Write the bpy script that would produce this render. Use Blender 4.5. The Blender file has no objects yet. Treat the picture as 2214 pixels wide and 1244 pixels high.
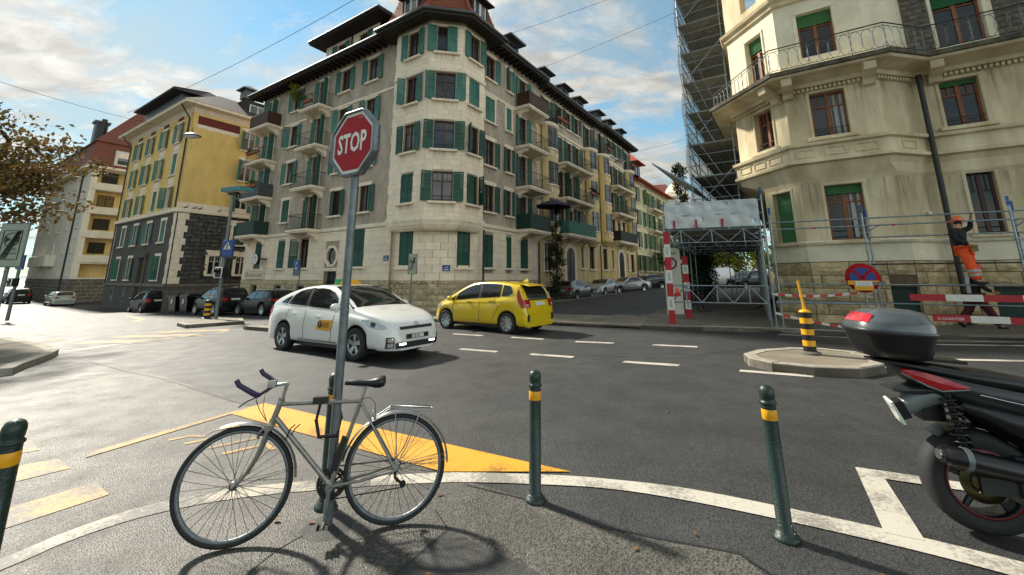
import bpy, bmesh, math, random
from mathutils import Matrix, Vector, noise
R = math.radians
sc = bpy.context.scene
rnd = random.Random(7)
# ------------------------------------------------------------ camera
cam = bpy.data.cameras.new('camera'); cam_o = bpy.data.objects.new('camera', cam)
sc.collection.objects.link(cam_o); sc.camera = cam_o
cam.sensor_fit = 'HORIZONTAL'; cam.sensor_width = 36.0
cam.lens = 905 / 2214 * 36; cam.shift_y = -(622 - 410) / 2214
cam.clip_start = 0.05; cam.clip_end = 4000
cam_o.location = (0, 0, 1.63); cam_o.rotation_euler = (R(90 + 11.857), 0, 0)
# ------------------------------------------------------------ sun and sky
SUN_AZ, SUN_EL = R(-52), R(41)          # azimuth measured from +Y towards +X
sun_dir = Vector((math.sin(SUN_AZ) * math.cos(SUN_EL), math.cos(SUN_AZ) * math.cos(SUN_EL), math.sin(SUN_EL)))
sl = bpy.data.lights.new('sun', 'SUN'); sl.energy = 2.0; sl.angle = R(3.5); sl.color = (1.0, 0.93, 0.80)
so = bpy.data.objects.new('sun', sl); sc.collection.objects.link(so)
so.rotation_euler = (-sun_dir).to_track_quat('-Z', 'Y').to_euler()
wd = bpy.data.worlds.new('World'); sc.world = wd; wd.use_nodes = True
def world():
    nt = wd.node_tree; N = nt.nodes; L = nt.links; N.clear()
    def nd(t, **k):
        n = N.new(t)
        for a, b in k.items(): setattr(n, a, b)
        return n
    sky = nd('ShaderNodeTexSky', sky_type='NISHITA', sun_disc=False)
    sky.sun_elevation = SUN_EL; sky.sun_rotation = SUN_AZ; sky.air_density = 1.0; sky.dust_density = 0.0; sky.ozone_density = 2.5; sky.altitude = 380
    geo = nd('ShaderNodeTexCoord')
    sep = nd('ShaderNodeSeparateXYZ'); L.new(geo.outputs['Generated'], sep.inputs[0])
    mx = nd('ShaderNodeMath', operation='MAXIMUM'); L.new(sep.outputs['Z'], mx.inputs[0]); mx.inputs[1].default_value = 0.0
    ad = nd('ShaderNodeMath', operation='ADD'); L.new(mx.outputs[0], ad.inputs[0]); ad.inputs[1].default_value = 0.22
    dx = nd('ShaderNodeMath', operation='DIVIDE'); L.new(sep.outputs['X'], dx.inputs[0]); L.new(ad.outputs[0], dx.inputs[1])
    dy = nd('ShaderNodeMath', operation='DIVIDE'); L.new(sep.outputs['Y'], dy.inputs[0]); L.new(ad.outputs[0], dy.inputs[1])
    cmb = nd('ShaderNodeCombineXYZ'); L.new(dx.outputs[0], cmb.inputs[0]); L.new(dy.outputs[0], cmb.inputs[1])
    mp = nd('ShaderNodeMapping'); L.new(cmb.outputs[0], mp.inputs[0])
    mp.inputs['Location'].default_value = (2.3, 0.7, 0); mp.inputs['Rotation'].default_value = (0, 0, R(28)); mp.inputs['Scale'].default_value = (0.85, 1.3, 1)
    n1 = nd('ShaderNodeTexNoise'); n1.inputs['Scale'].default_value = 2.3; n1.inputs['Detail'].default_value = 7; n1.inputs['Roughness'].default_value = 0.66; n1.inputs['Distortion'].default_value = 0.35
    L.new(mp.outputs[0], n1.inputs['Vector'])
    cr = nd('ShaderNodeValToRGB'); cr.color_ramp.elements[0].position = 0.43; cr.color_ramp.elements[1].position = 0.57
    L.new(n1.outputs['Fac'], cr.inputs[0])
    # thin high veil everywhere, thicker clouds on top of it
    n2 = nd('ShaderNodeTexNoise'); n2.inputs['Scale'].default_value = 0.9; n2.inputs['Detail'].default_value = 5
    mp2 = nd('ShaderNodeMapping'); L.new(cmb.outputs[0], mp2.inputs[0]); mp2.inputs['Location'].default_value = (5.1, 3.3, 0)
    L.new(mp2.outputs[0], n2.inputs['Vector'])
    cr2 = nd('ShaderNodeValToRGB'); cr2.color_ramp.elements[0].position = 0.42; cr2.color_ramp.elements[0].color = (.12, .12, .12, 1); cr2.color_ramp.elements[1].position = 0.62; cr2.color_ramp.elements[1].color = (.8, .8, .8, 1)
    L.new(n2.outputs['Fac'], cr2.inputs[0])
    # cloud brightness by angle to the sun, with added fill opposite it
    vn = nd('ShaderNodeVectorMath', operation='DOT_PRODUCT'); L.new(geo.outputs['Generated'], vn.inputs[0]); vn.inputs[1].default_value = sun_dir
    mr = nd('ShaderNodeFloatCurve')                        # brighter round the veiled sun; sky behind the camera raised to fill shaded facades
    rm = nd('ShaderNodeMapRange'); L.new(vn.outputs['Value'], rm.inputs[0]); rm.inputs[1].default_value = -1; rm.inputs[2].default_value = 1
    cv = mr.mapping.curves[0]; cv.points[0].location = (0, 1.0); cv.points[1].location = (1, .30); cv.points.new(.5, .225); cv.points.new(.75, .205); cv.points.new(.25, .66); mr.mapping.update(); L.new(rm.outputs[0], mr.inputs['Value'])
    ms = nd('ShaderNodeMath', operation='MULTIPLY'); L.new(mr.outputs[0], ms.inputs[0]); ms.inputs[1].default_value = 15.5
    cl = nd('ShaderNodeMix', data_type='RGBA', blend_type='MULTIPLY'); cl.inputs['Factor'].default_value = 1
    cl.inputs[6].default_value = (1.0, 0.985, 0.92, 1)
    n3 = nd('ShaderNodeTexNoise'); n3.inputs['Scale'].default_value = 6.5; n3.inputs['Detail'].default_value = 6; n3.inputs['Roughness'].default_value = .6; n3.inputs['Distortion'].default_value = .5; L.new(mp.outputs[0], n3.inputs['Vector'])
    r3_ = nd('ShaderNodeMapRange'); L.new(n3.outputs['Fac'], r3_.inputs[0]); r3_.inputs[1].default_value = .35; r3_.inputs[2].default_value = .65; r3_.inputs[3].default_value = .70; r3_.inputs[4].default_value = 1.12
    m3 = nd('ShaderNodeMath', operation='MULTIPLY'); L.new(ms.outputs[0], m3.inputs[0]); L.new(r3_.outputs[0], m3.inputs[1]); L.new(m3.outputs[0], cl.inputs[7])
    veil = nd('ShaderNodeMix', data_type='RGBA', blend_type='MULTIPLY'); veil.inputs['Factor'].default_value = 1
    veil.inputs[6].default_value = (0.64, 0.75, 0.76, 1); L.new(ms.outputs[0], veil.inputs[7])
    m1 = nd('ShaderNodeMix', data_type='RGBA'); L.new(cr2.outputs[0], m1.inputs['Factor']); tn = nd('ShaderNodeMix', data_type='RGBA', blend_type='MULTIPLY'); tn.inputs['Factor'].default_value = 1; L.new(sky.outputs[0], tn.inputs[6]); tn.inputs[7].default_value = (.70, .98, .84, 1); L.new(tn.outputs[2], m1.inputs[6]); L.new(veil.outputs[2], m1.inputs[7])
    m2 = nd('ShaderNodeMix', data_type='RGBA'); L.new(cr.outputs[0], m2.inputs['Factor']); L.new(m1.outputs[2], m2.inputs[6]); L.new(cl.outputs[2], m2.inputs[7])
    bg = nd('ShaderNodeBackground'); bg.inputs['Strength'].default_value = 0.055
    L.new(m2.outputs[2], bg.inputs['Color'])
    out = nd('ShaderNodeOutputWorld'); L.new(bg.outputs[0], out.inputs[0])
world()
vs = sc.view_settings; vs.view_transform = 'Standard'; vs.look = 'None'; vs.gamma = 1.0; vs.use_curve_mapping = False
vs.exposure = 2.0
sc.cycles.max_bounces = 5; sc.cycles.use_denoising = True

# ------------------------------------------------------------ helpers
W = {}                                                     # world matrix of every object made
def T(x=0, y=0, z=0): return Matrix.Translation((x, y, z))
def RZ(a): return Matrix.Rotation(a, 4, 'Z')
def RX(a): return Matrix.Rotation(a, 4, 'X')
def RY(a): return Matrix.Rotation(a, 4, 'Y')
def S(x, y, z): return Matrix.Diagonal((x, y, z, 1))
I4 = Matrix.Identity(4)
def frame(o, xd):                                          # facade frame: x to the right seen from outside, y into the building
    x = Vector((xd[0], xd[1], 0)).normalized(); y = Vector((-x.y, x.x, 0))
    m = Matrix(((x.x, y.x, 0, o[0]), (x.y, y.y, 0, o[1]), (0, 0, 1, o[2] if len(o) > 2 else 0), (0, 0, 0, 1)))
    return m
class MB:
    def __init__(s): s.v = []; s.f = []; s.sm = []
    def add(s, vs, fs, M=None, smooth=False):
        b = len(s.v)
        if M is not None: vs = [M @ Vector(v) for v in vs]
        s.v += [tuple(v) for v in vs]
        s.f += [tuple(i + b for i in f) for f in fs]; s.sm += [smooth] * len(fs); return s
    def box(s, x0, x1, y0, y1, z0, z1, M=None):
        return s.add([(x0,y0,z0),(x1,y0,z0),(x1,y1,z0),(x0,y1,z0),(x0,y0,z1),(x1,y0,z1),(x1,y1,z1),(x0,y1,z1)],
            [(0,3,2,1),(4,5,6,7),(0,1,5,4),(1,2,6,5),(2,3,7,6),(3,0,4,7)], M)
    def cbox(s, x0, x1, y0, y1, z0, z1, c=.02, M=None):     # front (-y) edges chamfered
        return s.add([(x0,y1,z0),(x1,y1,z0),(x1,y1,z1),(x0,y1,z1),(x0,y0+c,z0),(x1,y0+c,z0),(x1,y0+c,z1),(x0,y0+c,z1),
            (x0+c,y0,z0+c),(x1-c,y0,z0+c),(x1-c,y0,z1-c),(x0+c,y0,z1-c)],
            [(0,1,2,3)[::-1],(0,4,7,3)[::-1],(1,2,6,5)[::-1],(0,1,5,4),(3,7,6,2),(4,5,9,8),(5,6,10,9),(6,7,11,10),(7,4,8,11),(8,9,10,11)], M)
    def quad(s, a, b, c, d, M=None): return s.add([a,b,c,d], [(0,1,2,3)], M)
    def tube(s, pts, r, n=8, closed=False, caps=True, M=None, smooth=True, sx=1.0):
        P = [Vector(p) for p in pts]; k = len(P)
        rr = r if isinstance(r, (list, tuple)) else [r] * k
        ref = None; vs = []; fs = []
        for i in range(k):
            a = P[(i-1) % k] if (closed or i > 0) else P[i]; b = P[(i+1) % k] if (closed or i < k-1) else P[i]
            t = (b - a).normalized() if (b - a).length > 1e-9 else Vector((0,0,1))
            if ref is None:
                ref = t.orthogonal().normalized() if abs(t.z) > .99 else t.cross(Vector((0,0,1))).normalized()
            else:
                ref = (ref - t * ref.dot(t))
                ref = ref.normalized() if ref.length > 1e-6 else t.orthogonal().normalized()
            bn = t.cross(ref)
            for j in range(n):
                an = 2 * math.pi * j / n
                vs.append(P[i] + ref * (math.cos(an) * rr[i] * sx) + bn * (math.sin(an) * rr[i]))
        m = k if closed else k - 1
        for i in range(m):
            for j in range(n):
                a = i*n+j; b = i*n+(j+1) % n; c = ((i+1) % k)*n+(j+1) % n; d = ((i+1) % k)*n+j
                fs.append((a, b, c, d))
        s.add(vs, fs, M, smooth)
        if caps and not closed:
            s.add(vs[:n], [tuple(range(n))[::-1]], M); s.add(vs[-n:], [tuple(range(n))], M)
        return s
    def lathe(s, prof, n=16, M=None, smooth=True, a0=0, a1=2*math.pi):
        full = abs(a1 - a0 - 2*math.pi) < 1e-6; m = n if full else n + 1
        vs = []; fs = []
        for (r, z) in prof:
            for j in range(m):
                a = a0 + (a1 - a0) * j / n; vs.append((r*math.cos(a), r*math.sin(a), z))
        for i in range(len(prof)-1):
            for j in range(n):
                b = (j+1) % m; fs.append((i*m+j, i*m+b, (i+1)*m+b, (i+1)*m+j))
        return s.add(vs, fs, M, smooth)
    def prism(s, poly, z0, z1, M=None):
        n = len(poly)
        ar = sum(poly[i][0]*poly[(i+1) % n][1]-poly[(i+1) % n][0]*poly[i][1] for i in range(n))
        if ar < 0: poly = list(poly)[::-1]
        s.add([(x,y,z1) for x,y in poly], [tuple(range(n))], M); s.add([(x,y,z0) for x,y in poly], [tuple(range(n))[::-1]], M)
        return s.add([(x,y,z0) for x,y in poly]+[(x,y,z1) for x,y in poly], [(i,(i+1) % n,n+(i+1) % n,n+i) for i in range(n)], M)
    def loft(s, rings, closed=True, caps=False, M=None, smooth=True):
        n = len(rings[0]); vs = [p for r in rings for p in r]; fs = []
        for i in range(len(rings)-1):
            for j in range(n if closed else n-1):
                b = (j+1) % n; fs.append((i*n+j, i*n+b, (i+1)*n+b, (i+1)*n+j))
        s.add(vs, fs, M, smooth)
        if caps:
            s.add(rings[0], [tuple(range(n))[::-1]], M); s.add(rings[-1], [tuple(range(n))], M)
        return s
    def sphere(s, c, r, n=12, m=8, M=None, sc=(1,1,1)):
        prof = [(r*math.sin(math.pi*i/m)+1e-5, -r*math.cos(math.pi*i/m)) for i in range(m+1)]
        return s.lathe(prof, n, (M or I4) @ T(*c) @ S(*sc))
    def wall(s, x0, x1, z0, z1, holes, dep=.22, M=None, y=0):   # sheet with rectangular openings and their reveals
        xs = sorted({x0, x1} | {h[0] for h in holes} | {h[1] for h in holes}); zs = sorted({z0, z1} | {h[2] for h in holes} | {h[3] for h in holes})
        xs = [a for a in xs if x0 <= a <= x1]; zs = [a for a in zs if z0 <= a <= z1]
        for i in range(len(xs)-1):
            for j in range(len(zs)-1):
                cx, cz = (xs[i]+xs[i+1])/2, (zs[j]+zs[j+1])/2
                if any(h[0] < cx < h[1] and h[2] < cz < h[3] for h in holes): continue
                s.quad((xs[i],y,zs[j]),(xs[i+1],y,zs[j]),(xs[i+1],y,zs[j+1]),(xs[i],y,zs[j+1]), M)
        for (a,b,c,d) in holes:
            e = y + dep
            s.quad((a,y,c),(a,y,d),(a,e,d),(a,e,c),M); s.quad((b,y,c),(b,e,c),(b,e,d),(b,y,d),M)
            s.quad((a,y,d),(b,y,d),(b,e,d),(a,e,d),M); s.quad((a,y,c),(a,e,c),(b,e,c),(b,y,c),M)
        return s
    def mesh(s, name, mat):
        me = bpy.data.meshes.new(name); me.from_pydata(s.v, [], s.f)
        me.polygons.foreach_set('use_smooth', s.sm); me.materials.append(MT(mat)); me.update(); return me
def link(name, data, parent=None, w=I4, **k):
    o = bpy.data.objects.new(name, data); sc.collection.objects.link(o)
    return place(o, parent, w, **k)
def place(o, parent, w, **k):
    W[o] = w
    if parent is not None:
        o.parent = parent; o.matrix_basis = W[parent].inverted() @ w
    else: o.matrix_basis = w
    for a, b in k.items(): o[a] = b
    return o
def part(name, mb, mat, parent=None, w=None, **k):
    if w is None: w = W[parent] if parent is not None else I4
    return link(name, mb.mesh(name, mat) if isinstance(mb, MB) else mb, parent, w, **k)
def thing(name, label, category, w=I4, group=None, **k):
    o = link(name, None, None, w, label=label, category=category, **k); o.empty_display_size = .2
    if group: o['group'] = group
    return o
def copy_tree(o, w, parent=None, label=None):
    c = o.copy(); sc.collection.objects.link(c); place(c, parent, w)
    if label: c['label'] = label
    for ch in list(o.children): copy_tree(ch, w @ W[o].inverted() @ W[ch], c)
    return c
CM = {}
def cached(key, fn, name, mat):
    if (key, mat) not in CM: CM[(key, mat)] = fn().mesh(name, mat)
    return CM[(key, mat)]
def arc(cx, cy, r, a0, a1, n): return [(cx + r*math.cos(a0+(a1-a0)*i/n), cy + r*math.sin(a0+(a1-a0)*i/n)) for i in range(n+1)]
def lerp(a, b, t): return a + (b - a) * t
def interp(tab, x):
    if x <= tab[0][0]: return tab[0][1]
    for (a, b), (c, d) in zip(tab, tab[1:]):
        if x <= c: return b + (d - b) * (x - a) / (c - a)
    return tab[-1][1]
def smooth_interp(tab, x):                                  # monotone cubic-like: catmull-rom on a table
    n = len(tab)
    if x <= tab[0][0]: return tab[0][1]
    if x >= tab[-1][0]: return tab[-1][1]
    for i in range(n-1):
        if x <= tab[i+1][0]:
            x0, y0 = tab[i]; x1, y1 = tab[i+1]; h = x1 - x0; t = (x - x0) / h
            def sl(j):
                if j <= 0: return (tab[1][1]-tab[0][1])/(tab[1][0]-tab[0][0])
                if j >= n-1: return (tab[-1][1]-tab[-2][1])/(tab[-1][0]-tab[-2][0])
                a = (tab[j][1]-tab[j-1][1])/(tab[j][0]-tab[j-1][0]); b = (tab[j+1][1]-tab[j][1])/(tab[j+1][0]-tab[j][0])
                return 0 if a*b <= 0 else 2*a*b/(a+b)
            m0, m1 = sl(i)*h, sl(i+1)*h
            return (2*t**3-3*t**2+1)*y0+(t**3-2*t**2+t)*m0+(-2*t**3+3*t**2)*y1+(t**3-t**2)*m1

# ------------------------------------------------------------ materials
MATS = {}
def MT(m): return m if isinstance(m, bpy.types.Material) else MATS[m]
def hexc(h):
    c = [int(h[i:i+2], 16)/255 for i in (0, 2, 4)]
    return tuple(x/12.92 if x <= .04045 else ((x+.055)/1.055)**2.4 for x in c)
def mat(name, col, rough=.7, var=.12, scale=3., bump=0., bscale=40., metal=0., rand=0., coat=0., spec=.5, col2=None, detail=6, streak=0., emit=0., trans=0., alpha=1.):
    m = bpy.data.materials.new(name); m.use_nodes = True; MATS[name] = m
    nt = m.node_tree; N = nt.nodes; L = nt.links; b = N['Principled BSDF']
    if isinstance(col, str): col = hexc(col)
    if isinstance(col2, str): col2 = hexc(col2)
    b.inputs['Roughness'].default_value = rough; b.inputs['Metallic'].default_value = metal
    b.inputs['Specular IOR Level'].default_value = spec; b.inputs['Coat Weight'].default_value = coat; b.inputs['Coat Roughness'].default_value = .05
    b.inputs['Alpha'].default_value = alpha; b.inputs['Transmission Weight'].default_value = trans
    g = N.new('ShaderNodeNewGeometry')
    vec = g.outputs['Position']
    src = None
    c2 = col2 or tuple(max(0, c*(1-var*1.6)) for c in col); c1 = col if col2 else tuple(min(1, c*(1+var*.8)) for c in col)
    if var or col2:
        n = N.new('ShaderNodeTexNoise'); n.inputs['Scale'].default_value = scale; n.inputs['Detail'].default_value = detail; n.inputs['Roughness'].default_value = .65
        if streak:
            mp = N.new('ShaderNodeMapping'); mp.inputs['Scale'].default_value = (1, 1, streak); L.new(vec, mp.inputs[0]); L.new(mp.outputs[0], n.inputs['Vector'])
        else: L.new(vec, n.inputs['Vector'])
        r = N.new('ShaderNodeMapRange'); L.new(n.outputs['Fac'], r.inputs[0]); r.inputs[1].default_value = .32; r.inputs[2].default_value = .68
        x = N.new('ShaderNodeMix'); x.data_type = 'RGBA'; L.new(r.outputs[0], x.inputs['Factor']); x.inputs[6].default_value = (*c2, 1); x.inputs[7].default_value = (*c1, 1)
        src = x.outputs[2]
    if rand:
        oi = N.new('ShaderNodeObjectInfo'); hv = N.new('ShaderNodeMapRange'); L.new(oi.outputs['Random'], hv.inputs[0])
        hv.inputs[3].default_value = 1-rand; hv.inputs[4].default_value = 1+rand*.6
        x = N.new('ShaderNodeMix'); x.data_type = 'RGBA'; x.blend_type = 'MULTIPLY'; x.inputs['Factor'].default_value = 1
        if src: L.new(src, x.inputs[6])
        else: x.inputs[6].default_value = (*col, 1)
        L.new(hv.outputs[0], x.inputs[7]); src = x.outputs[2]
    if src: L.new(src, b.inputs['Base Color'])
    else: b.inputs['Base Color'].default_value = (*col, 1)
    if bump:
        n = N.new('ShaderNodeTexNoise'); n.inputs['Scale'].default_value = bscale; n.inputs['Detail'].default_value = 4; L.new(vec, n.inputs['Vector'])
        bp = N.new('ShaderNodeBump'); bp.inputs['Strength'].default_value = min(1, bump); bp.inputs['Distance'].default_value = .02 if bscale > 15 else .06
        L.new(n.outputs['Fac'], bp.inputs['Height']); L.new(bp.outputs[0], b.inputs['Normal'])
    if emit:
        b.inputs['Emission Color'].default_value = (*col, 1); b.inputs['Emission Strength'].default_value = emit
    return m
# ------------------------------------------------------------ the lie of the land
AL, AR = R(-56.2), R(33.8)
uL = Vector((math.sin(AL), math.cos(AL))); uR = Vector((math.sin(AR), math.cos(AR)))
nL = Vector((-uL.y, uL.x)); nL = nL if nL.y < 0 else -nL
nR = Vector((uR.y, -uR.x))
PL0 = Vector((-6.478, 23.694)); PR0 = Vector((-2.16, 24.2))
def gz(x, y):                                               # the left-hand street falls gently away, the side street climbs
    a = x*uL.x + y*uL.y; t = (x-PR0.x)*uR.x + (y-PR0.y)*uR.y
    return -.032*max(0, min(a, 48)-9) + .035*max(0, min(-a, 14)-2) + .028*max(0, min(t, 60)-11)
mat('asphalt', (.075,.077,.078), .62, .0)
def asphalt_nodes(m, ca, cb, speck, bump, rough, sc1=210):
    nt = m.node_tree; N = nt.nodes; L = nt.links; b = N['Principled BSDF']
    g = N.new('ShaderNodeNewGeometry')
    def noise(s, d=3):
        n = N.new('ShaderNodeTexNoise'); n.inputs['Scale'].default_value = s; n.inputs['Detail'].default_value = d; n.inputs['Roughness'].default_value = .6; L.new(g.outputs['Position'], n.inputs['Vector']); return n.outputs['Fac']
    def mrange(i, a, b_, c, d):
        r = N.new('ShaderNodeMapRange'); L.new(i, r.inputs[0]); [setattr(r.inputs[k+1], 'default_value', v) for k, v in enumerate((a,b_,c,d))]; return r.outputs[0]
    def mix(f, a, c, mode='MIX'):
        x = N.new('ShaderNodeMix'); x.data_type = 'RGBA'; x.blend_type = mode
        if isinstance(f, float): x.inputs['Factor'].default_value = f
        else: L.new(f, x.inputs['Factor'])
        for s_, v in ((6, a), (7, c)):
            if isinstance(v, tuple): x.inputs[s_].default_value = (*v, 1)
            else: L.new(v, x.inputs[s_])
        return x.outputs[2]
    big = mrange(noise(.35, 5), .35, .65, 0, 1)
    base = mix(big, ca, cb)
    patch = mrange(noise(1.7, 6), .40, .62, .80, 1.08)
    base = mix(1.0, base, patch, 'MULTIPLY')
    v = N.new('ShaderNodeTexVoronoi'); v.inputs['Scale'].default_value = sc1; L.new(g.outputs['Position'], v.inputs['Vector'])
    sp = mrange(v.outputs['Color'], 0, 1, 1-speck, 1+speck)
    base = mix(1.0, base, sp, 'MULTIPLY')
    L.new(base, b.inputs['Base Color'])
    rr = mrange(noise(2.3, 4), .3, .7, rough-.1, rough+.1); L.new(rr, b.inputs['Roughness'])
    bp = N.new('ShaderNodeBump'); bp.inputs['Strength'].default_value = bump; bp.inputs['Distance'].default_value = .004
    L.new(v.outputs['Distance'], bp.inputs['Height'])
    bp2 = N.new('ShaderNodeBump'); bp2.inputs['Strength'].default_value = bump*.6; bp2.inputs['Distance'].default_value = .004; L.new(noise(120, 3), bp2.inputs['Height']); L.new(bp.outputs[0], bp2.inputs['Normal'])
    L.new(bp2.outputs[0], b.inputs['Normal'])
asphalt_nodes(MATS['asphalt'], (.024,.025,.026), (.037,.038,.037), .65, .9, .60, 80)
mat('asphalt_coarse', (.1,.1,.1), .6, 0); asphalt_nodes(MATS['asphalt_coarse'], (.052,.050,.044), (.088,.083,.070), 1.0, .9, .56, 95)
mat('asphalt_patch', (.1,.1,.1), .7, 0); asphalt_nodes(MATS['asphalt_patch'], (.034,.034,.033), (.048,.047,.044), .5, .8, .66, 120)
mat('paving', '7f7666', .78, .18, 1.3, .3, 60, rand=.22)
mat('paving_bed', '6d675c', .9, .15, 4)
mat('kerb', '9b9486', .8, .22, 6, .4, 70, rand=.15)
mat('tar', (.02,.02,.021), .5, .2, 20)
def paint(name, col, wear=.42):
    m = mat(name, col, .62, 0, 1); nt = m.node_tree; N = nt.nodes; L = nt.links; b = N['Principled BSDF']
    g = N.new('ShaderNodeNewGeometry'); n = N.new('ShaderNodeTexNoise'); n.inputs['Scale'].default_value = 38; n.inputs['Detail'].default_value = 6; n.inputs['Roughness'].default_value = .72; L.new(g.outputs['Position'], n.inputs['Vector'])
    n2 = N.new('ShaderNodeTexNoise'); n2.inputs['Scale'].default_value = 2.2; n2.inputs['Detail'].default_value = 5; L.new(g.outputs['Position'], n2.inputs['Vector'])
    ad = N.new('ShaderNodeMath'); ad.operation = 'ADD'; L.new(n.outputs['Fac'], ad.inputs[0]); L.new(n2.outputs['Fac'], ad.inputs[1])
    r = N.new('ShaderNodeMapRange'); L.new(ad.outputs[0], r.inputs[0]); r.inputs[1].default_value = .62+wear*.5; r.inputs[2].default_value = .72+wear*.72
    x = N.new('ShaderNodeMix'); x.data_type = 'RGBA'; c = hexc(col) if isinstance(col, str) else col
    x.inputs[6].default_value = (.09,.088,.08,1) if wear > .5 else (*[k*.45 for k in c],1); x.inputs[7].default_value = (*c, 1); L.new(r.outputs[0], x.inputs['Factor']); L.new(x.outputs[2], b.inputs['Base Color'])
    bp = N.new('ShaderNodeBump'); bp.inputs['Strength'].default_value = .5; bp.inputs['Distance'].default_value = .003; L.new(n.outputs['Fac'], bp.inputs['Height']); L.new(bp.outputs[0], b.inputs['Normal'])
paint('white_paint', (.46,.43,.37), .45); paint('white_old_glare', (.38,.34,.27), .60); paint('yellow_paint', (.60,.29,.012), .38); paint('yellow_old', (.44,.25,.05), .55)
def sheet(name, poly, dz, mtl, parent=None, **k):
    a = sum(poly[i][0]*poly[(i+1) % len(poly)][1]-poly[(i+1) % len(poly)][0]*poly[i][1] for i in range(len(poly)))
    if a < 0: poly = list(poly)[::-1]
    def clip(P, c, s_):                                     # keep the side of a break of slope
        f = lambda p: s_*(p[0]*uL.x+p[1]*uL.y-c); o = []
        for p, q in zip(P, P[1:]+P[:1]):
            u, v = f(p), f(q)
            if u >= 0: o.append(p)
            if u*v < 0: k = u/(u-v); o.append((lerp(p[0], q[0], k), lerp(p[1], q[1], k)))
        return o
    mb = MB(); br = [-1e4, -2, 9, 48, 1e4]
    for lo_, hi_ in zip(br, br[1:]):
        P = clip(clip([tuple(p) for p in poly], lo_, 1), hi_, -1)
        if len(P) > 2: mb.add([(x, y, gz(x, y)+dz) for x, y in P], [tuple(range(len(P)))])
    return part(name, mb, mtl, parent, I4, **k)
def block(name, poly, dz, mtl, parent=None, dep=.5, **k):
    mb = MB(); n = len(poly)
    a = sum(poly[i][0]*poly[(i+1) % n][1]-poly[(i+1) % n][0]*poly[i][1] for i in range(n))
    if a < 0: poly = list(poly)[::-1]
    v = [(x, y, gz(x, y)+dz) for x, y in poly] + [(x, y, gz(x, y)+dz-dep) for x, y in poly]
    mb.add(v, [tuple(range(n))] + [(i, n+i, n+(i+1) % n, (i+1) % n) for i in range(n)])
    return part(name, mb, mtl, parent, I4, **k)
def ground():
    # grid laid along the two street directions so that the breaks of slope fall on its lines
    av = [-900,-300,-120,-60,-30,-14,-8,-2,3,9,15,22,30,39,48,60,90,200,900]; tp = PR0.dot(uR); bv = [-900,-300,-100,-40,-20,-8,0,6,12,18,24,tp+11,tp+16,tp+24,tp+32,tp+45,tp+60,tp+90,300,900]
    mb = MB(); n = len(av); det = uL.x*uR.y-uL.y*uR.x
    def xy(a, b): return ((a*uR.y-b*uL.y)/det, (b*uL.x-a*uR.x)/det)
    mb.add([(*xy(a, b), gz(*xy(a, b))) for b in bv for a in av], [(j*n+i, j*n+i+1, (j+1)*n+i+1, (j+1)*n+i)[::-1] for j in range(len(bv)-1) for i in range(n-1)])
    return part('road', mb, 'asphalt', None, I4, kind='structure', label='grey asphalt road surface of the street junction')
road = ground()
def inpoly(x, y, poly):
    c = False; n = len(poly)
    for i in range(n):
        (x0, y0), (x1, y1) = poly[i], poly[i-1]
        if (y0 > y) != (y1 > y) and x < (x1-x0)*(y-y0)/(y1-y0)+x0: c = not c
    return c
def kerb_line(pts, parent, dz=.13, w=.22, seg=1.1, closed=False, drop=.35):   # stones laid along a line, left side of travel is the road
    P = [Vector(p) for p in pts]
    if closed: P.append(P[0])
    for a, b in zip(P, P[1:]):
        L_ = (b-a).length; k = max(1, round(L_/seg)); d = (b-a)/L_; nn = Vector((-d.y, d.x))
        for i in range(k):
            s0 = a + d*(L_*i/k+.006); s1 = a + d*(L_*(i+1)/k-.006); h = rnd.uniform(-.004, .006)
            c = .025; mb = MB(); ring = []
            for p in (s0, s1):
                z = gz(p.x, p.y)+dz+h; o = p; i2 = p - nn*w
                ring.append([(o.x, o.y, z-drop), (o.x, o.y, z-c), (o.x-nn.x*c, o.y-nn.y*c, z), (i2.x, i2.y, z), (i2.x, i2.y, z-drop)])
            mb.loft(ring, closed=True, caps=True, smooth=False)
            part('kerb_stone', mb, 'kerb', parent, I4)
def paving_slabs(poly, parent, org, ux, sx, sy, dz, mtl='paving', limit=260, name='paving_slab', skip=None):
    ux = Vector(ux); uy = Vector((-ux.y, ux.x)); n = 0; o = Vector(org)
    cand = []
    for j in range(-60, 60):
        off = (j % 2)*sx*.5
        for i in range(-60, 60):
            c = o + ux*(i*sx+off) + uy*(j*sy)
            if inpoly(c.x, c.y, poly): cand.append((c.length, c))
    cand.sort(key=lambda t: t[0])
    for _, c in cand[:limit]:
        q = [c+ux*a+uy*b for a, b in ((-sx/2+.006,-sy/2+.006),(sx/2-.006,-sy/2+.006),(sx/2-.006,sy/2-.006),(-sx/2+.006,sy/2-.006))]
        h = rnd.uniform(-.003, .004); mb = MB()
        v = [(p.x, p.y, gz(p.x, p.y)+dz+h) for p in q]; mb.add(v+[(x, y, z-.05) for x, y, z in v], [(0,1,2,3),(0,4,5,1),(1,5,6,2),(2,6,7,3),(3,7,4,0)])
        part(name, mb, mtl, parent, I4)
def off(p, n, d): return (p[0]+n.x*d, p[1]+n.y*d)
def along(p, u, d): return (p[0]+u.x*d, p[1]+u.y*d)
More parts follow.
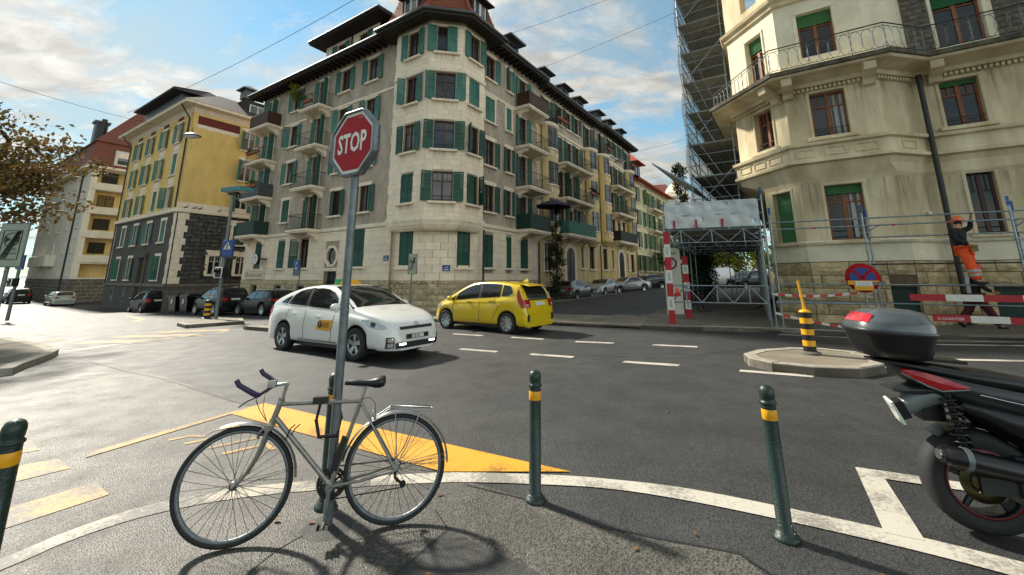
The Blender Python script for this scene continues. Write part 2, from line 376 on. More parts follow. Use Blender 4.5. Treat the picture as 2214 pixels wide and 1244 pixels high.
# pavements
kerbM = [(-23.6,32.9),(-12.0,24.7),(-7.4,20.6),(-3.3,17.5),(1.1,15.45)]
cornerM = [(1.45,18.4), (1.7,22.0)] + [along(off(PR0, nR, 2.4), uR, t) for t in (2, 20, 45, 75)]
pavM = block('pavement', kerbM + cornerM + [along(PR0, uR, 75), along(PR0, uR, -2), along(PL0, uL, 2), along(PL0, uL, 20)], .12, 'paving_bed', kind='structure')
kerb_line(kerbM[::-1], pavM)
strip = block('pavement_crossover', [(1.1,15.45),(5.0,13.9),(5.35,17.6),(1.45,18.4)], .115, 'paving_bed', kind='structure')
kerb_line([(5.0,13.9),(1.1,15.45)], strip, .118)
paving_slabs([(1.1,15.6),(5.0,14.1),(5.3,17.5),(1.45,18.3)], strip, (1.2,15.6), (.93,-.368), .95, .62, .123)
kerbR = [(5.0,13.9),(7.9,13.2),(9.5,12.5),(12.9,10.75),(22,6.0)]
R0 = Vector((5.35,17.6))
pavR = block('pavement', kerbR + [(26,12),(11,20)] + [along(R0+nR*7, uR, 60), along(R0, uR, 60), (5.35,17.6)], .12, 'paving_bed', kind='structure')
kerb_line(kerbR[::-1], pavR)
kerb_line([tuple(R0+uR*14), tuple(R0)][::1], pavR, .125, .16)
paving_slabs([(5.1,14.15),(7.9,13.45),(9.5,12.75),(12.9,11.0),(18,8.3),(19,11),(11,16.5),(17,30),(13.5,30),(5.5,17.6)], pavR, (5.3,14.3), tuple(-uL), 1.0, .75, .127, limit=210)
paving_slabs([(-3.3,17.75),(1.0,15.75),(1.4,18.3),(1.6,22),(-2,22.6),(-5.5,21.5),(-7.2,20.9)], pavM, (-3,18), tuple(-uL), .9, .9, .127, limit=60)
side = sheet('side_street', [(1.46,18.4),(5.34,17.6)] + [tuple(R0+uR*t) for t in (20,40,60,75)] + [along(off(PR0, nR, 2.4), uR, t) for t in (75,45,20,2)] + [(1.7,22.0)], .122, 'asphalt_patch', kind='structure')
sheet('ramp_marking', [(4.2,26.4),(8.35,24.3),(9.3,26.3),(5.9,29.4)], .127, 'white_old_glare', side)
# foreground surfacing
sheet('asphalt_field', [(-9.5,-2),(-9.5,8.4),(-6.6,8.0),(-4.9,6.9),(-3.8,6.1),(-3.25,5.8),(-.6,3.97),(.2,3.5),(.6,3.19),(.92,3.07),(1.37,2.91),(1.6,1.8),(1.4,-2)], .003, 'asphalt_coarse', road)
sheet('asphalt_repair', [(-.66,2.73),(-.42,3.16),(.16,2.74),(.3,2.3),(-.8,2.3)], .005, 'asphalt_patch', road)
def seam(pts, w, dz=.0062, name='asphalt_seam', j=.003):
    P = [Vector(p) for p in pts]; Q = []
    for a, b in zip(P, P[1:]):
        k = max(2, int((b-a).length/.12)); Q += [a.lerp(b, i/k) + Vector((rnd.uniform(-j, j), rnd.uniform(-j, j))) for i in range(k)]
    Q.append(P[-1]); mb = MB(); vs = []
    for i, p in enumerate(Q):
        d = (Q[min(i+1, len(Q)-1)]-Q[max(i-1, 0)]).normalized(); nn = Vector((-d.y, d.x))*w*rnd.uniform(.25, .7)
        for q in (p-nn, p+nn): vs.append((q.x, q.y, gz(q.x, q.y)+dz))
    mb.add(vs, [(2*i, 2*i+1, 2*i+3, 2*i+2)[::-1] for i in range(len(Q)-1)])
    part(name, mb, 'tar', road, I4)
seam([(-10.37,10.4),(-6.88,8.04),(-5.01,6.9),(-3.77,6.09),(-3.3,5.83)], .03)
seam([(-.36,3.76),(.21,3.49),(.6,3.19),(.92,3.07),(1.37,2.91),(1.6,2.4)], .02)
seam([(-1.33,3.13),(-1.43,2.95),(-1.49,2.73),(-1.6,2.4)], .014); seam([(-.42,3.16),(-.66,2.73),(-.8,2.4)], .014)
seam([(-.55,3.4),(-.42,3.16)], .012)
seam([(1.0,9.6),(3.4,9.1),(6,10.6),(10,9.9)], .014, .006); seam([(-9.7,8.2),(-8.2,7.4),(-6.8,8.0)], .02)
# painted markings, pieces of the road
def strip_poly(hi, lo): return hi + lo[::-1]
hi = [(-3.4,2.2),(-3.02,2.85),(-2.9,3.14),(-2.66,3.45),(-2.24,3.68),(-1.75,3.81),(-1.18,3.91),(-.48,3.98),(.36,3.93),(.84,3.85),(1.36,3.71),(1.92,3.45),(2.53,3.12),(2.98,2.83),(3.4,2.5)]
lo = [(-3.2,2.1),(-2.86,2.73),(-2.76,3.0),(-2.53,3.28),(-2.13,3.50),(-1.65,3.63),(-1.12,3.73),(-.46,3.8),(.34,3.76),(.8,3.69),(1.28,3.53),(1.82,3.28),(2.4,2.97),(2.84,2.68),(3.25,2.35)]
def ribbon(name, hi, lo, dz, m):
    mb = MB(); v = []
    def dens(l):
        o = []
        for i in range(len(l)-1):
            p0 = Vector(l[max(i-1, 0)]); p1 = Vector(l[i]); p2 = Vector(l[i+1]); p3 = Vector(l[min(i+2, len(l)-1)])
            for k in range(4):
                t = k/4; o.append(.5*((2*p1)+(p2-p0)*t+(2*p0-5*p1+4*p2-p3)*t*t+(3*p1-p0-3*p2+p3)*t**3))
        o.append(Vector(l[-1])); return o
    for a, b in zip(dens(hi), dens(lo)):
        v += [(a.x, a.y, gz(a.x, a.y)+dz), (b.x, b.y, gz(b.x, b.y)+dz)]
    mb.add(v, [(2*i, 2*i+1, 2*i+3, 2*i+2) for i in range(len(v)//2-1)])
    part(name, mb, m, road, I4)
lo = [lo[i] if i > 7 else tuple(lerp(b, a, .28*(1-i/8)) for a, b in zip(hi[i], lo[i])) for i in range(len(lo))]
ribbon('white_line', hi[:7], lo[:7], .0072, 'white_old_glare'); ribbon('white_line', hi[6:], lo[6:], .0072, 'white_paint')  # left stretch painted duller and narrower to imitate glare washing it out
sheet('yellow_marking', [(-3.27,5.98),(.5,3.99),(-.6,3.99),(-3.40,5.53)], .0095, 'yellow_paint', road)
sheet('yellow_line', [(-3.40,5.53),(-3.27,5.97),(-3.36,5.83),(-4.0,4.40),(-3.92,4.27)], .0095, 'yellow_old', road)
for q in ([(-3.75,3.2),(-3.38,3.81),(-3.08,3.61),(-3.45,3.0)], [(-4.6,3.9),(-4.16,4.26),(-3.84,4.06),(-4.2,3.6)], [(-5.6,4.3),(-4.91,4.70),(-4.54,4.45),(-5.1,4.0)], [(-6.1,5.0),(-5.61,5.17),(-5.32,4.96),(-5.8,4.7)]):
    sheet('crossing_stripe', q, .007, 'yellow_old', road)
def stroke(name, pts, w, dz, m):
    P = [Vector(p) for p in pts]; mb = MB(); v = []
    for i, p in enumerate(P):
        d = (P[min(i+1, len(P)-1)]-P[max(i-1, 0)]).normalized(); nn = Vector((-d.y, d.x))*w/2
        for q in (p+nn, p-nn): v.append((q.x, q.y, gz(q.x, q.y)+dz))
    mb.add(v, [(2*i, 2*i+1, 2*i+3, 2*i+2) for i in range(len(P)-1)]); part(name, mb, m, road, I4)
# lettering inside the yellow field: S and I strokes, worn
stroke('road_letter', [(-3.50,4.70),(-3.36,4.82),(-3.22,4.80),(-3.25,4.95),(-3.12,5.10),(-2.98,5.08)], .06, .0075, 'yellow_old')
stroke('road_letter', [(-3.26,4.60),(-2.86,4.98)], .06, .0075, 'yellow_old')
stroke('road_letter', [(-2.95,4.50),(-2.62,4.78)], .06, .0075, 'yellow_old'); stroke('road_letter', [(-2.72,4.36),(-2.45,4.60),(-2.30,4.46)], .06, .0075, 'yellow_old')
for q in ([(-1.71,13.0),(-.8,12.62),(-.85,12.42),(-1.74,12.8)], [(-1.17,10.34),(-.3,9.97),(-.37,9.79),(-1.25,10.18)], [(.01,12.3),(.88,11.9),(.8,11.7),(-.05,12.1)], [(.43,9.68),(1.32,9.33),(1.23,9.15),(.36,9.5)],
    [(1.69,11.5),(2.61,11.22),(2.52,11.02),(1.6,11.3)], [(2.25,8.85),(3.21,8.5),(3.1,8.32),(2.14,8.68)], [(3.51,10.96),(4.48,10.66),(4.38,10.46),(3.42,10.77)], [(4.11,8.04),(5.12,7.6),(5.0,7.44),(4.0,7.88)]):
    sheet('lane_dash', q, .006, 'white_paint', road)
for q in ([(7.9,9.3),(11.5,8.15),(11.4,7.98),(7.8,9.13)], [(7.8,12.85),(14.5,9.95),(14.4,9.82),(7.7,12.72)], [(10.1,10.96),(14.6,9.3),(14.5,9.16),(10.0,10.80)]): sheet('lane_line', q, .006, 'white_paint', road)
sheet('lane_line', [(9.6,11.5),(15,9.9),(14.95,9.8),(9.55,11.4)], .008, 'yellow_old', road)
sheet('bay_marking', [(3.0,4.08),(3.9,3.68),(3.8,3.54),(3.07,3.86),(2.60,3.03),(2.42,3.12)], .0088, 'white_paint', road)
sheet('stop_line', [(-11.5,11.55),(-9.85,16.9),(-9.6,16.75),(-11.2,11.35)], .006, 'white_old_glare', road)
for q in ([(-13.3,16.5),(-10.6,16.55),(-10.2,15.7),(-13.3,15.8)], [(-13.2,15.1),(-10.2,14.9),(-10.1,14.2),(-13.2,14.4)], [(-13.0,13.7),(-10.6,13.5),(-10.4,12.7),(-13,12.9)]): sheet('crossing_stripe', q, .006, 'yellow_old', road)
stroke('lane_arrow', [(-26.5,30.0),(-21.0,24.8),(-19.5,22.6)], .35, .006, 'yellow_old'); stroke('lane_arrow', [(-15.5,13.5),(-14.8,14.4)], .3, .006, 'yellow_old')
stroke('lane_line', [(-24,19.5),(-20,17.3),(-17.5,16.4)], .2, .006, 'yellow_old')
# islands
def island(pts, dz, lab):
    o = block('traffic_island', pts, dz, 'paving', kind='structure'); o['label'] = lab
    a = sum(pts[i][0]*pts[(i+1) % len(pts)][1]-pts[(i+1) % len(pts)][0]*pts[i][1] for i in range(len(pts)))
    kerb_line(pts[::-1] if a > 0 else pts, o, dz+.012, .2, .8, True); return o
islR = island([(4.45,8.35),(4.62,8.85),(5.15,9.3),(5.95,9.55),(6.6,9.45),(7.02,9.0),(6.9,8.36),(6.5,7.75),(5.79,7.42),(5.1,7.55),(4.6,7.9)], .14, 'rounded kerbed traffic island on the right')
islL = island([(-14.55,18.99),(-13.02,17.47),(-11.64,18.99),(-12.97,21.01),(-15.14,22.4)], .13, 'kerbed traffic island under the signal mast')
isl2 = island([(-9.92,16.18),(-8.0,14.8),(-7.2,15.8),(-9.1,17.2)], .13, 'kerbed traffic island behind the white taxi')
pavL = block('pavement', [(-9.2,7.9),(-9.75,8.6),(-10.6,9.9),(-11.1,10.5),(-11.9,11.1),(-13.2,12.0),(-17,14.4),(-40,29.6),(-48,20),(-20,2)], .12, 'paving_bed', kind='structure')
kerb_line([(-9.2,7.9),(-9.75,8.6),(-10.6,9.9),(-11.1,10.5),(-11.9,11.1),(-13.2,12.0),(-17,14.4)], pavL, .13, .25)
# ------------------------------------------------------------ lettering helper and sign colours
mat('sign_blue', '123a86', .4, .06, 5); mat('sign_white', 'dedbd2', .45, .05, 5); mat('sign_red', 'a00814', .5, .08, 4, spec=.2); mat('sign_black', '0e0e10', .5, 0); mat('sign_grey', 'a9aca4', .45, .1, 4, metal=.2)
mat('galv', '70777a', .45, .22, 14, .15, 60, metal=.55); mat('sign_yellow', 'd99a10', .5, .06, 5); mat('orange', 'd0480c', .5, .08, 6)
def text(s, size, mtl, parent, w, name='lettering', sx=1.0, align='LEFT', depth=.0, shear=0., bold=0.):
    cu = bpy.data.curves.new('t', 'FONT'); cu.body = s; cu.size = size; cu.align_x = align; cu.resolution_u = 2; cu.extrude = depth; cu.shear = shear; cu.offset = bold
    o = bpy.data.objects.new('t', cu); sc.collection.objects.link(o)
    dg = bpy.context.evaluated_depsgraph_get(); me = bpy.data.meshes.new_from_object(o.evaluated_get(dg))
    bpy.data.objects.remove(o); me.materials.clear(); me.materials.append(MT(mtl)); me.name = name
    for v in me.vertices: v.co.x *= sx
    return part(name, me, None, parent, w)
# ------------------------------------------------------------ building kit
mat('plaster_grey', 'b3a593', .9, .18, 1.8, .25, 55, streak=.5)
mat('stone_cream', 'f0dfc6', .85, .06, 2.0, .2, 60, rand=.08, streak=.6)
mat('stone_trim', 'eadac2', .85, .10, 3.0, .2, 50)
mat('joint', 'a89a82', .95, .15, 6)
mat('rubble_cream', 'd2c09e', .9, .24, 5, .6, 22, rand=.26, col2='a08f6f')
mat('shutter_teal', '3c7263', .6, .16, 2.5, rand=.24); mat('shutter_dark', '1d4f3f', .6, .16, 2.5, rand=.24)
mat('wood_brown', '4a2c1c', .5, .2, 9, streak=.1); mat('wood_orange', '8a4e22', .5, .2, 9, streak=.15)
mat('window_white', 'c9c6bd', .5, .05, 5)
mat('eave_wood', '2e2621', .8, .2, 5); mat('roof_slate', '3d3733', .8, .25, 7, .5, 30); mat('zinc', '55585a', .5, .15, 4, metal=.4)
mat('roof_tile', '8a4a34', .85, .25, 9, .4, 30, rand=.15); mat('roof_tile_old', '7a4638', .85, .22, 14, .6, 26)
mat('iron', '1d201f', .5, .2, 12); mat('iron_green', '1c3a30', .5, .2, 12); mat('pipe_dark', '23231f', .5, .2, 10)
mat('dark_void', (.012,.012,.012), .9, 0)
mat('curtain', 'b9b6ad', .9, .1, 3)
def glass_mat(name, dark, light, k):
    m = mat(name, dark, .04, 0, spec=.6); nt = m.node_tree; N = nt.nodes; L = nt.links; b = N['Principled BSDF']
    oi = N.new('ShaderNodeObjectInfo'); r = N.new('ShaderNodeMapRange'); L.new(oi.outputs['Random'], r.inputs[0]); r.inputs[1].default_value = .45; r.inputs[2].default_value = 1.; r.inputs[4].default_value = k
    g = N.new('ShaderNodeNewGeometry'); n = N.new('ShaderNodeTexNoise'); n.inputs['Scale'].default_value = 1.4; L.new(g.outputs['Position'], n.inputs['Vector'])
    mm = N.new('ShaderNodeMath'); mm.operation = 'MULTIPLY'; L.new(r.outputs[0], mm.inputs[0]); L.new(n.outputs['Fac'], mm.inputs[1])
    x = N.new('ShaderNodeMix'); x.data_type = 'RGBA'; L.new(mm.outputs[0], x.inputs['Factor']); x.inputs[6].default_value = (*dark, 1); x.inputs[7].default_value = (*light, 1); L.new(x.outputs[2], b.inputs['Base Color'])
    bp = N.new('ShaderNodeBump'); bp.inputs['Strength'].default_value = .06; bp.inputs['Distance'].default_value = .05; L.new(n.outputs['Fac'], bp.inputs['Height']); L.new(bp.outputs[0], b.inputs['Normal'])
glass_mat('pane_glass', (.02,.022,.024), (.32,.32,.30), 1.0); glass_mat('pane_dark', (.012,.014,.015), (.05,.05,.05), 1.0)

def stain_mat():
    m = mat('rain_stain', (.10,.085,.06), .95, 0, spec=.1); nt = m.node_tree; N = nt.nodes; L = nt.links; b = N['Principled BSDF']
    tc = N.new('ShaderNodeTexCoord'); sp = N.new('ShaderNodeSeparateXYZ'); L.new(tc.outputs['Generated'], sp.inputs[0])
    g = N.new('ShaderNodeNewGeometry'); mp = N.new('ShaderNodeMapping'); mp.inputs['Scale'].default_value = (9,9,.8); L.new(g.outputs['Position'], mp.inputs[0])
    n = N.new('ShaderNodeTexNoise'); n.inputs['Scale'].default_value = 1.0; n.inputs['Detail'].default_value = 5; L.new(mp.outputs[0], n.inputs['Vector'])
    r = N.new('ShaderNodeMapRange'); L.new(n.outputs['Fac'], r.inputs[0]); r.inputs[1].default_value = .42; r.inputs[2].default_value = .72; r.inputs[4].default_value = .36
    f = N.new('ShaderNodeMath'); f.operation = 'MULTIPLY'; L.new(sp.outputs['Z'], f.inputs[0]); L.new(r.outputs[0], f.inputs[1])
    ex = N.new('ShaderNodeMath'); ex.operation = 'MULTIPLY'; L.new(sp.outputs['X'], ex.inputs[0]); o1 = N.new('ShaderNodeMath'); o1.operation = 'SUBTRACT'; o1.inputs[0].default_value = 1; L.new(sp.outputs['X'], o1.inputs[1]); L.new(o1.outputs[0], ex.inputs[1])
    e2 = N.new('ShaderNodeMath'); e2.operation = 'MULTIPLY'; e2.use_clamp = True; L.new(ex.outputs[0], e2.inputs[0]); e2.inputs[1].default_value = 9
    f2 = N.new('ShaderNodeMath'); f2.operation = 'MULTIPLY'; L.new(f.outputs[0], f2.inputs[0]); L.new(e2.outputs[0], f2.inputs[1]); L.new(f2.outputs[0], b.inputs['Alpha'])
stain_mat()
def shutter_mesh(w, h, mtl):
    def f():
        mb = MB(); d = .045; s = .07
        for x0, x1, z0, z1 in ((0,s,0,h),(w-s,w,0,h),(s,w-s,0,s),(s,w-s,h-s,h),(s,w-s,h*.40,h*.40+s)): mb.box(x0,x1,-d/2,d/2,z0,z1)
        mb.box(s,w-s,-.008,.008,s,h*.40)
        z = h*.40+s+.02
        while z < h-s-.03:
            mb.box(s,w-s,-.006,.006,z,z+.05, T(0,0,0)); z += .062
        mb.box(s*.9,w*.8,-d/2-.008,-d/2,h*.55,h*.55+.03)
        return mb
    return cached(('sh', round(w,2), round(h,2)), f, 'shutter', mtl)
def frame_mesh(w, h, style, mtl):
    def f():
        mb = MB(); t = .065
        for x0, x1, z0, z1 in ((0,t,0,h),(w-t,w,0,h),(t,w-t,0,t),(t,w-t,h-t,h)): mb.box(x0,x1,-.04,.04,z0,z1)
        c = w/2
        if style != 'single': mb.box(c-.05,c+.05,-.045,.03,t,h-t)
        if style in ('cross','door'):
            zt = h*.68
            for x0, x1 in ((t,c-.05),(c+.05,w-t)):
                mb.box(x0,x1,-.03,.03,zt,zt+.045); mb.box((x0+x1)/2-.015,(x0+x1)/2+.015,-.025,.025,zt+.045,h-t)
                if style == 'door': mb.box(x0,x1,-.03,.03,.06,h*.28)
        return mb
    return cached(('fr', round(w,2), round(h,2), style), f, 'window', mtl)
def window(b, F, cx, z0, w, h, style='cross', wood='wood_brown', glass='pane_glass', sh=None, shm='shutter_teal', sill=True, surround=None, dep=.16, rail=False, name='window', sillm='stone_trim', proud=0., stain=0.):
    w0 = F @ T(cx-w/2, dep, z0)
    o = part(name, frame_mesh(w, h, style, wood), None, b, w0)
    part('pane', cached(('pn', round(w,2), round(h,2)), lambda: MB().quad((.05,.0,.05),(w-.05,.0,.05),(w-.05,.0,h-.05),(.05,.0,h-.05)), 'pane', glass), None, o, w0 @ T(0,.015,0))
    y = -dep-proud
    if sill: part('sill', cached(('si', round(w,2), sill), lambda: MB().cbox(-.2,w+.2,-.16,dep,-.13,0,.02), 'sill', sillm), None, o, w0 @ T(0,y,0))
    if stain: part('rain_stain', cached(('rs', round(w,2), stain), lambda: MB().quad((-.22,0,-stain),(w+.22,0,-stain),(w+.22,0,-.13),(-.22,0,-.13)), 'rain_stain', 'rain_stain'), None, o, w0 @ T(0,-dep-proud-.006,0))
    if surround:
        k = surround
        def f():
            m = MB(); e = .02
            m.cbox(-k,0,-.03,.05,-.05 if not sill else 0,h,.01); m.cbox(w,w+k,-.03,.05,-.05 if not sill else 0,h,.01); m.cbox(-k-.08,w+k+.08,-.035,.05,h,h+k*1.9,.01); return m
        part('surround', cached(('su', round(w,2), round(h,2), k, bool(sill)), f, 'surround', sillm), None, o, w0 @ T(0,y,0))
    if rail:
        def f():
            m = MB()
            for z in (.12, .32): m.tube([(-.02,0,z),(w+.02,0,z)], .012, 5)
            for i in range(7): m.tube([(w*i/6,0,.12),(w*i/6,0,.32)], .007, 4)
            return m
        part('guard_rail', cached(('rl', round(w,2)), f, 'guard_rail', 'iron'), None, o, w0 @ T(0,-dep*.6,0))
    if sh:
        sw = w/2
        if sh == 'closed':
            for x in (0, sw): part('shutter', shutter_mesh(sw-.005, h, shm), None, o, w0 @ T(x,y+.03,0))
        else:
            for side, a in ((0, sh[0]), (1, sh[1])):
                if a is None: continue
                a = R(a)                                    # 180 = flat against the wall, 0 = shut
                if side == 0: part('shutter', shutter_mesh(sw, h, shm), None, o, w0 @ T(-.02,y-.05,0) @ RZ(-a))
                else: part('shutter', shutter_mesh(sw, h, shm), None, o, w0 @ T(w+.02,y-.05,0) @ RZ(math.pi+a))
    return o
def jit(n=6):
    a = [180-rnd.uniform(2, 4+n), 180-rnd.uniform(2, 4+n)]
    if rnd.random() < .22: a[rnd.randrange(2)] = rnd.choice((95, 110, 125, 140, 12))
    return tuple(a)
def balcony(b, F, x0, x1, z, out, kind='bars', slabm='stone_trim', railm='iron_green', brackets=2, h=1.0, brk=True, th=.16):
    w0 = F @ T(0, 0, z)
    o = part('balcony', MB().cbox(x0,x1,-out,0,-th,0,.03).box(x0+.06,x1-.06,-out+.06,0,-th-.07,-th), slabm, b, w0)
    if brk:
        for i in range(brackets):
            x = lerp(x0+.32, x1-.32, i/(brackets-1)) if brackets > 1 else (x0+x1)/2
            pr = [(0,-.75),(-.16,-.72),(-.25,-.55),(-.42,-.47),(-out*.62,-.40),(-out*.78,-.24),(-out*.8,-.07-th),(0,-.07-th)]
            mb = MB(); mb.add([(x-.13,y,zz) for y, zz in pr]+[(x+.13,y,zz) for y, zz in pr], [tuple(range(len(pr))), tuple(range(len(pr), 2*len(pr)))[::-1]]+[(i2, i2+len(pr), (i2+1) % len(pr)+len(pr), (i2+1) % len(pr)) for i2 in range(len(pr))])
            part('bracket', mb, slabm, o, w0)
    mb = MB(); e = .06; pts = [(x0+e,0,h),(x0+e,-out+e,h),(x1-e,-out+e,h),(x1-e,0,h)]
    mb.tube(pts, .022, 6); mb.tube([(x,y,.08) for x, y, _ in pts], .014, 5)
    segs = [(pts[0], pts[1]), (pts[1], pts[2]), (pts[2], pts[3])]
    if kind in ('bars', 'mesh'):
        for a, c in segs:
            L_ = (Vector(a)-Vector(c)).length; k = int(L_/.12)
            for i in range(k+1):
                p = Vector(a).lerp(Vector(c), i/max(1, k)); mb.tube([(p.x,p.y,0 if i in (0,k) else .08),(p.x,p.y,h)], .013 if i in (0,k) else .008, 4, caps=False)
    elif kind == 'panel':
        for a, c in segs: mb.quad((a[0],a[1],.06),(c[0],c[1],.06),(c[0],c[1],h-.03),(a[0],a[1],h-.03))
        for a, c in segs:
            L_ = (Vector(a)-Vector(c)).length; k = int(L_/.2)
            for i in range(k+1):
                p = Vector(a).lerp(Vector(c), i/max(1, k)); mb.box(p.x-.02,p.x+.02,p.y-.02,p.y+.02,0,h)
    part('railing', mb, railm, o, w0)
    return o
def rock_mesh(i, mtl, bulge=.5):                             # unit block -.5...5 in x,z, face at -y, rough-hewn
    def f():
        g = random.Random(100+i); nx, nz = 5, 4; mb = MB(); vs = []
        for j in range(nz):
            for k in range(nx):
                u, v = k/(nx-1), j/(nz-1); edge = k in (0, nx-1) or j in (0, nz-1)
                d = -.10 if edge else -(.45+.55*g.random())
                vs.append((u-.5+(0 if edge else g.uniform(-.06, .06)), d*bulge, v-.5+(0 if edge else g.uniform(-.06, .06))))
        fs = [(j*nx+k, j*nx+k+1, (j+1)*nx+k+1, (j+1)*nx+k) for j in range(nz-1) for k in range(nx-1)]
        b0 = len(vs)
        vs += [(-.5,.5,-.5),(.5,.5,-.5),(.5,.5,.5),(-.5,.5,.5)]
        bot = list(range(nx)); top = [(nz-1)*nx+k for k in range(nx)]; lf = [j*nx for j in range(nz)]; rt = [j*nx+nx-1 for j in range(nz)]
        fs += [tuple(bot[::-1]+[b0, b0+1]), tuple(top+[b0+2, b0+3]), tuple(lf+[b0+3, b0]), tuple(rt[::-1]+[b0+1, b0+2])]
        mb.add(vs, fs); return mb
    return cached(('rock', i, bulge), f, 'stone', mtl)
def flat_block(mtl, c=.03):
    return cached(('fb', c), lambda: MB().cbox(-.5,.5,-.5,.5,-.5,.5,c), 'block', mtl)
def courses(b, F, x0, x1, z0, z1, hgt, wid, holes, mtl, name, d=.05, rock=False, gap=.012, jitter=.25, out=None, y0=0., vary=0.):
    """lay stones in courses; returns list of (matrix) cells"""
    z = z0; r = 0; cells = []
    while z < z1-.04:
        hh = min(hgt*(1+rnd.uniform(-vary, vary)), z1-z)
        if z1-(z+hh) < hgt*.4: hh = z1-z
        x = x0-(wid*.5 if r % 2 else 0)
        while x < x1-.01:
            ww = wid*(1+rnd.uniform(-jitter, jitter)); a, c = max(x, x0), min(x+ww, x1)
            if x1-c < wid*.3: c = x1
            spans = [(a, c)]
            for h in holes:
                if h[2] < z+hh-.03 and h[3] > z+.03:
                    ns = []
                    for p, q in spans:
                        if h[1] <= p or h[0] >= q: ns.append((p, q)); continue
                        if h[0] > p: ns.append((p, h[0]))
                        if h[1] < q: ns.append((h[1], q))
                    spans = ns
            for p, q in spans:
                if q-p > .06: cells.append((p+gap/2, q-gap/2, z+gap/2, z+hh-gap/2))
            x = c if c == x1 else x+ww
        z += hh; r += 1
    return [(F, c, d, rock, mtl, name, y0) for c in cells]
def lay(b, cells, limit=300, parent=None, stuffname=None):
    p = parent or b
    cells = sorted(cells, key=lambda c: ((c[0] @ Vector(((c[1][0]+c[1][1])/2, 0, (c[1][2]+c[1][3])/2))) - Vector((0,0,1.6))).length / math.sqrt(max(.01, (c[1][1]-c[1][0])*(c[1][3]-c[1][2]))))
    rest = {}
    for i, (F, (x0, x1, z0, z1), d, rock, mtl, name, y0) in enumerate(cells):
        Mx = F @ T((x0+x1)/2, y0, (z0+z1)/2) @ S(x1-x0, d*2, z1-z0)
        if i < limit:
            me = rock_mesh(rnd.randrange(7), mtl) if rock else flat_block(mtl)
            part(name, me, None, p, Mx)
        else: rest.setdefault(mtl, MB()).cbox(x0,x1,-d,.0,z0,z1,.008, F @ T(0,y0,0))
    for m, mb in rest.items(): part(stuffname or 'stonework', mb, m, p, I4, kind='stuff')

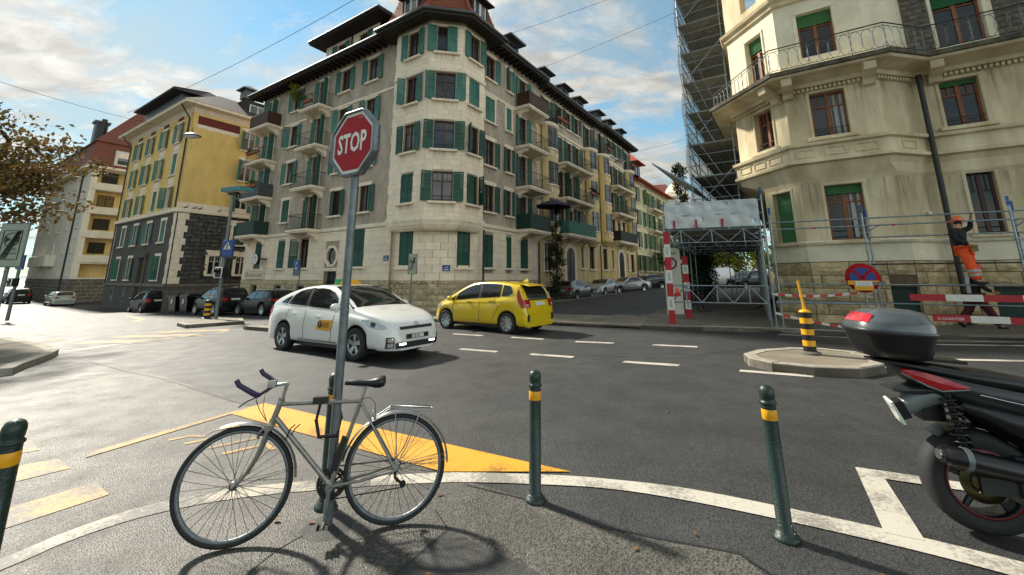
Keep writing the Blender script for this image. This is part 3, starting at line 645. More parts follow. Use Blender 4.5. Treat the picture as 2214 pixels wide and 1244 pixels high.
# ------------------------------------------------------------ grey corner building with the turret
def main_building():
    base = T(PL0.x, PL0.y, gz(PL0.x, PL0.y))
    B = thing('apartment_building', 'grey and cream corner apartment building with turret and green shutters', 'building', base)
    FL = frame((PL0.x, PL0.y, 0), -uL); FR = frame((PR0.x, PR0.y, 0), uR)
    zg = -1.0; zs = 4.75; floors = [4.75, 7.65, 10.55, 13.45]; ze = 16.45
    LX = -17.7
    # left facade: columns at s
    cols = {'A': -15.75, 'B': -12.35, 'C': -8.85, 'D': -6.2, 'E': -3.25}
    holes = []; wins = []
    for fi, zf in enumerate(floors):
        for c, x in cols.items():
            door = c in 'AC'
            w, h = (1.0, 2.35) if door else (1.0, 1.65)
            z0 = zf+.05 if door else zf+.82
            holes.append((x-w/2, x+w/2, z0, z0+h)); wins.append((c, fi, x, z0, w, h, door))
    mb = MB().wall(LX, .3, zs, ze, holes, .2, FL); mb.quad((LX,0,zs),(LX,0,ze),(LX,12,ze),(LX,12,zs), FL)
    part('wall', mb, 'plaster_grey', B, I4)
    for c, fi, x, z0, w, h, door in wins:
        closed = (c, fi) in (('B', 0),)
        sh = 'closed' if closed else (jit() if c != 'D' or fi else jit())
        if c == 'A': sh = (jit()[0], 110)
        if c == 'C' and not closed: sh = (178, 120)
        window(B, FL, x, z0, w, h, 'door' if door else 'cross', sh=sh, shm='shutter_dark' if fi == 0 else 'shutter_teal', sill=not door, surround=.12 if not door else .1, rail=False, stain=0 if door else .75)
    # ground floor left
    gcol = {-15.55: (.95, 1.95), -12.25: (.95, 1.95), -9.35: (1.1, 1.95), -3.45: (1.15, 2.25)}
    gh = [(x-w/2, x+w/2, 2.25, 2.25+h) for x, (w, h) in gcol.items()]
    door = (-6.75, -5.45, -.6, 2.0); octo = (-6.55, -5.6, 2.45, 3.45)
    cell = [(x-.5, x+.5, .0, 1.05) for x in (-15.6, -12.2, -9.3)] + [(-3.9,-2.9,.0,1.0)]
    allh = gh + [door, octo]
    mb = MB().wall(LX, .3, 1.42, zs-.22, [h if h[2] > 1.42 else (h[0],h[1],1.42,h[3]) for h in allh], .22, FL, y=.0)
    mb.wall(LX, .3, -1.4, 1.42, cell+[(door[0],door[1],-.6,1.42)], .3, FL, y=0.); mb.quad((LX,0,-1.4),(LX,0,zs),(LX,12,zs),(LX,12,-1.4), FL)
    part('wall', mb, 'joint', B, I4)
    for i, (x, (w, h)) in enumerate(gcol.items()):
        window(B, FL, x, 2.25, w, h, sh='closed' if i != 2 else (125, None), shm='shutter_dark', glass='pane_dark', surround=None, proud=.03)
        if i == 2: pass
    d = part('door', MB().box(0,1.3,0,.06,0,2.6).box(.62,.68,-.03,0,0,2.6).box(.1,.55,-.02,0,.2,1.1).box(.75,1.2,-.02,0,.2,1.1), 'iron', B, FL @ T(-6.75,.25,-.6))
    part('handle', MB().box(.7,.74,-.08,-.02,1.1,1.35), 'zinc', d, FL @ T(-6.75,.25,-.6))
    part('lintel', MB().cbox(-6.95,-5.25,-.06,.1,2.0,2.22,.02), 'stone_trim', B, FL)
    ow = [(math.cos(R(22.5+45*i))*.56-6.075, math.sin(R(22.5+45*i))*.56+2.95) for i in range(8)]
    mb = MB(); o2 = [(-6.075+(x+6.075)*1.28, 2.95+(z-2.95)*1.28) for x, z in ow]
    mb.add([(x,-.07,z) for x,z in ow]+[(x,-.07,z) for x,z in o2]+[(x,.1,z) for x,z in ow]+[(x,.02,z) for x,z in o2], [(i,8+i,8+(i+1)%8,(i+1)%8)[::-1] for i in range(8)]+[(i,(i+1)%8,16+(i+1)%8,16+i) for i in range(8)]+[(8+i,24+i,24+(i+1)%8,8+(i+1)%8) for i in range(8)])
    # corner infill so the round surround closes the square opening
    owin = part('window', mb, 'stone_cream', B, FL)
    part('pane', MB().add([(x,.1,z) for x,z in ow], [tuple(range(8))]), 'pane_dark', owin, FL)
    for h in cell: part('cellar_grille', MB().box(h[0],h[1],.2,.22,h[2],h[3]), 'pane_dark', B, FL)
    # string course and eaves
    part('string_course', MB().cbox(LX-.05,.25,-.10,.05,zs-.22,zs+.02,.03), 'stone_trim', B, FL)
    part('string_course', MB().cbox(LX-.05,.25,-.06,.05,13.15,13.33,.02), 'stone_trim', B, FL)
    # right facade
    cR = {'F': 1.35, 'G': 3.5, 'H': 5.3}; XR = 7.35; holes = []; wins = []
    for fi, zf in enumerate(floors):
        for c, x in cR.items():
            dr = c == 'H'; w = {'F': 1.0, 'G': .62, 'H': .95}[c]; h = 2.3 if dr else 1.65; z0 = zf+.05 if dr else zf+.8
            holes.append((x-w/2, x+w/2, z0, z0+h)); wins.append((c, fi, x, z0, w, h, dr))
    part('wall', MB().wall(-.6, XR, zs, ze, holes, .2, FR), 'plaster_grey', B, I4)
    for c, fi, x, z0, w, h, dr in wins:
        closed = (c == 'F' and fi == 2) or (c == 'G' and fi == 2)
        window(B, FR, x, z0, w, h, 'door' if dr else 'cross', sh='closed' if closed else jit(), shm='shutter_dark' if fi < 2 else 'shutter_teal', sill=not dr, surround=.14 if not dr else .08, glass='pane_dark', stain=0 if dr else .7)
    gR = {1.3: .95, 3.5: .55, 5.35: .95}; gh2 = [(x-w/2, x+w/2, 2.2, 4.15) for x, w in gR.items()]
    mb = MB().wall(-.6, XR, -1.2, zs-.22, gh2, .2, FR); part('wall', mb, 'joint', B, I4)
    for x, w in gR.items(): window(B, FR, x, 2.2, w, 1.95, sh='closed', shm='shutter_dark', glass='pane_dark', proud=.03)
    part('string_course', MB().cbox(.2,XR,-.10,.05,zs-.22,zs+.02,.03), 'stone_trim', B, FR)
    part('string_course', MB().cbox(.2,XR,-.06,.05,13.15,13.33,.02), 'stone_trim', B, FR)
    part('downpipe', MB().tube([(XR-.15,-.1,-.5),(XR-.15,-.1,4.6)], .06, 8), 'pipe_dark', B, FR)
    part('downpipe', MB().tube([(.15,-.55,-.5),(.15,-.55,4.3)], .06, 8), 'pipe_dark', B, FR)
    # turret: polygon plan at upper floors
    V0 = Vector((-6.72,23.23)); V1 = Vector((-4.68,21.82)); V2 = Vector((-2.83,22.18)); V3 = Vector((-1.69,23.88))
    V0 = V1 + uL*2.85
    Vm = V0 - nL*.9; Vn = V3 - nR*.9
    faces = [(V0, V1), (V1, V2), (V2, V3)]; zt = ze
    tmb = MB(); tcells = []; tw = []
    rows = [(zf+.85, 1.65) for zf in floors]
    for k, (a, c) in enumerate(faces):
        L_ = (c-a).length; F = frame((a.x, a.y, 0), c-a); hol = []
        cx = {0: L_*.52, 1: L_*.5, 2: L_*.52}[k]
        ww = {0: .92, 1: 1.12, 2: .95}[k]
        for ri, (z0, h) in enumerate(rows):
            hol.append((cx-ww/2, cx+ww/2, z0, z0+h)); tw.append((k, ri, F, cx, z0, ww, h))
        tmb.wall(0, L_, zs-.3, zt, hol, .2, F)
        g0, g1 = (.02, L_-.02)
        tcells += courses(B, F, 0, L_, zs-.02, 13.1, .29, .62, hol, 'stone_cream', 'facing_block', .016, gap=.009)
        tcells += courses(B, F, 0, L_, 13.35, ze-.3, .29, .62, hol, 'stone_cream', 'facing_block', .016, gap=.009)
        part('string_course', MB().cbox(-.03,L_+.03,-.12,.03,13.08,13.33,.04), 'stone_trim', B, F)
    for a, c in ((Vm, V0), (V3, Vn)):
        L_ = (c-a).length; F = frame((a.x, a.y, 0), c-a); tmb.wall(0, L_, zs-.3, zt, [], .2, F)
        tcells += courses(B, F, 0, L_, zs-.02, ze-.3, .29, .5, [], 'stone_cream', 'facing_block', .02)
    part('turret_wall', tmb, 'joint', B, I4)
    for k, ri, F, cx, z0, w, h in tw:
        closed = (k, ri) in ((0, 0), (2, 2)); half = (k, ri) in ((1, 3),)
        sh = 'closed' if closed else ((178, 4) if half else jit(3))
        if (k, ri) == (2, 0): sh = (6, 75)
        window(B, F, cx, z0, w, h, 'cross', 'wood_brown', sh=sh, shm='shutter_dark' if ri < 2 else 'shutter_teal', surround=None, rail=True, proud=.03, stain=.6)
    lay(B, tcells, 300, stuffname='facing_stonework')
    # corbelled foot of the turret
    C = (V0+V1+V2+V3)/4 + Vector((-.3,1.2)).normalized()*.4
    def ringz(off_, z, pts):
        return [(p.x+(p-C).normalized().x*off_, p.y+(p-C).normalized().y*off_, z) for p in pts]
    pts = [Vm, V0, V1, V2, V3, Vn]
    prof = [(.10, 4.80), (.12, 4.62), (.06, 4.50), (.02, 4.38), (-.10, 4.22), (-.22, 4.12), (-.34, 4.07)]
    part('turret_corbel', MB().loft([ringz(o_, z, pts) for o_, z in prof], closed=False, smooth=False), 'stone_trim', B, I4)
    # rounded ground-floor corner
    D0 = PL0 + nL*.02 + uL*(-.25) ; gp = []
    a0 = V0 - nL*.35 - uL*.0; a3 = V3 - nR*.40
    for i in range(15):
        t = i/14
        p = a0*((1-t)**3) + (V1+Vector((.25,.35)))*(3*t*(1-t)**2) + (V2+Vector((-.2,.40)))*(3*t*t*(1-t)) + a3*t**3
        gp.append(p)
    mb = MB().loft([[(p.x, p.y, -1.2) for p in gp], [(p.x, p.y, 4.35) for p in gp]], closed=False, smooth=True)
    part('wall', mb, 'joint', B, I4)
    part('wall', MB().wall(-.4, .9, -1.2, 4.5, [], .1, frame((PL0.x-uL.x*-.6, PL0.y-uL.y*-.6, 0), tuple(a0-(PL0+uL*.6)))), 'joint', B, I4)
    # lay ashlar on ground floors (left, round corner, right)
    ac = courses(B, FL, LX, .2, 1.45, zs-.24, .41, .85, [(h[0], h[1], h[2], h[3]) for h in gh]+[(-6.78,-5.37,2.25,3.65),(door[0]-.02,door[1]+.02,-.6,2.22)], 'stone_cream', 'ashlar_block', .03)
    ac += courses(B, FR, .2, XR, 1.45, zs-.24, .41, .8, gh2, 'stone_cream', 'ashlar_block', .03)
    rc = courses(B, FL, LX, .2, -1.3, 1.43, .30, .52, cell+[(door[0],door[1],-.6,1.43)], 'rubble_cream', 'base_stone', .055, True, gap=.02, vary=.15)
    rc += courses(B, FR, -.2, XR, -.9, 1.43, .30, .52, [(2.6,3.2,.2,.9)], 'rubble_cream', 'base_stone', .055, True, gap=.02, vary=.15)
    # curved part: cells per chord
    cl = [0]
    for p, q in zip(gp, gp[1:]): cl.append(cl[-1]+(q-p).length)
    def at(s_):
        for i in range(len(gp)-1):
            if s_ <= cl[i+1]: return gp[i].lerp(gp[i+1], (s_-cl[i])/(cl[i+1]-cl[i]))
        return gp[-1]
    tot = cl[-1]
    wl = (.75, 1.65); wr = (tot-1.45, tot-.6)
    for (z0, z1, hg, wd_, mtl, nm, d_, rk, lst) in ((1.45, 4.30, .41, .80, 'stone_cream', 'ashlar_block', .03, False, ac), (-.8, 1.43, .30, .52, 'rubble_cream', 'base_stone', .055, True, rc)):
        z = z0; r_ = 0
        while z < z1-.02:
            hh = min(hg, z1-z); s_ = -(wd_/2 if r_ % 2 else 0)
            while s_ < tot:
                a_, b_ = max(0, s_), min(tot, s_+wd_)
                if not rk:
                    for (p_, q_) in (wl, wr):
                        if z > 1.9 and z < 4.0 and a_ < q_ and b_ > p_:
                            if a_ < p_ and p_-a_ > .07: b_ = p_
                            elif b_ > q_ and b_-q_ > .07: a_ = q_
                            else: a_ = b_
                if b_-a_ > .06:
                    P_, Q_ = at(a_), at(b_); F = frame((P_.x, P_.y, 0), Q_-P_)
                    lst.append((F, (.006, (Q_-P_).length-.006, z+.006, z+hh-.006), d_, rk, mtl, nm, -.035))
                s_ += wd_
            z += hh; r_ += 1
    for (p_, q_) in (wl, wr):
        P_, Q_ = at(p_), at(q_); F = frame((P_.x, P_.y, 0), Q_-P_); L_ = (Q_-P_).length
        window(B, F, L_/2, 2.15, L_, 2.1, sh='closed', shm='shutter_dark', dep=.02, glass='pane_dark', proud=.06)
    lay(B, ac, 300, stuffname='ashlar_stonework'); lay(B, rc, 300, stuffname='base_stonework')
    # quoins where turret meets the grey plaster
    for i in range(22):
        z = 4.85+i*.52
        if z > 15.8: break
        part('quoin', flat_block('stone_cream'), None, B, FL @ T(-.55-(.12 if i % 2 else 0), 0, z+.26) @ S(.5+(.24 if i % 2 else 0), .05, .5))
    # balconies
    for fi, zf in enumerate(floors):
        balcony(B, FL, -17.35, -14.45, zf, 1.1, 'panel' if fi in (0, 1, 3) else 'bars', railm=['iron_green','zinc','iron_green','wood_brown'][fi])
        balcony(B, FL, -10.15, -7.55, zf, 1.05, 'bars', railm='iron_green' if fi > 1 else 'iron')
        balcony(B, FR, 4.35, 7.2, zf, 1.15, 'bars' if fi in (1, 2) else 'panel', railm=['iron_green','zinc','iron_green','wood_brown'][fi])
    # eaves
    ov = 1.0
    def eave_profile(F, x0, x1, e0=0, e1=0, parent=None):
        mb = MB()
        mb.add([(x0-e0,-ov,ze-.12),(x1+e1,-ov,ze-.12),(x1,.1,ze+.1),(x0,.1,ze+.1),(x0-e0,-ov,ze+.16),(x1+e1,-ov,ze+.16),(x1,.9,ze+1.35),(x0,.9,ze+1.35)],
            [(0,3,2,1),(0,1,5,4),(4,5,6,7),(1,2,6,5),(0,4,7,3)])
        o = part('eave', mb, 'eave_wood', B, F)
        rf = MB(); n_ = int((x1-x0)/.55)
        for i in range(n_):
            x = x0+.3+i*.55; rf.add([(x-.05,-ov+.1,ze-.22),(x+.05,-ov+.1,ze-.22),(x+.05,.05,ze-.16),(x-.05,.05,ze-.16),(x-.05,-ov+.1,ze-.1),(x+.05,-ov+.1,ze-.1),(x+.05,.05,ze+.08),(x-.05,.05,ze+.08)], [(0,3,2,1),(0,1,5,4),(1,2,6,5),(3,0,4,7)])
        part('rafter_ends', rf, 'eave_wood', o, F)
        part('gutter', MB().tube([(x0-e0,-ov-.06,ze+.10),(x1+e1,-ov-.06,ze+.10)], .09, 8), 'zinc', o, F)
    eave_profile(FL, LX-.6, -.9); eave_profile(FR, 1.0, XR+.1)
    # roofs behind the eaves
    part('roof', MB().add([(LX-.6,.9,ze+1.35),(.5,.9,ze+1.35),(.5,4.5,ze+3.2),(LX+2.5,4.5,ze+3.2),(LX-.6,11,ze+1.3)], [(0,1,2,3),(0,3,4)]), 'roof_slate', B, FL)
    part('roof', MB().add([(-.5,.9,ze+1.35),(XR,.9,ze+1.35),(XR,4.5,ze+3.4),(-.5,4.5,ze+3.4)], [(0,1,2,3)]), 'roof_slate', B, FR)
    # turret eave + roof
    ep = [V0+uL*.1, V1, V2, V3+uR*.1]
    def offs(d_):                                           # parallel offset of the turret plan
        lines = [(V0+nL*d_, V1+nL*d_)]
        nC = Vector((V2-V1)); nC = Vector((nC.y, -nC.x)).normalized()
        lines.append((V1+nC*d_, V2+nC*d_)); lines.append((V2+nR*d_, V3+nR*d_))
        def isect(l, m):
            (p, p2), (q, q2) = l, m; r_ = p2-p; s_ = q2-q; t = ((q-p).x*s_.y-(q-p).y*s_.x)/(r_.x*s_.y-r_.y*s_.x); return p+r_*t
        a = isect(lines[0], lines[1]); c = isect(lines[1], lines[2])
        lft = lines[0][0]+uL*(.35+d_*.55); rgt = lines[2][1]+uR*(.35+d_*.55)
        bl = lft-nL*(1.2+d_); br = rgt-nR*(1.2+d_)
        return [bl, lft, a, c, rgt, br]
    r3 = lambda d_, z: [(p.x, p.y, z) for p in offs(d_)]
    E_ = part('eave', MB().loft([r3(-.05, ze-.12), r3(.95, ze-.30), r3(.95, ze-.02), r3(.80, ze+.06)], closed=False, smooth=False), 'eave_wood', B, I4)
    part('gutter', MB().tube(r3(1.02, ze-.06), .1, 8), 'zinc', E_, I4)
    part('roof', MB().loft([r3(.82, ze+.05), r3(.45, ze+.55), r3(.1, ze+1.5), r3(-.35, ze+3.2), r3(-.8, ze+5)], closed=False, smooth=False), 'roof_tile', B, I4)
    tl = MB()                                              # tile courses on the three visible roof faces
    lv = [(.82, .05), (.45, .55), (.1, 1.5), (-.35, 3.2)]
    for (d0, z0), (d1, z1) in zip(lv, lv[1:]):
        n_ = max(2, int(math.hypot(d1-d0, z1-z0)/.17))
        for i in range(n_):
            q0 = r3(lerp(d0, d1, i/n_)+.03, ze+lerp(z0, z1, i/n_)); q1 = r3(lerp(d0, d1, (i+1.15)/n_)+.005, ze+lerp(z0, z1, (i+1.15)/n_))
            for a in range(1, 4):
                A, A2, C2, C1 = Vector(q0[a]), Vector(q0[a+1]), Vector(q1[a+1]), Vector(q1[a])
                m_ = max(1, int((A2-A).length/.19))
                for j in range(m_):
                    u0, u1 = (j+.04+(.5 if i % 2 else 0))/m_, (j+.96+(.5 if i % 2 else 0))/m_
                    if u1 > 1.02: continue
                    tl.quad(A.lerp(A2, u0), A.lerp(A2, u1), C1.lerp(C2, u1), C1.lerp(C2, u0))
    part('roof_tiles', tl, 'roof_tile', B, I4, kind='stuff')
    for a in (2, 3):
        p0, p1, p2 = Vector(r3(.84, ze+.08)[a]), Vector(r3(.12, ze+1.55)[a]), Vector(r3(-.35, ze+3.2)[a])
        part('ridge_tiles', MB().tube([p0, Vector(r3(.47, ze+.6)[a]), p1, p2], .12, 6), 'roof_tile', B, I4)
    # turret dormers on left and right roof faces
    for (a, c) in ((V0, V1), (V2, V3)):
        F = frame(((a.x+c.x)/2, (a.y+c.y)/2, ze+.25), c-a)
        dm = part('dormer', MB().box(-.75,.75,-.35,1.6,0,1.55), 'eave_wood', B, F)
        part('roof', MB().add([(-1.0,-.75,1.5),(1.0,-.75,1.5),(1.0,1.5,1.9),(-1.0,1.5,1.9),(-1.0,-.75,1.6),(1.0,-.75,1.6),(.6,1.5,2.3),(-.6,1.5,2.3)], [(0,3,2,1),(0,1,5,4),(4,5,6,7),(1,2,6,5),(0,4,7,3)]), 'eave_wood', dm, F)
        for x in (-.45, .12): part('pane', MB().quad((x,-.37,.1),(x+.33,-.37,.1),(x+.33,-.37,1.3),(x,-.37,1.3)), 'pane_glass', dm, F); 
        part('frame', MB().box(-.55,-.47,-.38,-.34,.05,1.35).box(-.09,.09,-.38,-.34,.05,1.35).box(.47,.55,-.38,-.34,.05,1.35), 'window_white', dm, F)
    # wide dormer on the left facade
    F = FL @ T(0, .35, ze+.65); x0, x1 = -9.6, -3.35
    dm = part('dormer', MB().wall(x0, x1, -.4, 1.75, [(-8.15,-7.15,.05,1.5),(-5.6,-4.6,.05,1.5)], .2, F).quad((x0,0,-.4),(x0,0,1.75),(x0,3.5,1.75),(x0,3.5,-.4), F), 'stone_trim', B, I4)
    part('side_wall', MB().box(x1,x1+.06,0,3.4,-.4,1.75), 'eave_wood', dm, F)
    for cx in (-7.65, -5.1): window(B, F, cx, .05, 1.0, 1.45, 'cross', sh=(176, 176) if cx < -6 else (None, 176), shm='shutter_teal', sill=False)
    part('roof', MB().add([(x0-.75,-1.0,1.80),(x1+1.1,-1.0,1.80),(x1+1.1,3.5,1.80),(x0-.75,3.5,1.80),(x0-.75,-1.0,2.05),(x1+1.1,-1.0,2.05),(x1-.4,1.6,2.95),(x0+.9,1.6,2.95),(x1+1.1,3.5,2.2),(x0-.75,3.5,2.2)], [(0,3,2,1),(0,1,5,4),(4,5,6,7),(1,2,8,5),(5,8,6),(3,0,4,9),(4,7,9)]), 'eave_wood', dm, F)
    part('gutter', MB().tube([(x0-.75,-1.05,1.98),(x1+1.1,-1.05,1.98)], .09, 8), 'zinc', dm, F)
    part('downpipe', MB().tube([(-6.35,-.06,1.7),(-6.35,-.06,-.4)], .06, 6), 'pipe_dark', dm, F)
    # dormers on the right facade
    for cx in (4.2,):
        F = FR @ T(cx, .1, ze+.75)
        dm = part('dormer', MB().box(-.7,.7,0,2.5,-.5,1.25), 'eave_wood', B, F); part('pane', MB().quad((-.5,-.02,0),(.5,-.02,0),(.5,-.02,1.05),(-.5,-.02,1.05)), 'pane_dark', dm, F)
        part('roof', MB().prism([(-1,-.5),(1,-.5),(1,2.5),(-1,2.5)], 1.25, 1.4), 'zinc', dm, F)
    # plates and graffiti on the wall
    sgn = part('street_plate', MB().cbox(-1.0,-.55,-.07,-.03,2.55,2.85,.005), 'sign_blue', B, FL)
    s2 = part('street_plate', MB().cbox(0,.42,-.09,-.04,0,.32,.005), 'sign_blue', B, frame((at(tot*.60).x, at(tot*.60).y, 1.95), at(tot*.66)-at(tot*.60)))
    for s_, F in ((sgn, FL @ T(-.95,-.072,2.66)), (s2, W[s2] @ T(.05,-.092,.1))):
        for r_, t_ in ((0, 'RUE'), (-.0, '')):
            if t_: text(t_, .11, 'sign_white', s_, F @ T(.06,0,.06) @ RX(R(90)), 'lettering')
        part('lettering', MB().box(.03,.28,-.001,0,-.04,.0), 'sign_white', s_, F)
    text('1', .2, 'sign_white', part('house_number', MB().box(-6.2,-5.95,-.06,-.03,2.24,2.42), 'sign_blue', B, FL), FL @ T(-6.12,-.062,2.26) @ RX(R(90)), 'lettering', .8)
    g = frame((at(tot*.55).x, at(tot*.55).y, 1.15), at(tot*.68)-at(tot*.55)) @ T(0,-.07,0)
    gm = MB()
    for st in ([(.0,.0),(.12,.22),(.2,.3)], [(.05,.34),(.13,.18)], [(.34,.05),(.30,.16),(.38,.24),(.46,.16),(.40,.06),(.33,.09)], [(-1.3,.1),(-1.0,.28),(-.95,.1),(-.6,.3)], [(-.75,.12),(-.5,.22)], [(-2.2,.0),(-2.0,.25),(-1.85,.0)], [(-2.15,.12),(-1.8,.2)]):
        gm.tube([(x,-.005,z) for x, z in st], .014, 4)
    part('graffiti', gm, 'iron', B, g, kind='stuff')
    return B
main_building()
# ------------------------------------------------------------ the other houses
mat('plaster_tan', 'd0b888', .9, .14, 1.6, .2, 55, streak=.5); mat('plaster_tan_b', 'd2b67a', .9, .14, 1.6, .2, 55, streak=.5); mat('plaster_pale', 'd3c49c', .9, .10, 1.6, .2, 55)
mat('plaster_yellow', 'e0bd72', .9, .10, 1.4, .2, 50, streak=.5); mat('rubble_dark', '605d57', .9, .3, 4, .6, 20, rand=.35, col2='3d3b37'); mat('stone_dark', '5a5750', .9, .3, 6, .8, 18, col2='3a3834')
mat('mortar_dark', '33312d', .95, .2, 10); mat('band_red', '6a2c26', .9, .1, 4); mat('plaster_white', 'ddd6c4', .9, .10, 1.4, .15, 50, streak=.4)
mat('shutter_green', '4f7a4a', .55, .1, 5, rand=.14); mat('roof_red', 'a8442a', .85, .2, 8, .4, 26); mat('granite_grey', '6b665b', .9, .25, 5, .7, 16, rand=.2)
mat('leaf_green', '3f5a22', .6, .35, 9, rand=.2); mat('leaf_dark', '1d3018', .6, .4, 9); mat('flower_pink', 'b8405e', .6, .2, 20); mat('leaf_autumn', '8c6a2c', .6, .4, 6, col2='4a4d20'); mat('umbrella_purple', '2b2340', .7, .15, 8)
mat('terracotta', '8a4a30', .8, .1, 9); mat('awning', '5e7f77', .7, .1, 6)
def tan_house(x0, x1, label, mir, plm, zoff=0., last=False):
    F = frame((PR0.x, PR0.y, 0), uR); o = PR0+uR*x0; zg = gz(o.x, o.y)
    B = thing('apartment_building', label, 'building', T(o.x, o.y, zg))
    ze = 16.25+zoff; fl = [4.95+zoff, 7.8+zoff, 10.65+zoff, 13.45+zoff]; L_ = x1-x0
    X = (lambda u: x1-u) if mir else (lambda u: x0+u)
    bows = [X(1.5), X(9.5)] if not mir else [X(1.55), X(9.4)]
    bc = X(5.3)
    holes = []; wins = []
    for fi, zf in enumerate(fl):
        for k, dx in enumerate((-1.5, .15, 1.7)):
            x = bc+dx; dr = fi < 3
            w, h = (.95, 2.3) if dr else (.95, 1.6); z0 = zf+.05 if dr else zf+.75
            holes.append((x-w/2, x+w/2, z0, z0+h)); wins.append((fi, x, z0, w, h, dr))
        if fi == 3:
            for x in bows: holes.append((x-.5, x+.5, zf+.05, zf+2.2)); wins.append((fi, x, zf+.05, 1.0, 2.15, True))
    part('wall', MB().wall(x0+.01, x1-.01, 4.6+zoff, 13.2+zoff, [h for h in holes if h[3] < 13.2+zoff], .22, F), plm, B, I4)
    part('wall', MB().wall(x0+.01, x1-.01, 13.2+zoff, ze+.3, [h for h in holes if h[2] > 13.2+zoff], .22, F), 'plaster_grey', B, I4)
    for fi, x, z0, w, h, dr in wins:
        window(B, F, x, z0, w, h, 'door' if dr else 'cross', sh=jit(10) if (fi == 3 or rnd.random() < .75) else None, shm='shutter_dark', sill=not dr, surround=.1, glass='pane_dark')
    part('string_course', MB().cbox(x0,x1,-.12,.02,13.2+zoff,13.42+zoff,.03), 'stone_trim', B, F)
    # balconies in the middle
    for fi in range(3):
        balcony(B, F, bc-2.6, bc+2.75, fl[fi], 1.15, 'bars' if fi else 'panel', railm='iron' if fi else ('shutter_teal' if not mir else 'iron'), brackets=3)
    # bow windows
    for x in bows:
        a = [(-.98*math.cos(math.pi*i/12), -.62*math.sin(math.pi*i/12)-.10) for i in range(13)]
        bw = part('bow_window', MB().loft([[(x+p*.75, q*.55+.05, 4.3+zoff) for p, q in a], [(x+p*.95, q*.9, 4.62+zoff) for p, q in a], [(x+p*1.06, q*1.08, 4.72+zoff) for p, q in a], [(x+p*1.06, q*1.08, 4.85+zoff) for p, q in a], [(x+p, q, 4.86+zoff) for p, q in a], [(x+p, q, 13.15+zoff) for p, q in a]], closed=False, smooth=True), plm, B, F)
        part('cornice', MB().loft([[(x+p*k, q*k, z) for p, q in a] for k, z in ((1.0,13.1+zoff),(1.14,13.2+zoff),(1.18,13.42+zoff),(1.1,13.46+zoff),(.05,13.47+zoff))], closed=False, smooth=False), 'stone_trim', bw, F)
        for fi in range(3):
            z0 = fl[fi]+.75
            part('pane', MB().loft([[(x+p*1.012, q*1.012, z) for p, q in a[3:10]] for z in (z0, z0+1.75)], closed=False), 'pane_dark', bw, F)
            part('sill', MB().loft([[(x+p*k, q*k, z) for p, q in a[2:11]] for k, z in ((1.0,z0-.16),(1.1,z0-.12),(1.1,z0-.01),(1.0,z0))], closed=False, smooth=False), 'stone_trim', bw, F)
            fm = MB()
            for i in (3, 6, 9): fm.tube([(x+a[i][0]*1.02, a[i][1]*1.02, z0), (x+a[i][0]*1.02, a[i][1]*1.02, z0+1.75)], .035, 5)
            fm.tube([(x+p*1.02, q*1.02, z0+1.2) for p, q in a[3:10]], .025, 5); fm.tube([(x+p*1.05, q*1.05, z0+.3) for p, q in a[3:10]], .014, 4)
            part('frame', fm, 'wood_brown', bw, F)
            for i in (4, 8): part('panel', MB().box(x+a[i][0]-.12, x+a[i][0]+.12, a[i][1]*1.0-.03, a[i][1]+.05, fl[fi]+.12, fl[fi]+.52), 'stone_trim', bw, F)
        rl = MB(); aa = [(p*1.1, q*1.1) for p, q in a]
        for z in (13.55+zoff, 14.4+zoff): rl.tube([(x+p, q, z) for p, q in aa], .02, 5)
        for i in range(25):
            t = math.pi*i/24; rl.tube([(x-.98*1.1*math.cos(t), (-.62*math.sin(t)-.1)*1.1, 13.47+zoff), (x-.98*1.1*math.cos(t), (-.62*math.sin(t)-.1)*1.1, 14.4+zoff)], .01, 4, caps=False)
        part('railing', rl, 'iron', bw, F)
    # ground floor
    dx = X(5.05); gw = [(X(1.35), 1.15, 2.15, 4.15), (X(9.5), 1.15, 2.35, 4.35), (X(7.45), .5, 2.4, 4.3), (X(3.0) if mir else X(2.9), .45, 2.4, 4.2)]
    gh = [(x-w/2, x+w/2, a_, b_) for x, w, a_, b_ in gw]
    part('wall', MB().wall(x0+.01, x1-.01, 1.3+zoff, 4.6+zoff, gh+[(dx-.75,dx+.75,1.3+zoff,3.5+zoff)], .22, F), plm, B, I4)
    part('wall', MB().wall(x0+.01, x1-.01, -1.2, 1.3+zoff, [(dx-.75,dx+.75,-.4,1.3+zoff)], .22, F), 'joint', B, I4)
    for x, w, a_, b_ in gw: window(B, F, x, a_, w, b_-a_, 'cross' if w > .8 else 'single', sh=None, glass='pane_dark', surround=.08)
    lay(B, courses(B, F, x0+.02, x1-.02, zg+.1, 1.3+zoff, .33, .55, [(dx-1.15,dx+1.15,-1,2)]+[(x-.4,x+.4,.1,.95) for x in (X(1.4), X(8.2), X(9.8))], 'rubble_cream', 'base_stone', .05, True, gap=.02), 170)
    for x in (X(1.4), X(8.2), X(9.8)): part('cellar_window', MB().quad((x-.4,-.01,.1),(x+.4,-.01,.1),(x+.4,-.01,.95),(x-.4,-.01,.95)), 'pane_dark', B, F)
    # arched door
    zt = 3.25+zoff; ar = [(math.cos(math.pi*i/14), math.sin(math.pi*i/14)) for i in range(15)]
    path = [(.75,zg+.1)]+[(.75*c, zt+.75*s_) for c, s_ in ar]+[(-.75,zg+.1)]; pout = [(1.12,zg+.1)]+[(1.12*c, zt+1.12*s_) for c, s_ in ar]+[(-1.12,zg+.1)]
    n = len(path); mb = MB()
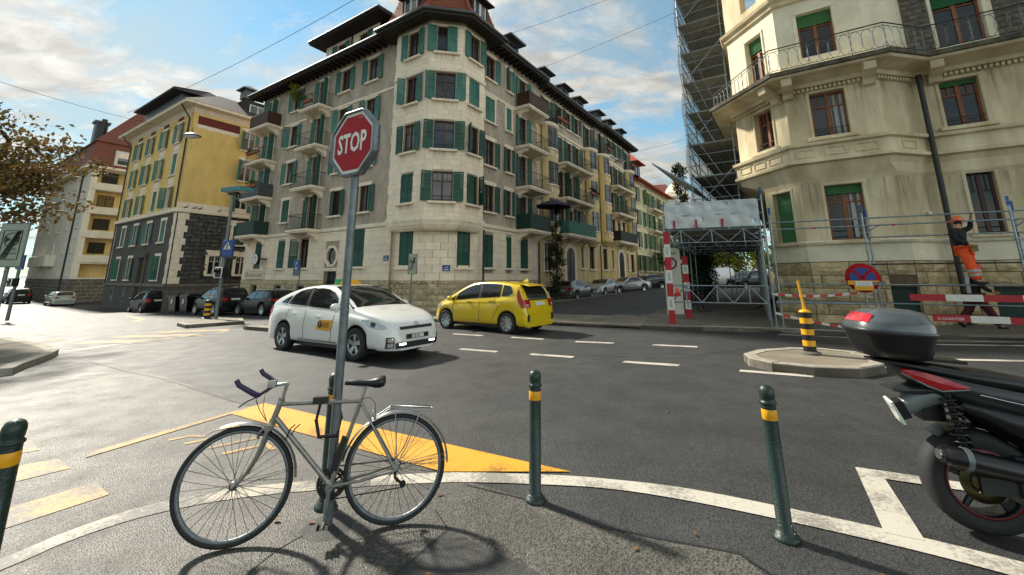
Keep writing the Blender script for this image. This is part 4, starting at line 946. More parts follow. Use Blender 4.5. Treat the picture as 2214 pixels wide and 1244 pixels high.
    mb.add([(dx+p,-.07,z) for p, z in path]+[(dx+p,-.07,z) for p, z in pout]+[(dx+p,.3,z) for p, z in path]+[(dx+p,.05,z) for p, z in pout], [(i, n+i, n+i+1, i+1)[::-1] for i in range(n-1)]+[(i, i+1, 2*n+i+1, 2*n+i) for i in range(n-1)]+[(n+i, 3*n+i, 3*n+i+1, n+i+1) for i in range(n-1)])
    d = part('door', MB().add([(dx+p,-.02,z) for p, z in path], [tuple(range(n))[::-1]]), 'iron', B, F); part('arch', mb, 'stone_trim', d, F)
    part('door_panels', MB().box(dx-.04,dx+.04,-.06,-.02,zg+.1,zt+.7).box(dx-.7,dx+.7,-.06,-.02,zt-.08,zt), 'wood_brown', d, F)
    # eave and roof
    ov = .95; mb = MB().add([(x0,-ov,ze-.12),(x1,-ov,ze-.12),(x1,.1,ze+.1),(x0,.1,ze+.1),(x0,-ov,ze+.14),(x1,-ov,ze+.14),(x1,1.2,ze+1.7),(x0,1.2,ze+1.7),(x1,5,ze+3.3),(x0,5,ze+3.3)], [(0,3,2,1),(0,1,5,4),(4,5,6,7),(7,6,8,9),(1,2,6,5),(0,4,7,3)])
    part('roof', mb, 'roof_slate', B, F); ra = MB()
    for i in range(int(L_/.6)): ra.box(x0+.3+i*.6-.05,x0+.3+i*.6+.05,-ov+.08,0,ze-.2,ze-.08)
    part('rafter_ends', ra, 'eave_wood', B, F); part('gutter', MB().tube([(x0,-ov-.06,ze+.08),(x1,-ov-.06,ze+.08)], .09, 8), 'zinc', B, F)
    for x in (X(2.0), X(5.6), X(8.8)):
        D = F @ T(x, .3, ze+.7); dm = part('dormer', MB().box(-.75,.75,0,2.6,-.3,1.35), 'zinc', B, D)
        part('roof', MB().add([(-1.0,-.45,1.35),(1.0,-.45,1.35),(1.0,2.6,1.35),(-1.0,2.6,1.35),(-.95,-.45,1.46),(.95,-.45,1.46),(.7,2.6,1.75),(-.7,2.6,1.75)], [(0,3,2,1),(0,1,5,4),(4,5,6,7),(1,2,6,5),(0,4,7,3)]), 'roof_slate', dm, D)
        for dx_ in (-.52, .06): part('pane', MB().quad((dx_,-.02,.15),(dx_+.46,-.02,.15),(dx_+.46,-.02,1.2),(dx_,-.02,1.2)), 'pane_glass', dm, D)
    part('downpipe', MB().tube([(x1-.02,-.12,zg),(x1-.02,-.12,4.6+zoff)], .055, 6), 'pipe_dark', B, F)
    return B
def pale_house():
    x0, x1 = 29.6, 46.5; F = frame((PR0.x, PR0.y, 0), uR); o = PR0+uR*x0; zg = gz(o.x, o.y)
    B = thing('apartment_building', 'pale yellow house with light green shutters and red dormer down the side street', 'building', T(o.x, o.y, zg))
    ze = 13.3; fl = [4.7, 7.4, 10.2]; holes = []; wins = []
    for fi, zf in enumerate(fl):
        for x in (31.2, 34.2, 36.2, 38.2, 41.2, 44.6):
            holes.append((x-.5, x+.5, zf+.4, zf+2.3)); wins.append((x, zf+.4))
    g = [(x-.5, x+.5, 2.4, 4.2) for x in (31.2, 33.2, 35.4, 37.6, 39.8, 42.2, 44.8)]
    part('wall', MB().wall(x0, x1, 0, ze, holes+g, .2, F).quad((x1,0,0),(x1,12,0),(x1,12,ze),(x1,0,ze), F), 'plaster_pale', B, I4)
    for x, z in wins: window(B, F, x, z, 1.0, 1.9, sh=jit(8), shm='shutter_green', glass='pane_dark', surround=.08)
    for h in g: window(B, F, (h[0]+h[1])/2, 2.4, 1.0, 1.8, sh=jit(8), shm='shutter_green', glass='pane_dark', surround=.1)
    for zf in fl: balcony(B, F, 35.0, 40.2, zf+.1, 1.1, 'bars', railm='iron', brackets=2)
    lay(B, courses(B, F, x0, x1, zg, 1.9, .4, .8, [], 'granite_grey', 'base_stone', .04, True, gap=.02), 90)
    part('roof', MB().add([(x0,-.9,ze-.1),(x1+.6,-.9,ze-.1),(x1+.6,.1,ze+.1),(x0,.1,ze+.1),(x0,-.9,ze+.1),(x1+.6,-.9,ze+.1),(x1-2,3,ze+2.6),(x0,3,ze+2.6)], [(0,3,2,1),(0,1,5,4),(4,5,6,7),(1,2,6,5)]), 'roof_red', B, F)
    D = F @ T(31.4, -.2, ze+.3); dm = part('dormer', MB().box(-1.1,1.1,0,2.5,-.2,1.9), 'band_red', B, D); part('roof', MB().add([(-1.7,-.7,1.8),(1.7,-.7,1.8),(1.7,3,1.9),(-1.7,3,1.9),(0,.9,3.4),(0,3,3.4)], [(0,3,2,1),(0,1,4),(1,2,5,4),(3,0,4,5)]), 'roof_red', dm, D)
    for x in (-.7, .2): part('pane', MB().quad((x,-.02,.2),(x+.5,-.02,.2),(x+.5,-.02,1.5),(x,-.02,1.5)), 'pane_glass', dm, D)
def dome_house():
    o = Vector((30.2, 88)); zg = 2.; F = frame((o.x, o.y, 0), (.96, -.28)) @ S(1,1,.80)
    B = thing('apartment_building', 'distant cream building with domed corner turret and brown mansard roof', 'building', T(o.x, o.y, zg))
    holes = [(x-.6, x+.6, z, z+2.1) for x in (-9, -5.5, -2, 1.5) for z in (8, 12, 16, 19.4)]
    part('wall', MB().wall(-11, 4, 0, 22.5, holes, .3, F), 'plaster_white', B, I4)
    for h in holes: window(B, F, (h[0]+h[1])/2, h[2], 1.2, 2.1, glass='pane_dark', wood='window_white')
    part('cornice', MB().cbox(-11.2,4.2,-.5,.1,22.4,22.9,.1), 'stone_trim', B, F)
    part('roof', MB().add([(-11.2,-.3,22.9),(4,-.3,22.9),(3,2.6,27),(-9.5,2.6,27),(-11.2,8,22.9),(-9.5,6,27)], [(0,1,2,3),(0,3,5,4)]), 'roof_tile_old', B, F)
    tw = part('turret', MB().lathe([(2.5,0),(2.5,22),(2.9,22.4),(2.9,22.8),(2.5,22.9)], 8, F @ T(4.6,1.2,0), smooth=False), 'plaster_white', B, I4)
    part('dome', MB().lathe([(2.6,22.9),(2.4,24.0),(1.6,25.4),(.7,26.6),(.35,27.2),(.3,28.0),(.02,29.5)], 8, F @ T(4.6,1.2,0), smooth=False), 'stone_trim', tw, I4)
    part('chimney', MB().box(-5.6,-4.4,1.5,2.5,24.5,28.5).box(-5.75,-4.25,1.35,2.65,28.5,28.8), 'plaster_white', B, F)
    for a in range(3):
        D = F @ T(4.6,1.2,0) @ RZ(R(-112.5+45*a)); 
        for z in (13, 18): part('window', MB().box(2.28,2.36,-.5,.5,z,z+2), 'pane_dark', tw, D)
def yellow_house():
    C = Vector((-27.63, 34.22)); zg = gz(C.x, C.y)
    B = thing('apartment_building', 'yellow house with dark stone lower floors, cream quoins and green shutters', 'building', T(C.x, C.y, zg))
    FL = frame((C.x, C.y, 0), -uL); FR = frame((C.x, C.y, 0), uR); Ls = 15.9; zs = 6.95; ze = 16.2
    cols = [-2.65, -6.1, -9.6, -13.1]
    rows = [(1.42, 1.95), (4.55, 1.85), (7.45, 1.85), (10.4, 1.95), (13.35, 1.8)]
    hl = []; hu = []; wl = []
    for ri, (z0, h) in enumerate(rows):
        for ci, x in enumerate(cols):
            if ri == 0 and ci == 1: continue
            hh = (x-.5, x+.5, z0, z0+h); (hl if ri < 2 else hu).append(hh); wl.append((ri, ci, x, z0, h))
    door = (-6.9, -5.3, -.9, 3.4)
    part('wall', MB().wall(-Ls, 0, -1.6, zs, hl+[door], .25, FL), 'stone_dark', B, I4)
    part('wall', MB().wall(-Ls, 0, zs, ze, hu, .22, FL).quad((-Ls,0,-1.6),(-Ls,0,ze),(-Ls,10,ze),(-Ls,10,-1.6), FL), 'plaster_yellow', B, I4)
    for ri, ci, x, z0, h in wl:
        closed = (ri, ci) in ((1, 0), (2, 1), (3, 0), (1, 3))
        window(B, FL, x, z0, 1.0, h, 'cross', 'window_white', sh='closed' if closed else jit(12), shm='shutter_teal', surround=.13, glass='pane_glass', rail=ri == 0)
        if ri in (2, 3): part('panel', MB().cbox(x-.62,x+.62,-.03,.02,z0+h+.3,z0+h+.85,.01), 'stone_trim', B, FL)
        if ri == 4: part('frieze_panel', MB().cbox(x-.62,x+.62,-.03,.02,z0+h+.26,ze-.35,.01), 'band_red', B, FL)
    d = part('door', MB().box(-6.7,-5.5,.3,.4,-.9,3.0), 'wood_brown', B, FL); part('surround', MB().cbox(-7.1,-6.75,-.12,.2,-.9,3.3,.03).cbox(-5.45,-5.1,-.12,.2,-.9,3.3,.03).cbox(-7.25,-4.95,-.25,.2,3.3,3.75,.05), 'stone_dark', d, FL)
    for x in (-13.1, -9.6, -2.7):
        cw = part('cellar_window', MB().cbox(x-.45,x+.45,-.04,.02,-.6,.75,.02), 'granite_grey', B, FL); part('pane', MB().quad((x-.2,-.05,-.35),(x+.2,-.05,-.35),(x+.2,-.05,.5),(x-.2,-.05,.5)), 'pane_dark', cw, FL)
    # right face
    hu = [(4.2, 5.2, z0, z0+h) for z0, h in rows[2:]]; hl = [(4.35, 5.35, 4.5, 6.2), (2.75, 3.7, 1.85, 3.45), (4.9, 5.8, 1.85, 3.45)]
    part('wall', MB().wall(0, 9, zs, ze, hu, .22, FR), 'plaster_yellow', B, I4); part('wall', MB().wall(0, 9, -1.6, zs, hl, .25, FR), 'mortar_dark', B, I4)
    for h in hu: window(B, FR, 4.7, h[2], 1.0, h[3]-h[2], 'cross', 'window_white', sh=(130, 176), shm='shutter_teal', surround=.16, glass='pane_glass')
    for i, h in enumerate(hl): window(B, FR, (h[0]+h[1])/2, h[2], h[1]-h[0], h[3]-h[2], 'cross', 'window_white', sh='closed' if i == 0 else None, shm='shutter_dark', surround=.26, glass='pane_dark')
    part('frieze', MB().cbox(.4,3.75,-.02,.02,14.75,15.5,.005), 'band_red', B, FR); part('frieze', MB().cbox(.4,3.75,-.03,.02,14.4,14.73,.005), 'stone_trim', B, FR)
    for F, a, b in ((FL, -Ls-.1, .12), (FR, -.12, 9)):
        part('string_course', MB().cbox(a,b,-.22,.02,zs-.02,zs+.32,.05), 'stone_trim', B, F); part('base_course', MB().cbox(a,b,-.12,.02,.85,1.12,.03), 'granite_grey', B, F)
        part('skirt', MB().cbox(a,b,-.035,.02,zs+.3,zs+.85,.01), 'stone_trim', B, F) if F is FR else None
    # rubble stones: irregular polygons on the right face
    g = random.Random(5); pts = {}; nx, nz = 22, 17; x0_, x1_, z0_, z1_ = .75, 8.8, 1.15, zs-.06
    for j in range(nz+1):
        for i in range(nx+1):
            ex = i in (0, nx); ez = j in (0, nz)
            pts[i, j] = (lerp(x0_, x1_, (i+(.5 if j % 2 and not ex else 0)*.8)/nx)+(0 if ex else g.uniform(-.10, .10)), lerp(z0_, z1_, j/nz)+(0 if ez else g.uniform(-.08, .08)))
    for j in range(nz):
        i = 0
        while i < nx:
            k = 2 if (g.random() < .3 and i < nx-1) else 1
            q = [pts[i, j]]+[pts[i+m, j] for m in range(1, k+1)]+[pts[i+m, j+1] for m in range(k, -1, -1)]
            i += k
            cx = sum(p[0] for p in q)/len(q); cz = sum(p[1] for p in q)/len(q)
            if any(h[0]-.28 < cx < h[1]+.28 and h[2]-.3 < cz < h[3]+.55 for h in hl) or cx > 6.4: continue
            q2 = [(cx+(x-cx)*.92, cz+(z-cz)*.90) for x, z in q]; q3 = [(cx+(x-cx)*.66, cz+(z-cz)*.62) for x, z in q]; n = len(q); dd = g.uniform(.05, .10)
            mb = MB().add([(x,.0,z) for x, z in q2]+[(x,-dd,z) for x, z in q3], [(a, (a+1) % n, n+(a+1) % n, n+a) for a in range(n)]+[tuple(range(n, 2*n))])
            part('stone', mb, 'rubble_dark', B, FR)
    for i in range(11):
        z = 1.12+i*.525; big = i % 2 == 0
        part('quoin', flat_block('stone_trim'), None, B, FR @ T(.36+(.1 if big else 0), 0, z+.262) @ S(.78 if big else .56, .16, .515))
        part('quoin', flat_block('stone_trim'), None, B, FL @ T(-.2-(.06 if big else 0), 0, z+.262) @ S(.46 if big else .34, .155, .515))
    lay(B, courses(B, FR, .0, 8.5, -1.5, .84, .36, .8, [], 'granite_grey', 'base_stone', .05, True, gap=.02), 60)
    for i in range(13): part('quoin', flat_block('stone_trim'), None, B, FL @ T(-Ls+.16, 0, 1.4+i*.43) @ S(.34, .12, .42))
    # cornice, roof, dormers
    ep = [(-Ls-.7,-.95),(.95,-.95),(.95,9.5),(-Ls-.7,9.5)]
    def ring(e, z): return [(-Ls-.1-e,-e,z),(e,-e,z),(e,10,z),(-Ls-.1-e,10,z)]
    part('cornice', MB().loft([ring(0,ze-.5), ring(.15,ze-.25), ring(.2,ze-.05), ring(.95,ze), ring(.95,ze+.16), ring(1.02,ze+.22)], smooth=False), 'stone_trim', B, FL)
    rf = part('roof', MB().loft([ring(1.0,ze+.22), ring(-2.6,ze+2.6), ring(-4.5,ze+3.0)], smooth=False), 'roof_slate', B, FL)
    D = FL @ T(-8.2,-.1,ze+.6); dm = part('dormer', MB().box(-4.6,4.6,0,4,-.3,1.55), 'zinc', rf, D)
    D2 = FL @ T(-8.2,-.1,ze+.6)
    part('dormer_roof', MB().add([(-5.3,-.8,1.55),(5.3,-.8,1.55),(5.3,4,1.7),(-5.3,4,1.7),(-5.3,-.8,1.75),(5.3,-.8,1.75),(4,2.4,2.7),(-4,2.4,2.7)], [(0,3,2,1),(0,1,5,4),(4,5,6,7),(1,2,6,5),(0,4,7,3)]), 'roof_slate', rf, D2)
    D = FR @ T(5.2,.4,ze+.7); part('dormer', MB().box(-1.2,1.2,0,2.5,-.4,1.6), 'eave_wood', rf, D); part('dormer_window', MB().box(-.75,.75,-.06,0,.3,1.2), 'window_white', rf, D)
    for x in (-.65, .05): part('dormer_pane', MB().quad((x,-.07,.38),(x+.6,-.07,.38),(x+.6,-.07,1.12),(x,-.07,1.12)), 'pane_glass', rf, D)
    part('roof_lantern', MB().box(-.5,.5,-.5,.5,0,.9).prism([(-.8,-.8),(.8,-.8),(.8,.8),(-.8,.8)], .9, 1.0).loft([[(-.8,-.8,1.0),(.8,-.8,1.0),(.8,.8,1.0),(-.8,.8,1.0)], [(-.05,-.05,1.5),(.05,-.05,1.5),(.05,.05,1.5),(-.05,.05,1.5)]], smooth=False), 'zinc', rf, FL @ T(-.9,4.4,ze+2.4))
    part('downpipe', MB().tube([(-.25,-.95,ze+.1),(-.3,-.45,ze-.6),(-.45,-.1,ze-1.0),(-.45,-.1,zs+.4)], .06, 6), 'pipe_dark', B, FL); part('downpipe', MB().tube([(-Ls+.1,-.95,ze+.1),(-Ls+.3,-.1,ze-1.0),(-Ls+.3,-.1,1)], .06, 6), 'pipe_dark', B, FL)
    return C, FR, zs
def red_house():
    C = Vector((-50.95, 49.3)); zg = gz(C.x, C.y)
    B = thing('apartment_building', 'cream apartment block with loggias and red tiled mansard roof', 'building', T(C.x, C.y, zg))
    FL = frame((C.x, C.y, 0), -uL); FR = frame((C.x, C.y, 0), uR); ze = 14.7
    fl = [4.2, 7.1, 10.0, 12.9]
    holes = [(.6, 7.5, z, z+2.0 if i < 3 else ze-.3) for i, z in enumerate(fl)]; holes = [(.6, 7.5, 1.6, 3.2)]+[(.6, 7.5, z, min(z+2.05, ze-.15)) for z in fl[:3]]+[(.6, 7.5, 12.95, 14.5)]
    part('wall', MB().wall(0, 8, -2, 17, holes, 1.1, FR), 'plaster_white', B, I4)
    part('loggia_wall', MB().quad((0,1.1,1),(8,1.1,1),(8,1.1,ze),(0,1.1,ze), FR), 'plaster_tan_b', B, I4)
    for z in fl[:3]+[12.95]:
        w = window(B, FR, 1.9, z+.25, 1.5, 1.35, 'cross', 'iron', glass='pane_dark', dep=1.02, sill=False)
        part('parapet', MB().cbox(.3,7.7,-.12,.08,z-.85,z+.02,.03), 'plaster_white', B, FR)
    part('eave', MB().cbox(-.7,9,-.7,.1,ze-.05,ze+.25,.05), 'stone_trim', B, FR); part('eave', MB().cbox(-26,.7,-.7,.1,ze-.05,ze+.25,.05), 'stone_trim', B, FL)
    def rg(e, z): return [(-26,-e,z),(e,-e,z),(e,12,z),(-26,12,z)]
    rf = part('roof', MB().loft([rg(.6,ze+.25), rg(.1,18.0), rg(.35,18.1), rg(-5.5,26.0)], smooth=False), 'roof_tile_old', B, FL)
    for x, z in ((2.5, ze+.6), (5.0, 17.9)):
        D = FR @ T(x, -.45, z); dm = part('dormer', MB().box(-.85,.85,-.1,1.5,0,1.9), 'window_white', rf, D); part('pane', MB().quad((-.55,-.12,.2),(.55,-.12,.2),(.55,-.12,1.1),(-.55,-.12,1.1)), 'pane_glass', dm, D)
        part('blind', MB().quad((-.55,-.13,1.0),(.55,-.13,1.0),(.55,-.13,1.6),(-.55,-.13,1.6)), 'stone_trim', dm, D)
    part('chimney', MB().box(-6.6,-5.4,.4,1.6,17,21.8).prism([(-6.8,.2),(-5.2,.2),(-5.2,1.8),(-6.8,1.8)], 21.8, 22.1), 'zinc', B, FL); part('chimney_pipe', MB().tube([(-4.6,1,17),(-4.6,1,22.2)], .28, 8), 'iron', B, FL)
    part('dormer', MB().box(-9.5,-7.2,-.3,2,16.8,18.6), 'zinc', rf, FL)
    hl = [(x-.45, x+.45, z, z+1.6) for x in (-1.8, -6.5, -11.5, -16.5, -22) for z in (1.9, 4.6, 7.5, 10.4)]
    part('wall', MB().wall(-25, 0, -2, ze, hl, .2, FL), 'plaster_white', B, I4)
    for h in hl: window(B, FL, (h[0]+h[1])/2, h[2], .9, 1.6, glass='pane_dark', wood='window_white')
    part('bay', MB().cbox(-20,-9.5,-.9,.02,3.0,4.4,.05), 'plaster_white', B, FL)
    part('downpipe', MB().tube([(-3.6,-.1,ze),(-3.6,-.1,-1)], .09, 6), 'pipe_dark', B, FL)
    lay(B, courses(B, FR, -.2, 8, -1.4, 1.45, .42, .9, [(4.2,5.6,-.6,.1)], 'granite_grey', 'base_stone', .08, True, gap=.02)+courses(B, FL, -25, .2, -1.4, 1.45, .42, 1.2, [], 'granite_grey', 'base_stone', .08, True, gap=.02), 150)
def far_house():
    o = Vector((-73, 52)); zg = gz(o.x, o.y); F = frame((o.x, o.y, 0), -uL)
    B = thing('apartment_building', 'dark stone house with pilastered shopfront at the far left', 'building', T(o.x, o.y, zg))
    holes = [(x-.7, x+.7, z, z+2.2) for x in range(-14, 14, 4) for z in (3.5, 7, 10.5)]
    part('wall', MB().wall(-16, 13, -2, 14, holes, .3, F), 'stone_dark', B, I4)
    for h in holes: window(B, F, (h[0]+h[1])/2, h[2], 1.4, 2.2, glass='pane_dark', wood='window_white', surround=.2)
    for i in range(8): part('pilaster', MB().cbox(-15+4*i,-14.4+4*i,-.3,.02,-2,3,.04), 'granite_grey', B, F)
    part('cornice', MB().cbox(-16,13,-.5,.02,2.9,3.3,.08), 'granite_grey', B, F)
    part('roof', MB().add([(-16,-.6,14),(13,-.6,14),(13,4,17.5),(-16,4,17.5)], [(0,1,2,3)]), 'roof_slate', B, F)
tan_house(7.36, 18.7, 'tan apartment house with bow windows beside the grey corner building', False, 'plaster_tan')
tan_house(18.72, 29.58, 'farther ochre apartment house with bow windows behind the silver saloon car', True, 'plaster_tan_b', .25)
pale_house(); dome_house(); YC, YFR, YZS = yellow_house(); red_house(); far_house()
# ------------------------------------------------------------ sandstone building on the right, scaffolding
mat('sandstone', 'e2d3b2', .92, .16, 1.3, .35, 24, col2='b3a07c', streak=.3, detail=8); mat('sandstone_light', 'e6dcc0', .9, .10, 1.6, .25, 40)
mat('sand_rock', 'd8c298', .92, .22, 3, .8, 11, rand=.22, col2='a08b62'); mat('mortar', '6a5b45', .95, .2, 8)
mat('green_roll', '467a4c', .6, .08, 8); mat('grime', '6f6654', .9, .35, 2.5, .4, 20, col2='2e2b25')
mat('net_white', 'b9c2c6', .8, .1, 4, alpha=.55); mat('scaf_tube', '8d969b', .35, .2, 10, metal=.75); mat('scaf_deck', '8e8e86', .8, .25, 4); mat('scaf_blue', '1f4a86', .5, .1, 9)
mat('sheet_plastic', 'd2d8d8', .3, .12, 3, alpha=.7); mat('foam', 'cfc8b4', .9, .1, 4); mat('paint_red', 'a8101c', .5, .12, 6); mat('paint_white', 'd5d2c8', .5, .10, 5); mat('tape_red', 'c23a2e', .6, .1, 20)
mat('rolled_green', '2f6a44', .6, .1, 8)
B0 = Vector((10.02, 14.73)); FF = frame((B0.x, B0.y, 0), -uL)
def poly_off(P, d):
    P = [Vector(p) for p in P]; out = []
    for i, p in enumerate(P):
        ns = []
        if i > 0: e = (p-P[i-1]).normalized(); ns.append(Vector((e.y, -e.x)))
        if i < len(P)-1: e = (P[i+1]-p).normalized(); ns.append(Vector((e.y, -e.x)))
        if len(ns) == 1: out.append(p+ns[0]*d)
        else:
            b = (ns[0]+ns[1]).normalized(); out.append(p+b*(d/max(.3, b.dot(ns[0]))))
    return out
GP = [(-.85,22),(-.85,1.1),(.25,0),(2.9,0),(3.8,.9),(15,.9)]; UP = [(-1.6,22),(-1.6,1.6),(.2,-.2),(2.75,-.2),(3.85,.9),(15,.9)]
def right_building():
    B = thing('apartment_building', 'weathered sandstone building with balcony, bay and scaffolding on the right', 'building', T(B0.x, B0.y, .12))
    def seg(P, i):                                          # facade frame of segment i in world
        a, c = Vector(P[i]), Vector(P[i+1]); return FF @ frame((a.x, a.y, 0), c-a), (c-a).length
    WN = {('G',1): [(.78,.80,2.85,1.85,'roll')], ('G',2): [(1.22,1.02,2.85,1.88,'half')], ('G',4): [(1.15,.62,2.95,1.95,'dark'), (4.9,.9,2.95,1.95,'dark')],
          ('U',1): [(1.45,.85,6.42,1.6,'open')], ('U',2): [(1.22,1.0,6.42,1.65,'open')], ('U',4): [(1.1,.92,6.42,1.6,'blind'), (4.6,.92,6.42,1.6,'open')],
          ('V',1): [(1.45,.85,9.15,2.05,'rolltop')], ('V',2): [(1.22,1.05,9.5,1.75,'rolltop')], ('V',4): [(1.45,1.15,9.2,2.1,'rolltop'), (4.6,1.1,9.2,2.1,'rolltop')]}
    for key, P, z0, z1, m in (('G', GP, 2.15, 5.0, 'sandstone'), ('U', UP, 6.2, 8.6, 'sandstone'), ('V', UP, 8.6, 12.0, 'sandstone_light'), ('T', UP, 12.0, 17.0, 'sandstone')):
        mb = MB()
        for i in range(5):
            F, L_ = seg(P, i); hol = [(cx-w/2, cx+w/2, z, z+h) for cx, w, z, h, k in WN.get((key, i), [])]
            if key == 'T' and i in (1, 2): hol = [(1.0,1.85,12.6,14.4)]
            mb.wall(0, L_, z0, z1, hol, .28, F)
        part('wall', mb, m, B, I4)
    for (key, i), lst in WN.items():
        F, L_ = seg(GP if key == 'G' else UP, i)
        for cx, w, z, h, k in lst:
            wood = 'wood_orange' if k not in ('dark',) else 'wood_brown'
            o = window(B, F, cx, z, w, h, 'cross', wood, 'pane_glass' if k in ('half', 'open') else 'pane_dark', dep=.24, sill=key != 'V', sillm='sandstone_light' if key == 'V' else 'sandstone', rail=key == 'U', stain=.0 if key == 'V' else (.5 if i > 3 else 0))
            mb = MB(); kk = .1                              # moulded surround
            for x0, x1, a, c in ((-kk,0,0,h),(w,w+kk,0,h),(-kk,w+kk,h,h+kk)): mb.cbox(x0,x1,-.04,.03,a,c,.02)
            part('surround', mb, 'sandstone_light' if key == 'V' else 'sandstone', o, F @ T(cx-w/2,0,z))
            rl = {'roll': .98, 'half': .16, 'rolltop': .28, 'blind': .1}.get(k, 0)
            if rl:
                mb = MB(); zz = h*(1-rl); n = max(3, int((h-zz)/.055))
                for q in range(n):
                    a = zz+(h-zz)*q/n; c = zz+(h-zz)*(q+1)/n
                    mb.add([(.03,.17,a),(w-.03,.17,a),(w-.03,.145,(a+c)/2),(.03,.145,(a+c)/2),(w-.03,.17,c),(.03,.17,c)], [(0,1,2,3),(3,2,4,5)])
                part('roller_shutter', mb, 'green_roll' if not (key == 'V' and i == 4) else 'rolled_green', o, F @ T(cx-w/2,0,z))
            if k == 'half' or (k == 'open' and i == 2): part('curtain', MB().loft([[(.08+.05*j, .27+.02*math.sin(j*1.7), zz) for j in range(8)] for zz in (.1, h-.1)], closed=False), 'curtain', o, F @ T(cx-w/2+(w*.5 if i == 2 else 0), -.02, z))
    # grey rubble field beside the upper balcony door, framed in cream
    F, L_ = seg(UP, 4)
    part('wall', MB().cbox(.1,.78,-.02,.05,9.0,11.9,.01).cbox(2.25,3.5,-.02,.05,9.0,11.9,.01), 'mortar', B, F)
    lay(B, courses(B, F, .1, .78, 9.0, 11.9, .2, .34, [], 'granite_grey', 'stone', .05, True, gap=.02, y0=-.02)+courses(B, F, 2.25, 3.5, 9.0, 11.9, .2, .34, [], 'granite_grey', 'stone', .05, True, gap=.02, y0=-.02), 120)
    # stone base
    mb = MB(); cells = []
    for i in range(5):
        F, L_ = seg(GP, i); hol = {4: [(.9,2.6,.2,1.35)], 2: [(2.0,2.62,-.4,1.35)]}.get(i, [])
        mb.wall(0, L_, -.6, 2.15, hol, .25, F)
        cells += courses(B, F, 0 if i else 10, L_, 0 if i < 3 else .1, 2.14, .425, .82, hol, 'sand_rock', 'base_stone', .075, True, gap=.025, jitter=.3)
        for h in hol: part('cellar_window', MB().box(h[0],h[1],.2,.25,h[2],h[3]), 'iron_green', B, F)
    part('wall', mb, 'mortar', B, I4); lay(B, cells, 230)
    part('base_band', MB().loft([[(*p, z) for p in poly_off(GP, d)] for d, z in ((.03,2.15),(.03,2.70),(.10,2.72),(.14,2.80),(.02,2.85))], closed=False, smooth=False), 'sandstone_light', B, FF)
    # corbel, apron with panels, cornice
    def rg(P, d, z): return [(*p, z) for p in poly_off(P, d)]
    part('corbel', MB().loft([rg(GP,0,4.85), rg(GP,.05,4.98), rg(UP,.02,5.30), rg(UP,.10,5.48), rg(UP,.26,5.52), rg(UP,.26,5.62), rg(UP,.16,5.66), rg(UP,.16,6.08), rg(UP,.28,6.12), rg(UP,.30,6.22), rg(UP,0,6.26)], closed=False, smooth=False), 'sandstone', B, FF)
    for i, xs in ((1, (.5, 1.25, 2.0)), (2, (.45, 1.28, 2.1)), (3, (.78,))):
        F, L_ = seg([tuple(p) for p in poly_off(UP, .16)], i)
        for x in xs:
            mb = MB(); a, c, e, f = x-.3, x+.3, 5.72, 6.02
            for q in ((a,c,e,e+.05),(a,c,f-.05,f),(a,a+.05,e+.05,f-.05),(c-.05,c,e+.05,f-.05)): mb.cbox(q[0],q[1],-.035,.02,q[2],q[3],.012)
            part('panel', mb, 'sandstone', B, F)
    # dentils + balcony slab + railing
    den = MB()
    for i in range(1, 5):
        F, L_ = seg(UP, i)
        for k in range(int(min(L_, 9)/.13)): den.box(k*.13+.02,k*.13+.09,-.13,0,8.16,8.27, F)
    part('dentils', den, 'sandstone', B, I4, kind='stuff')
    sl = part('balcony', MB().loft([rg(UP,.0,8.30), rg(UP,.16,8.30), rg(UP,.22,8.42), rg(UP,.55,8.52), rg(UP,.80,8.56), rg(UP,.86,8.62), rg(UP,.86,8.80), rg(UP,0,8.82)], closed=False, smooth=False), 'sandstone', B, FF)
    part('slab_edge', MB().loft([rg(UP,.86,8.63), rg(UP,.92,8.66), rg(UP,.92,8.80), rg(UP,.80,8.825)], closed=False, smooth=False), 'grime', sl, FF)
    for i, x in ((1, 2.3), (2, .1), (2, 2.4), (4, .55), (4, 7)):
        F, L_ = seg(UP, i); pr = [(0,7.95),(-.2,7.98),(-.3,8.12),(-.5,8.2),(-.72,8.3),(-.76,8.54),(0,8.54)]
        n = len(pr); mb = MB().add([(x-.16,y,z) for y, z in pr]+[(x+.16,y,z) for y, z in pr], [tuple(range(n)), tuple(range(n, 2*n))[::-1]]+[(j, j+n, (j+1) % n+n, (j+1) % n) for j in range(n)])
        part('bracket', mb, 'sandstone', sl, F)
    rp = poly_off(UP, .80)[1:]; rp[0] = rp[0]+Vector((0,.8))
    top = [(p.x, p.y, 9.74) for p in rp]; mb = MB(); mb.tube(top, .022, 6); mb.tube([(x,y,9.64) for x,y,z in top], .01, 5); mb.tube([(x,y,8.9) for x,y,z in top], .012, 5)
    part('handrail', mb, 'iron', sl, FF); ov = MB()
    for a, c in zip(rp, rp[1:]):
        L_ = min((c-a).length, 9); d = (c-a).normalized(); n = max(1, int(L_/.27))
        for k in range(n):
            ctr = a+d*((k+.5)*L_/n); hw = .165
            ov.tube([(ctr.x+d.x*hw*math.cos(t), ctr.y+d.y*hw*math.cos(t), 9.27+.37*math.sin(t)) for t in [2*math.pi*q/14 for q in range(14)]], .009, 4, closed=True)
        for k in range(0, n+1, 4):
            q = a+d*(k*L_/n); ov.tube([(q.x,q.y,8.82),(q.x,q.y,9.74)], .012, 4)
    part('railing', ov, 'galv', sl, FF)
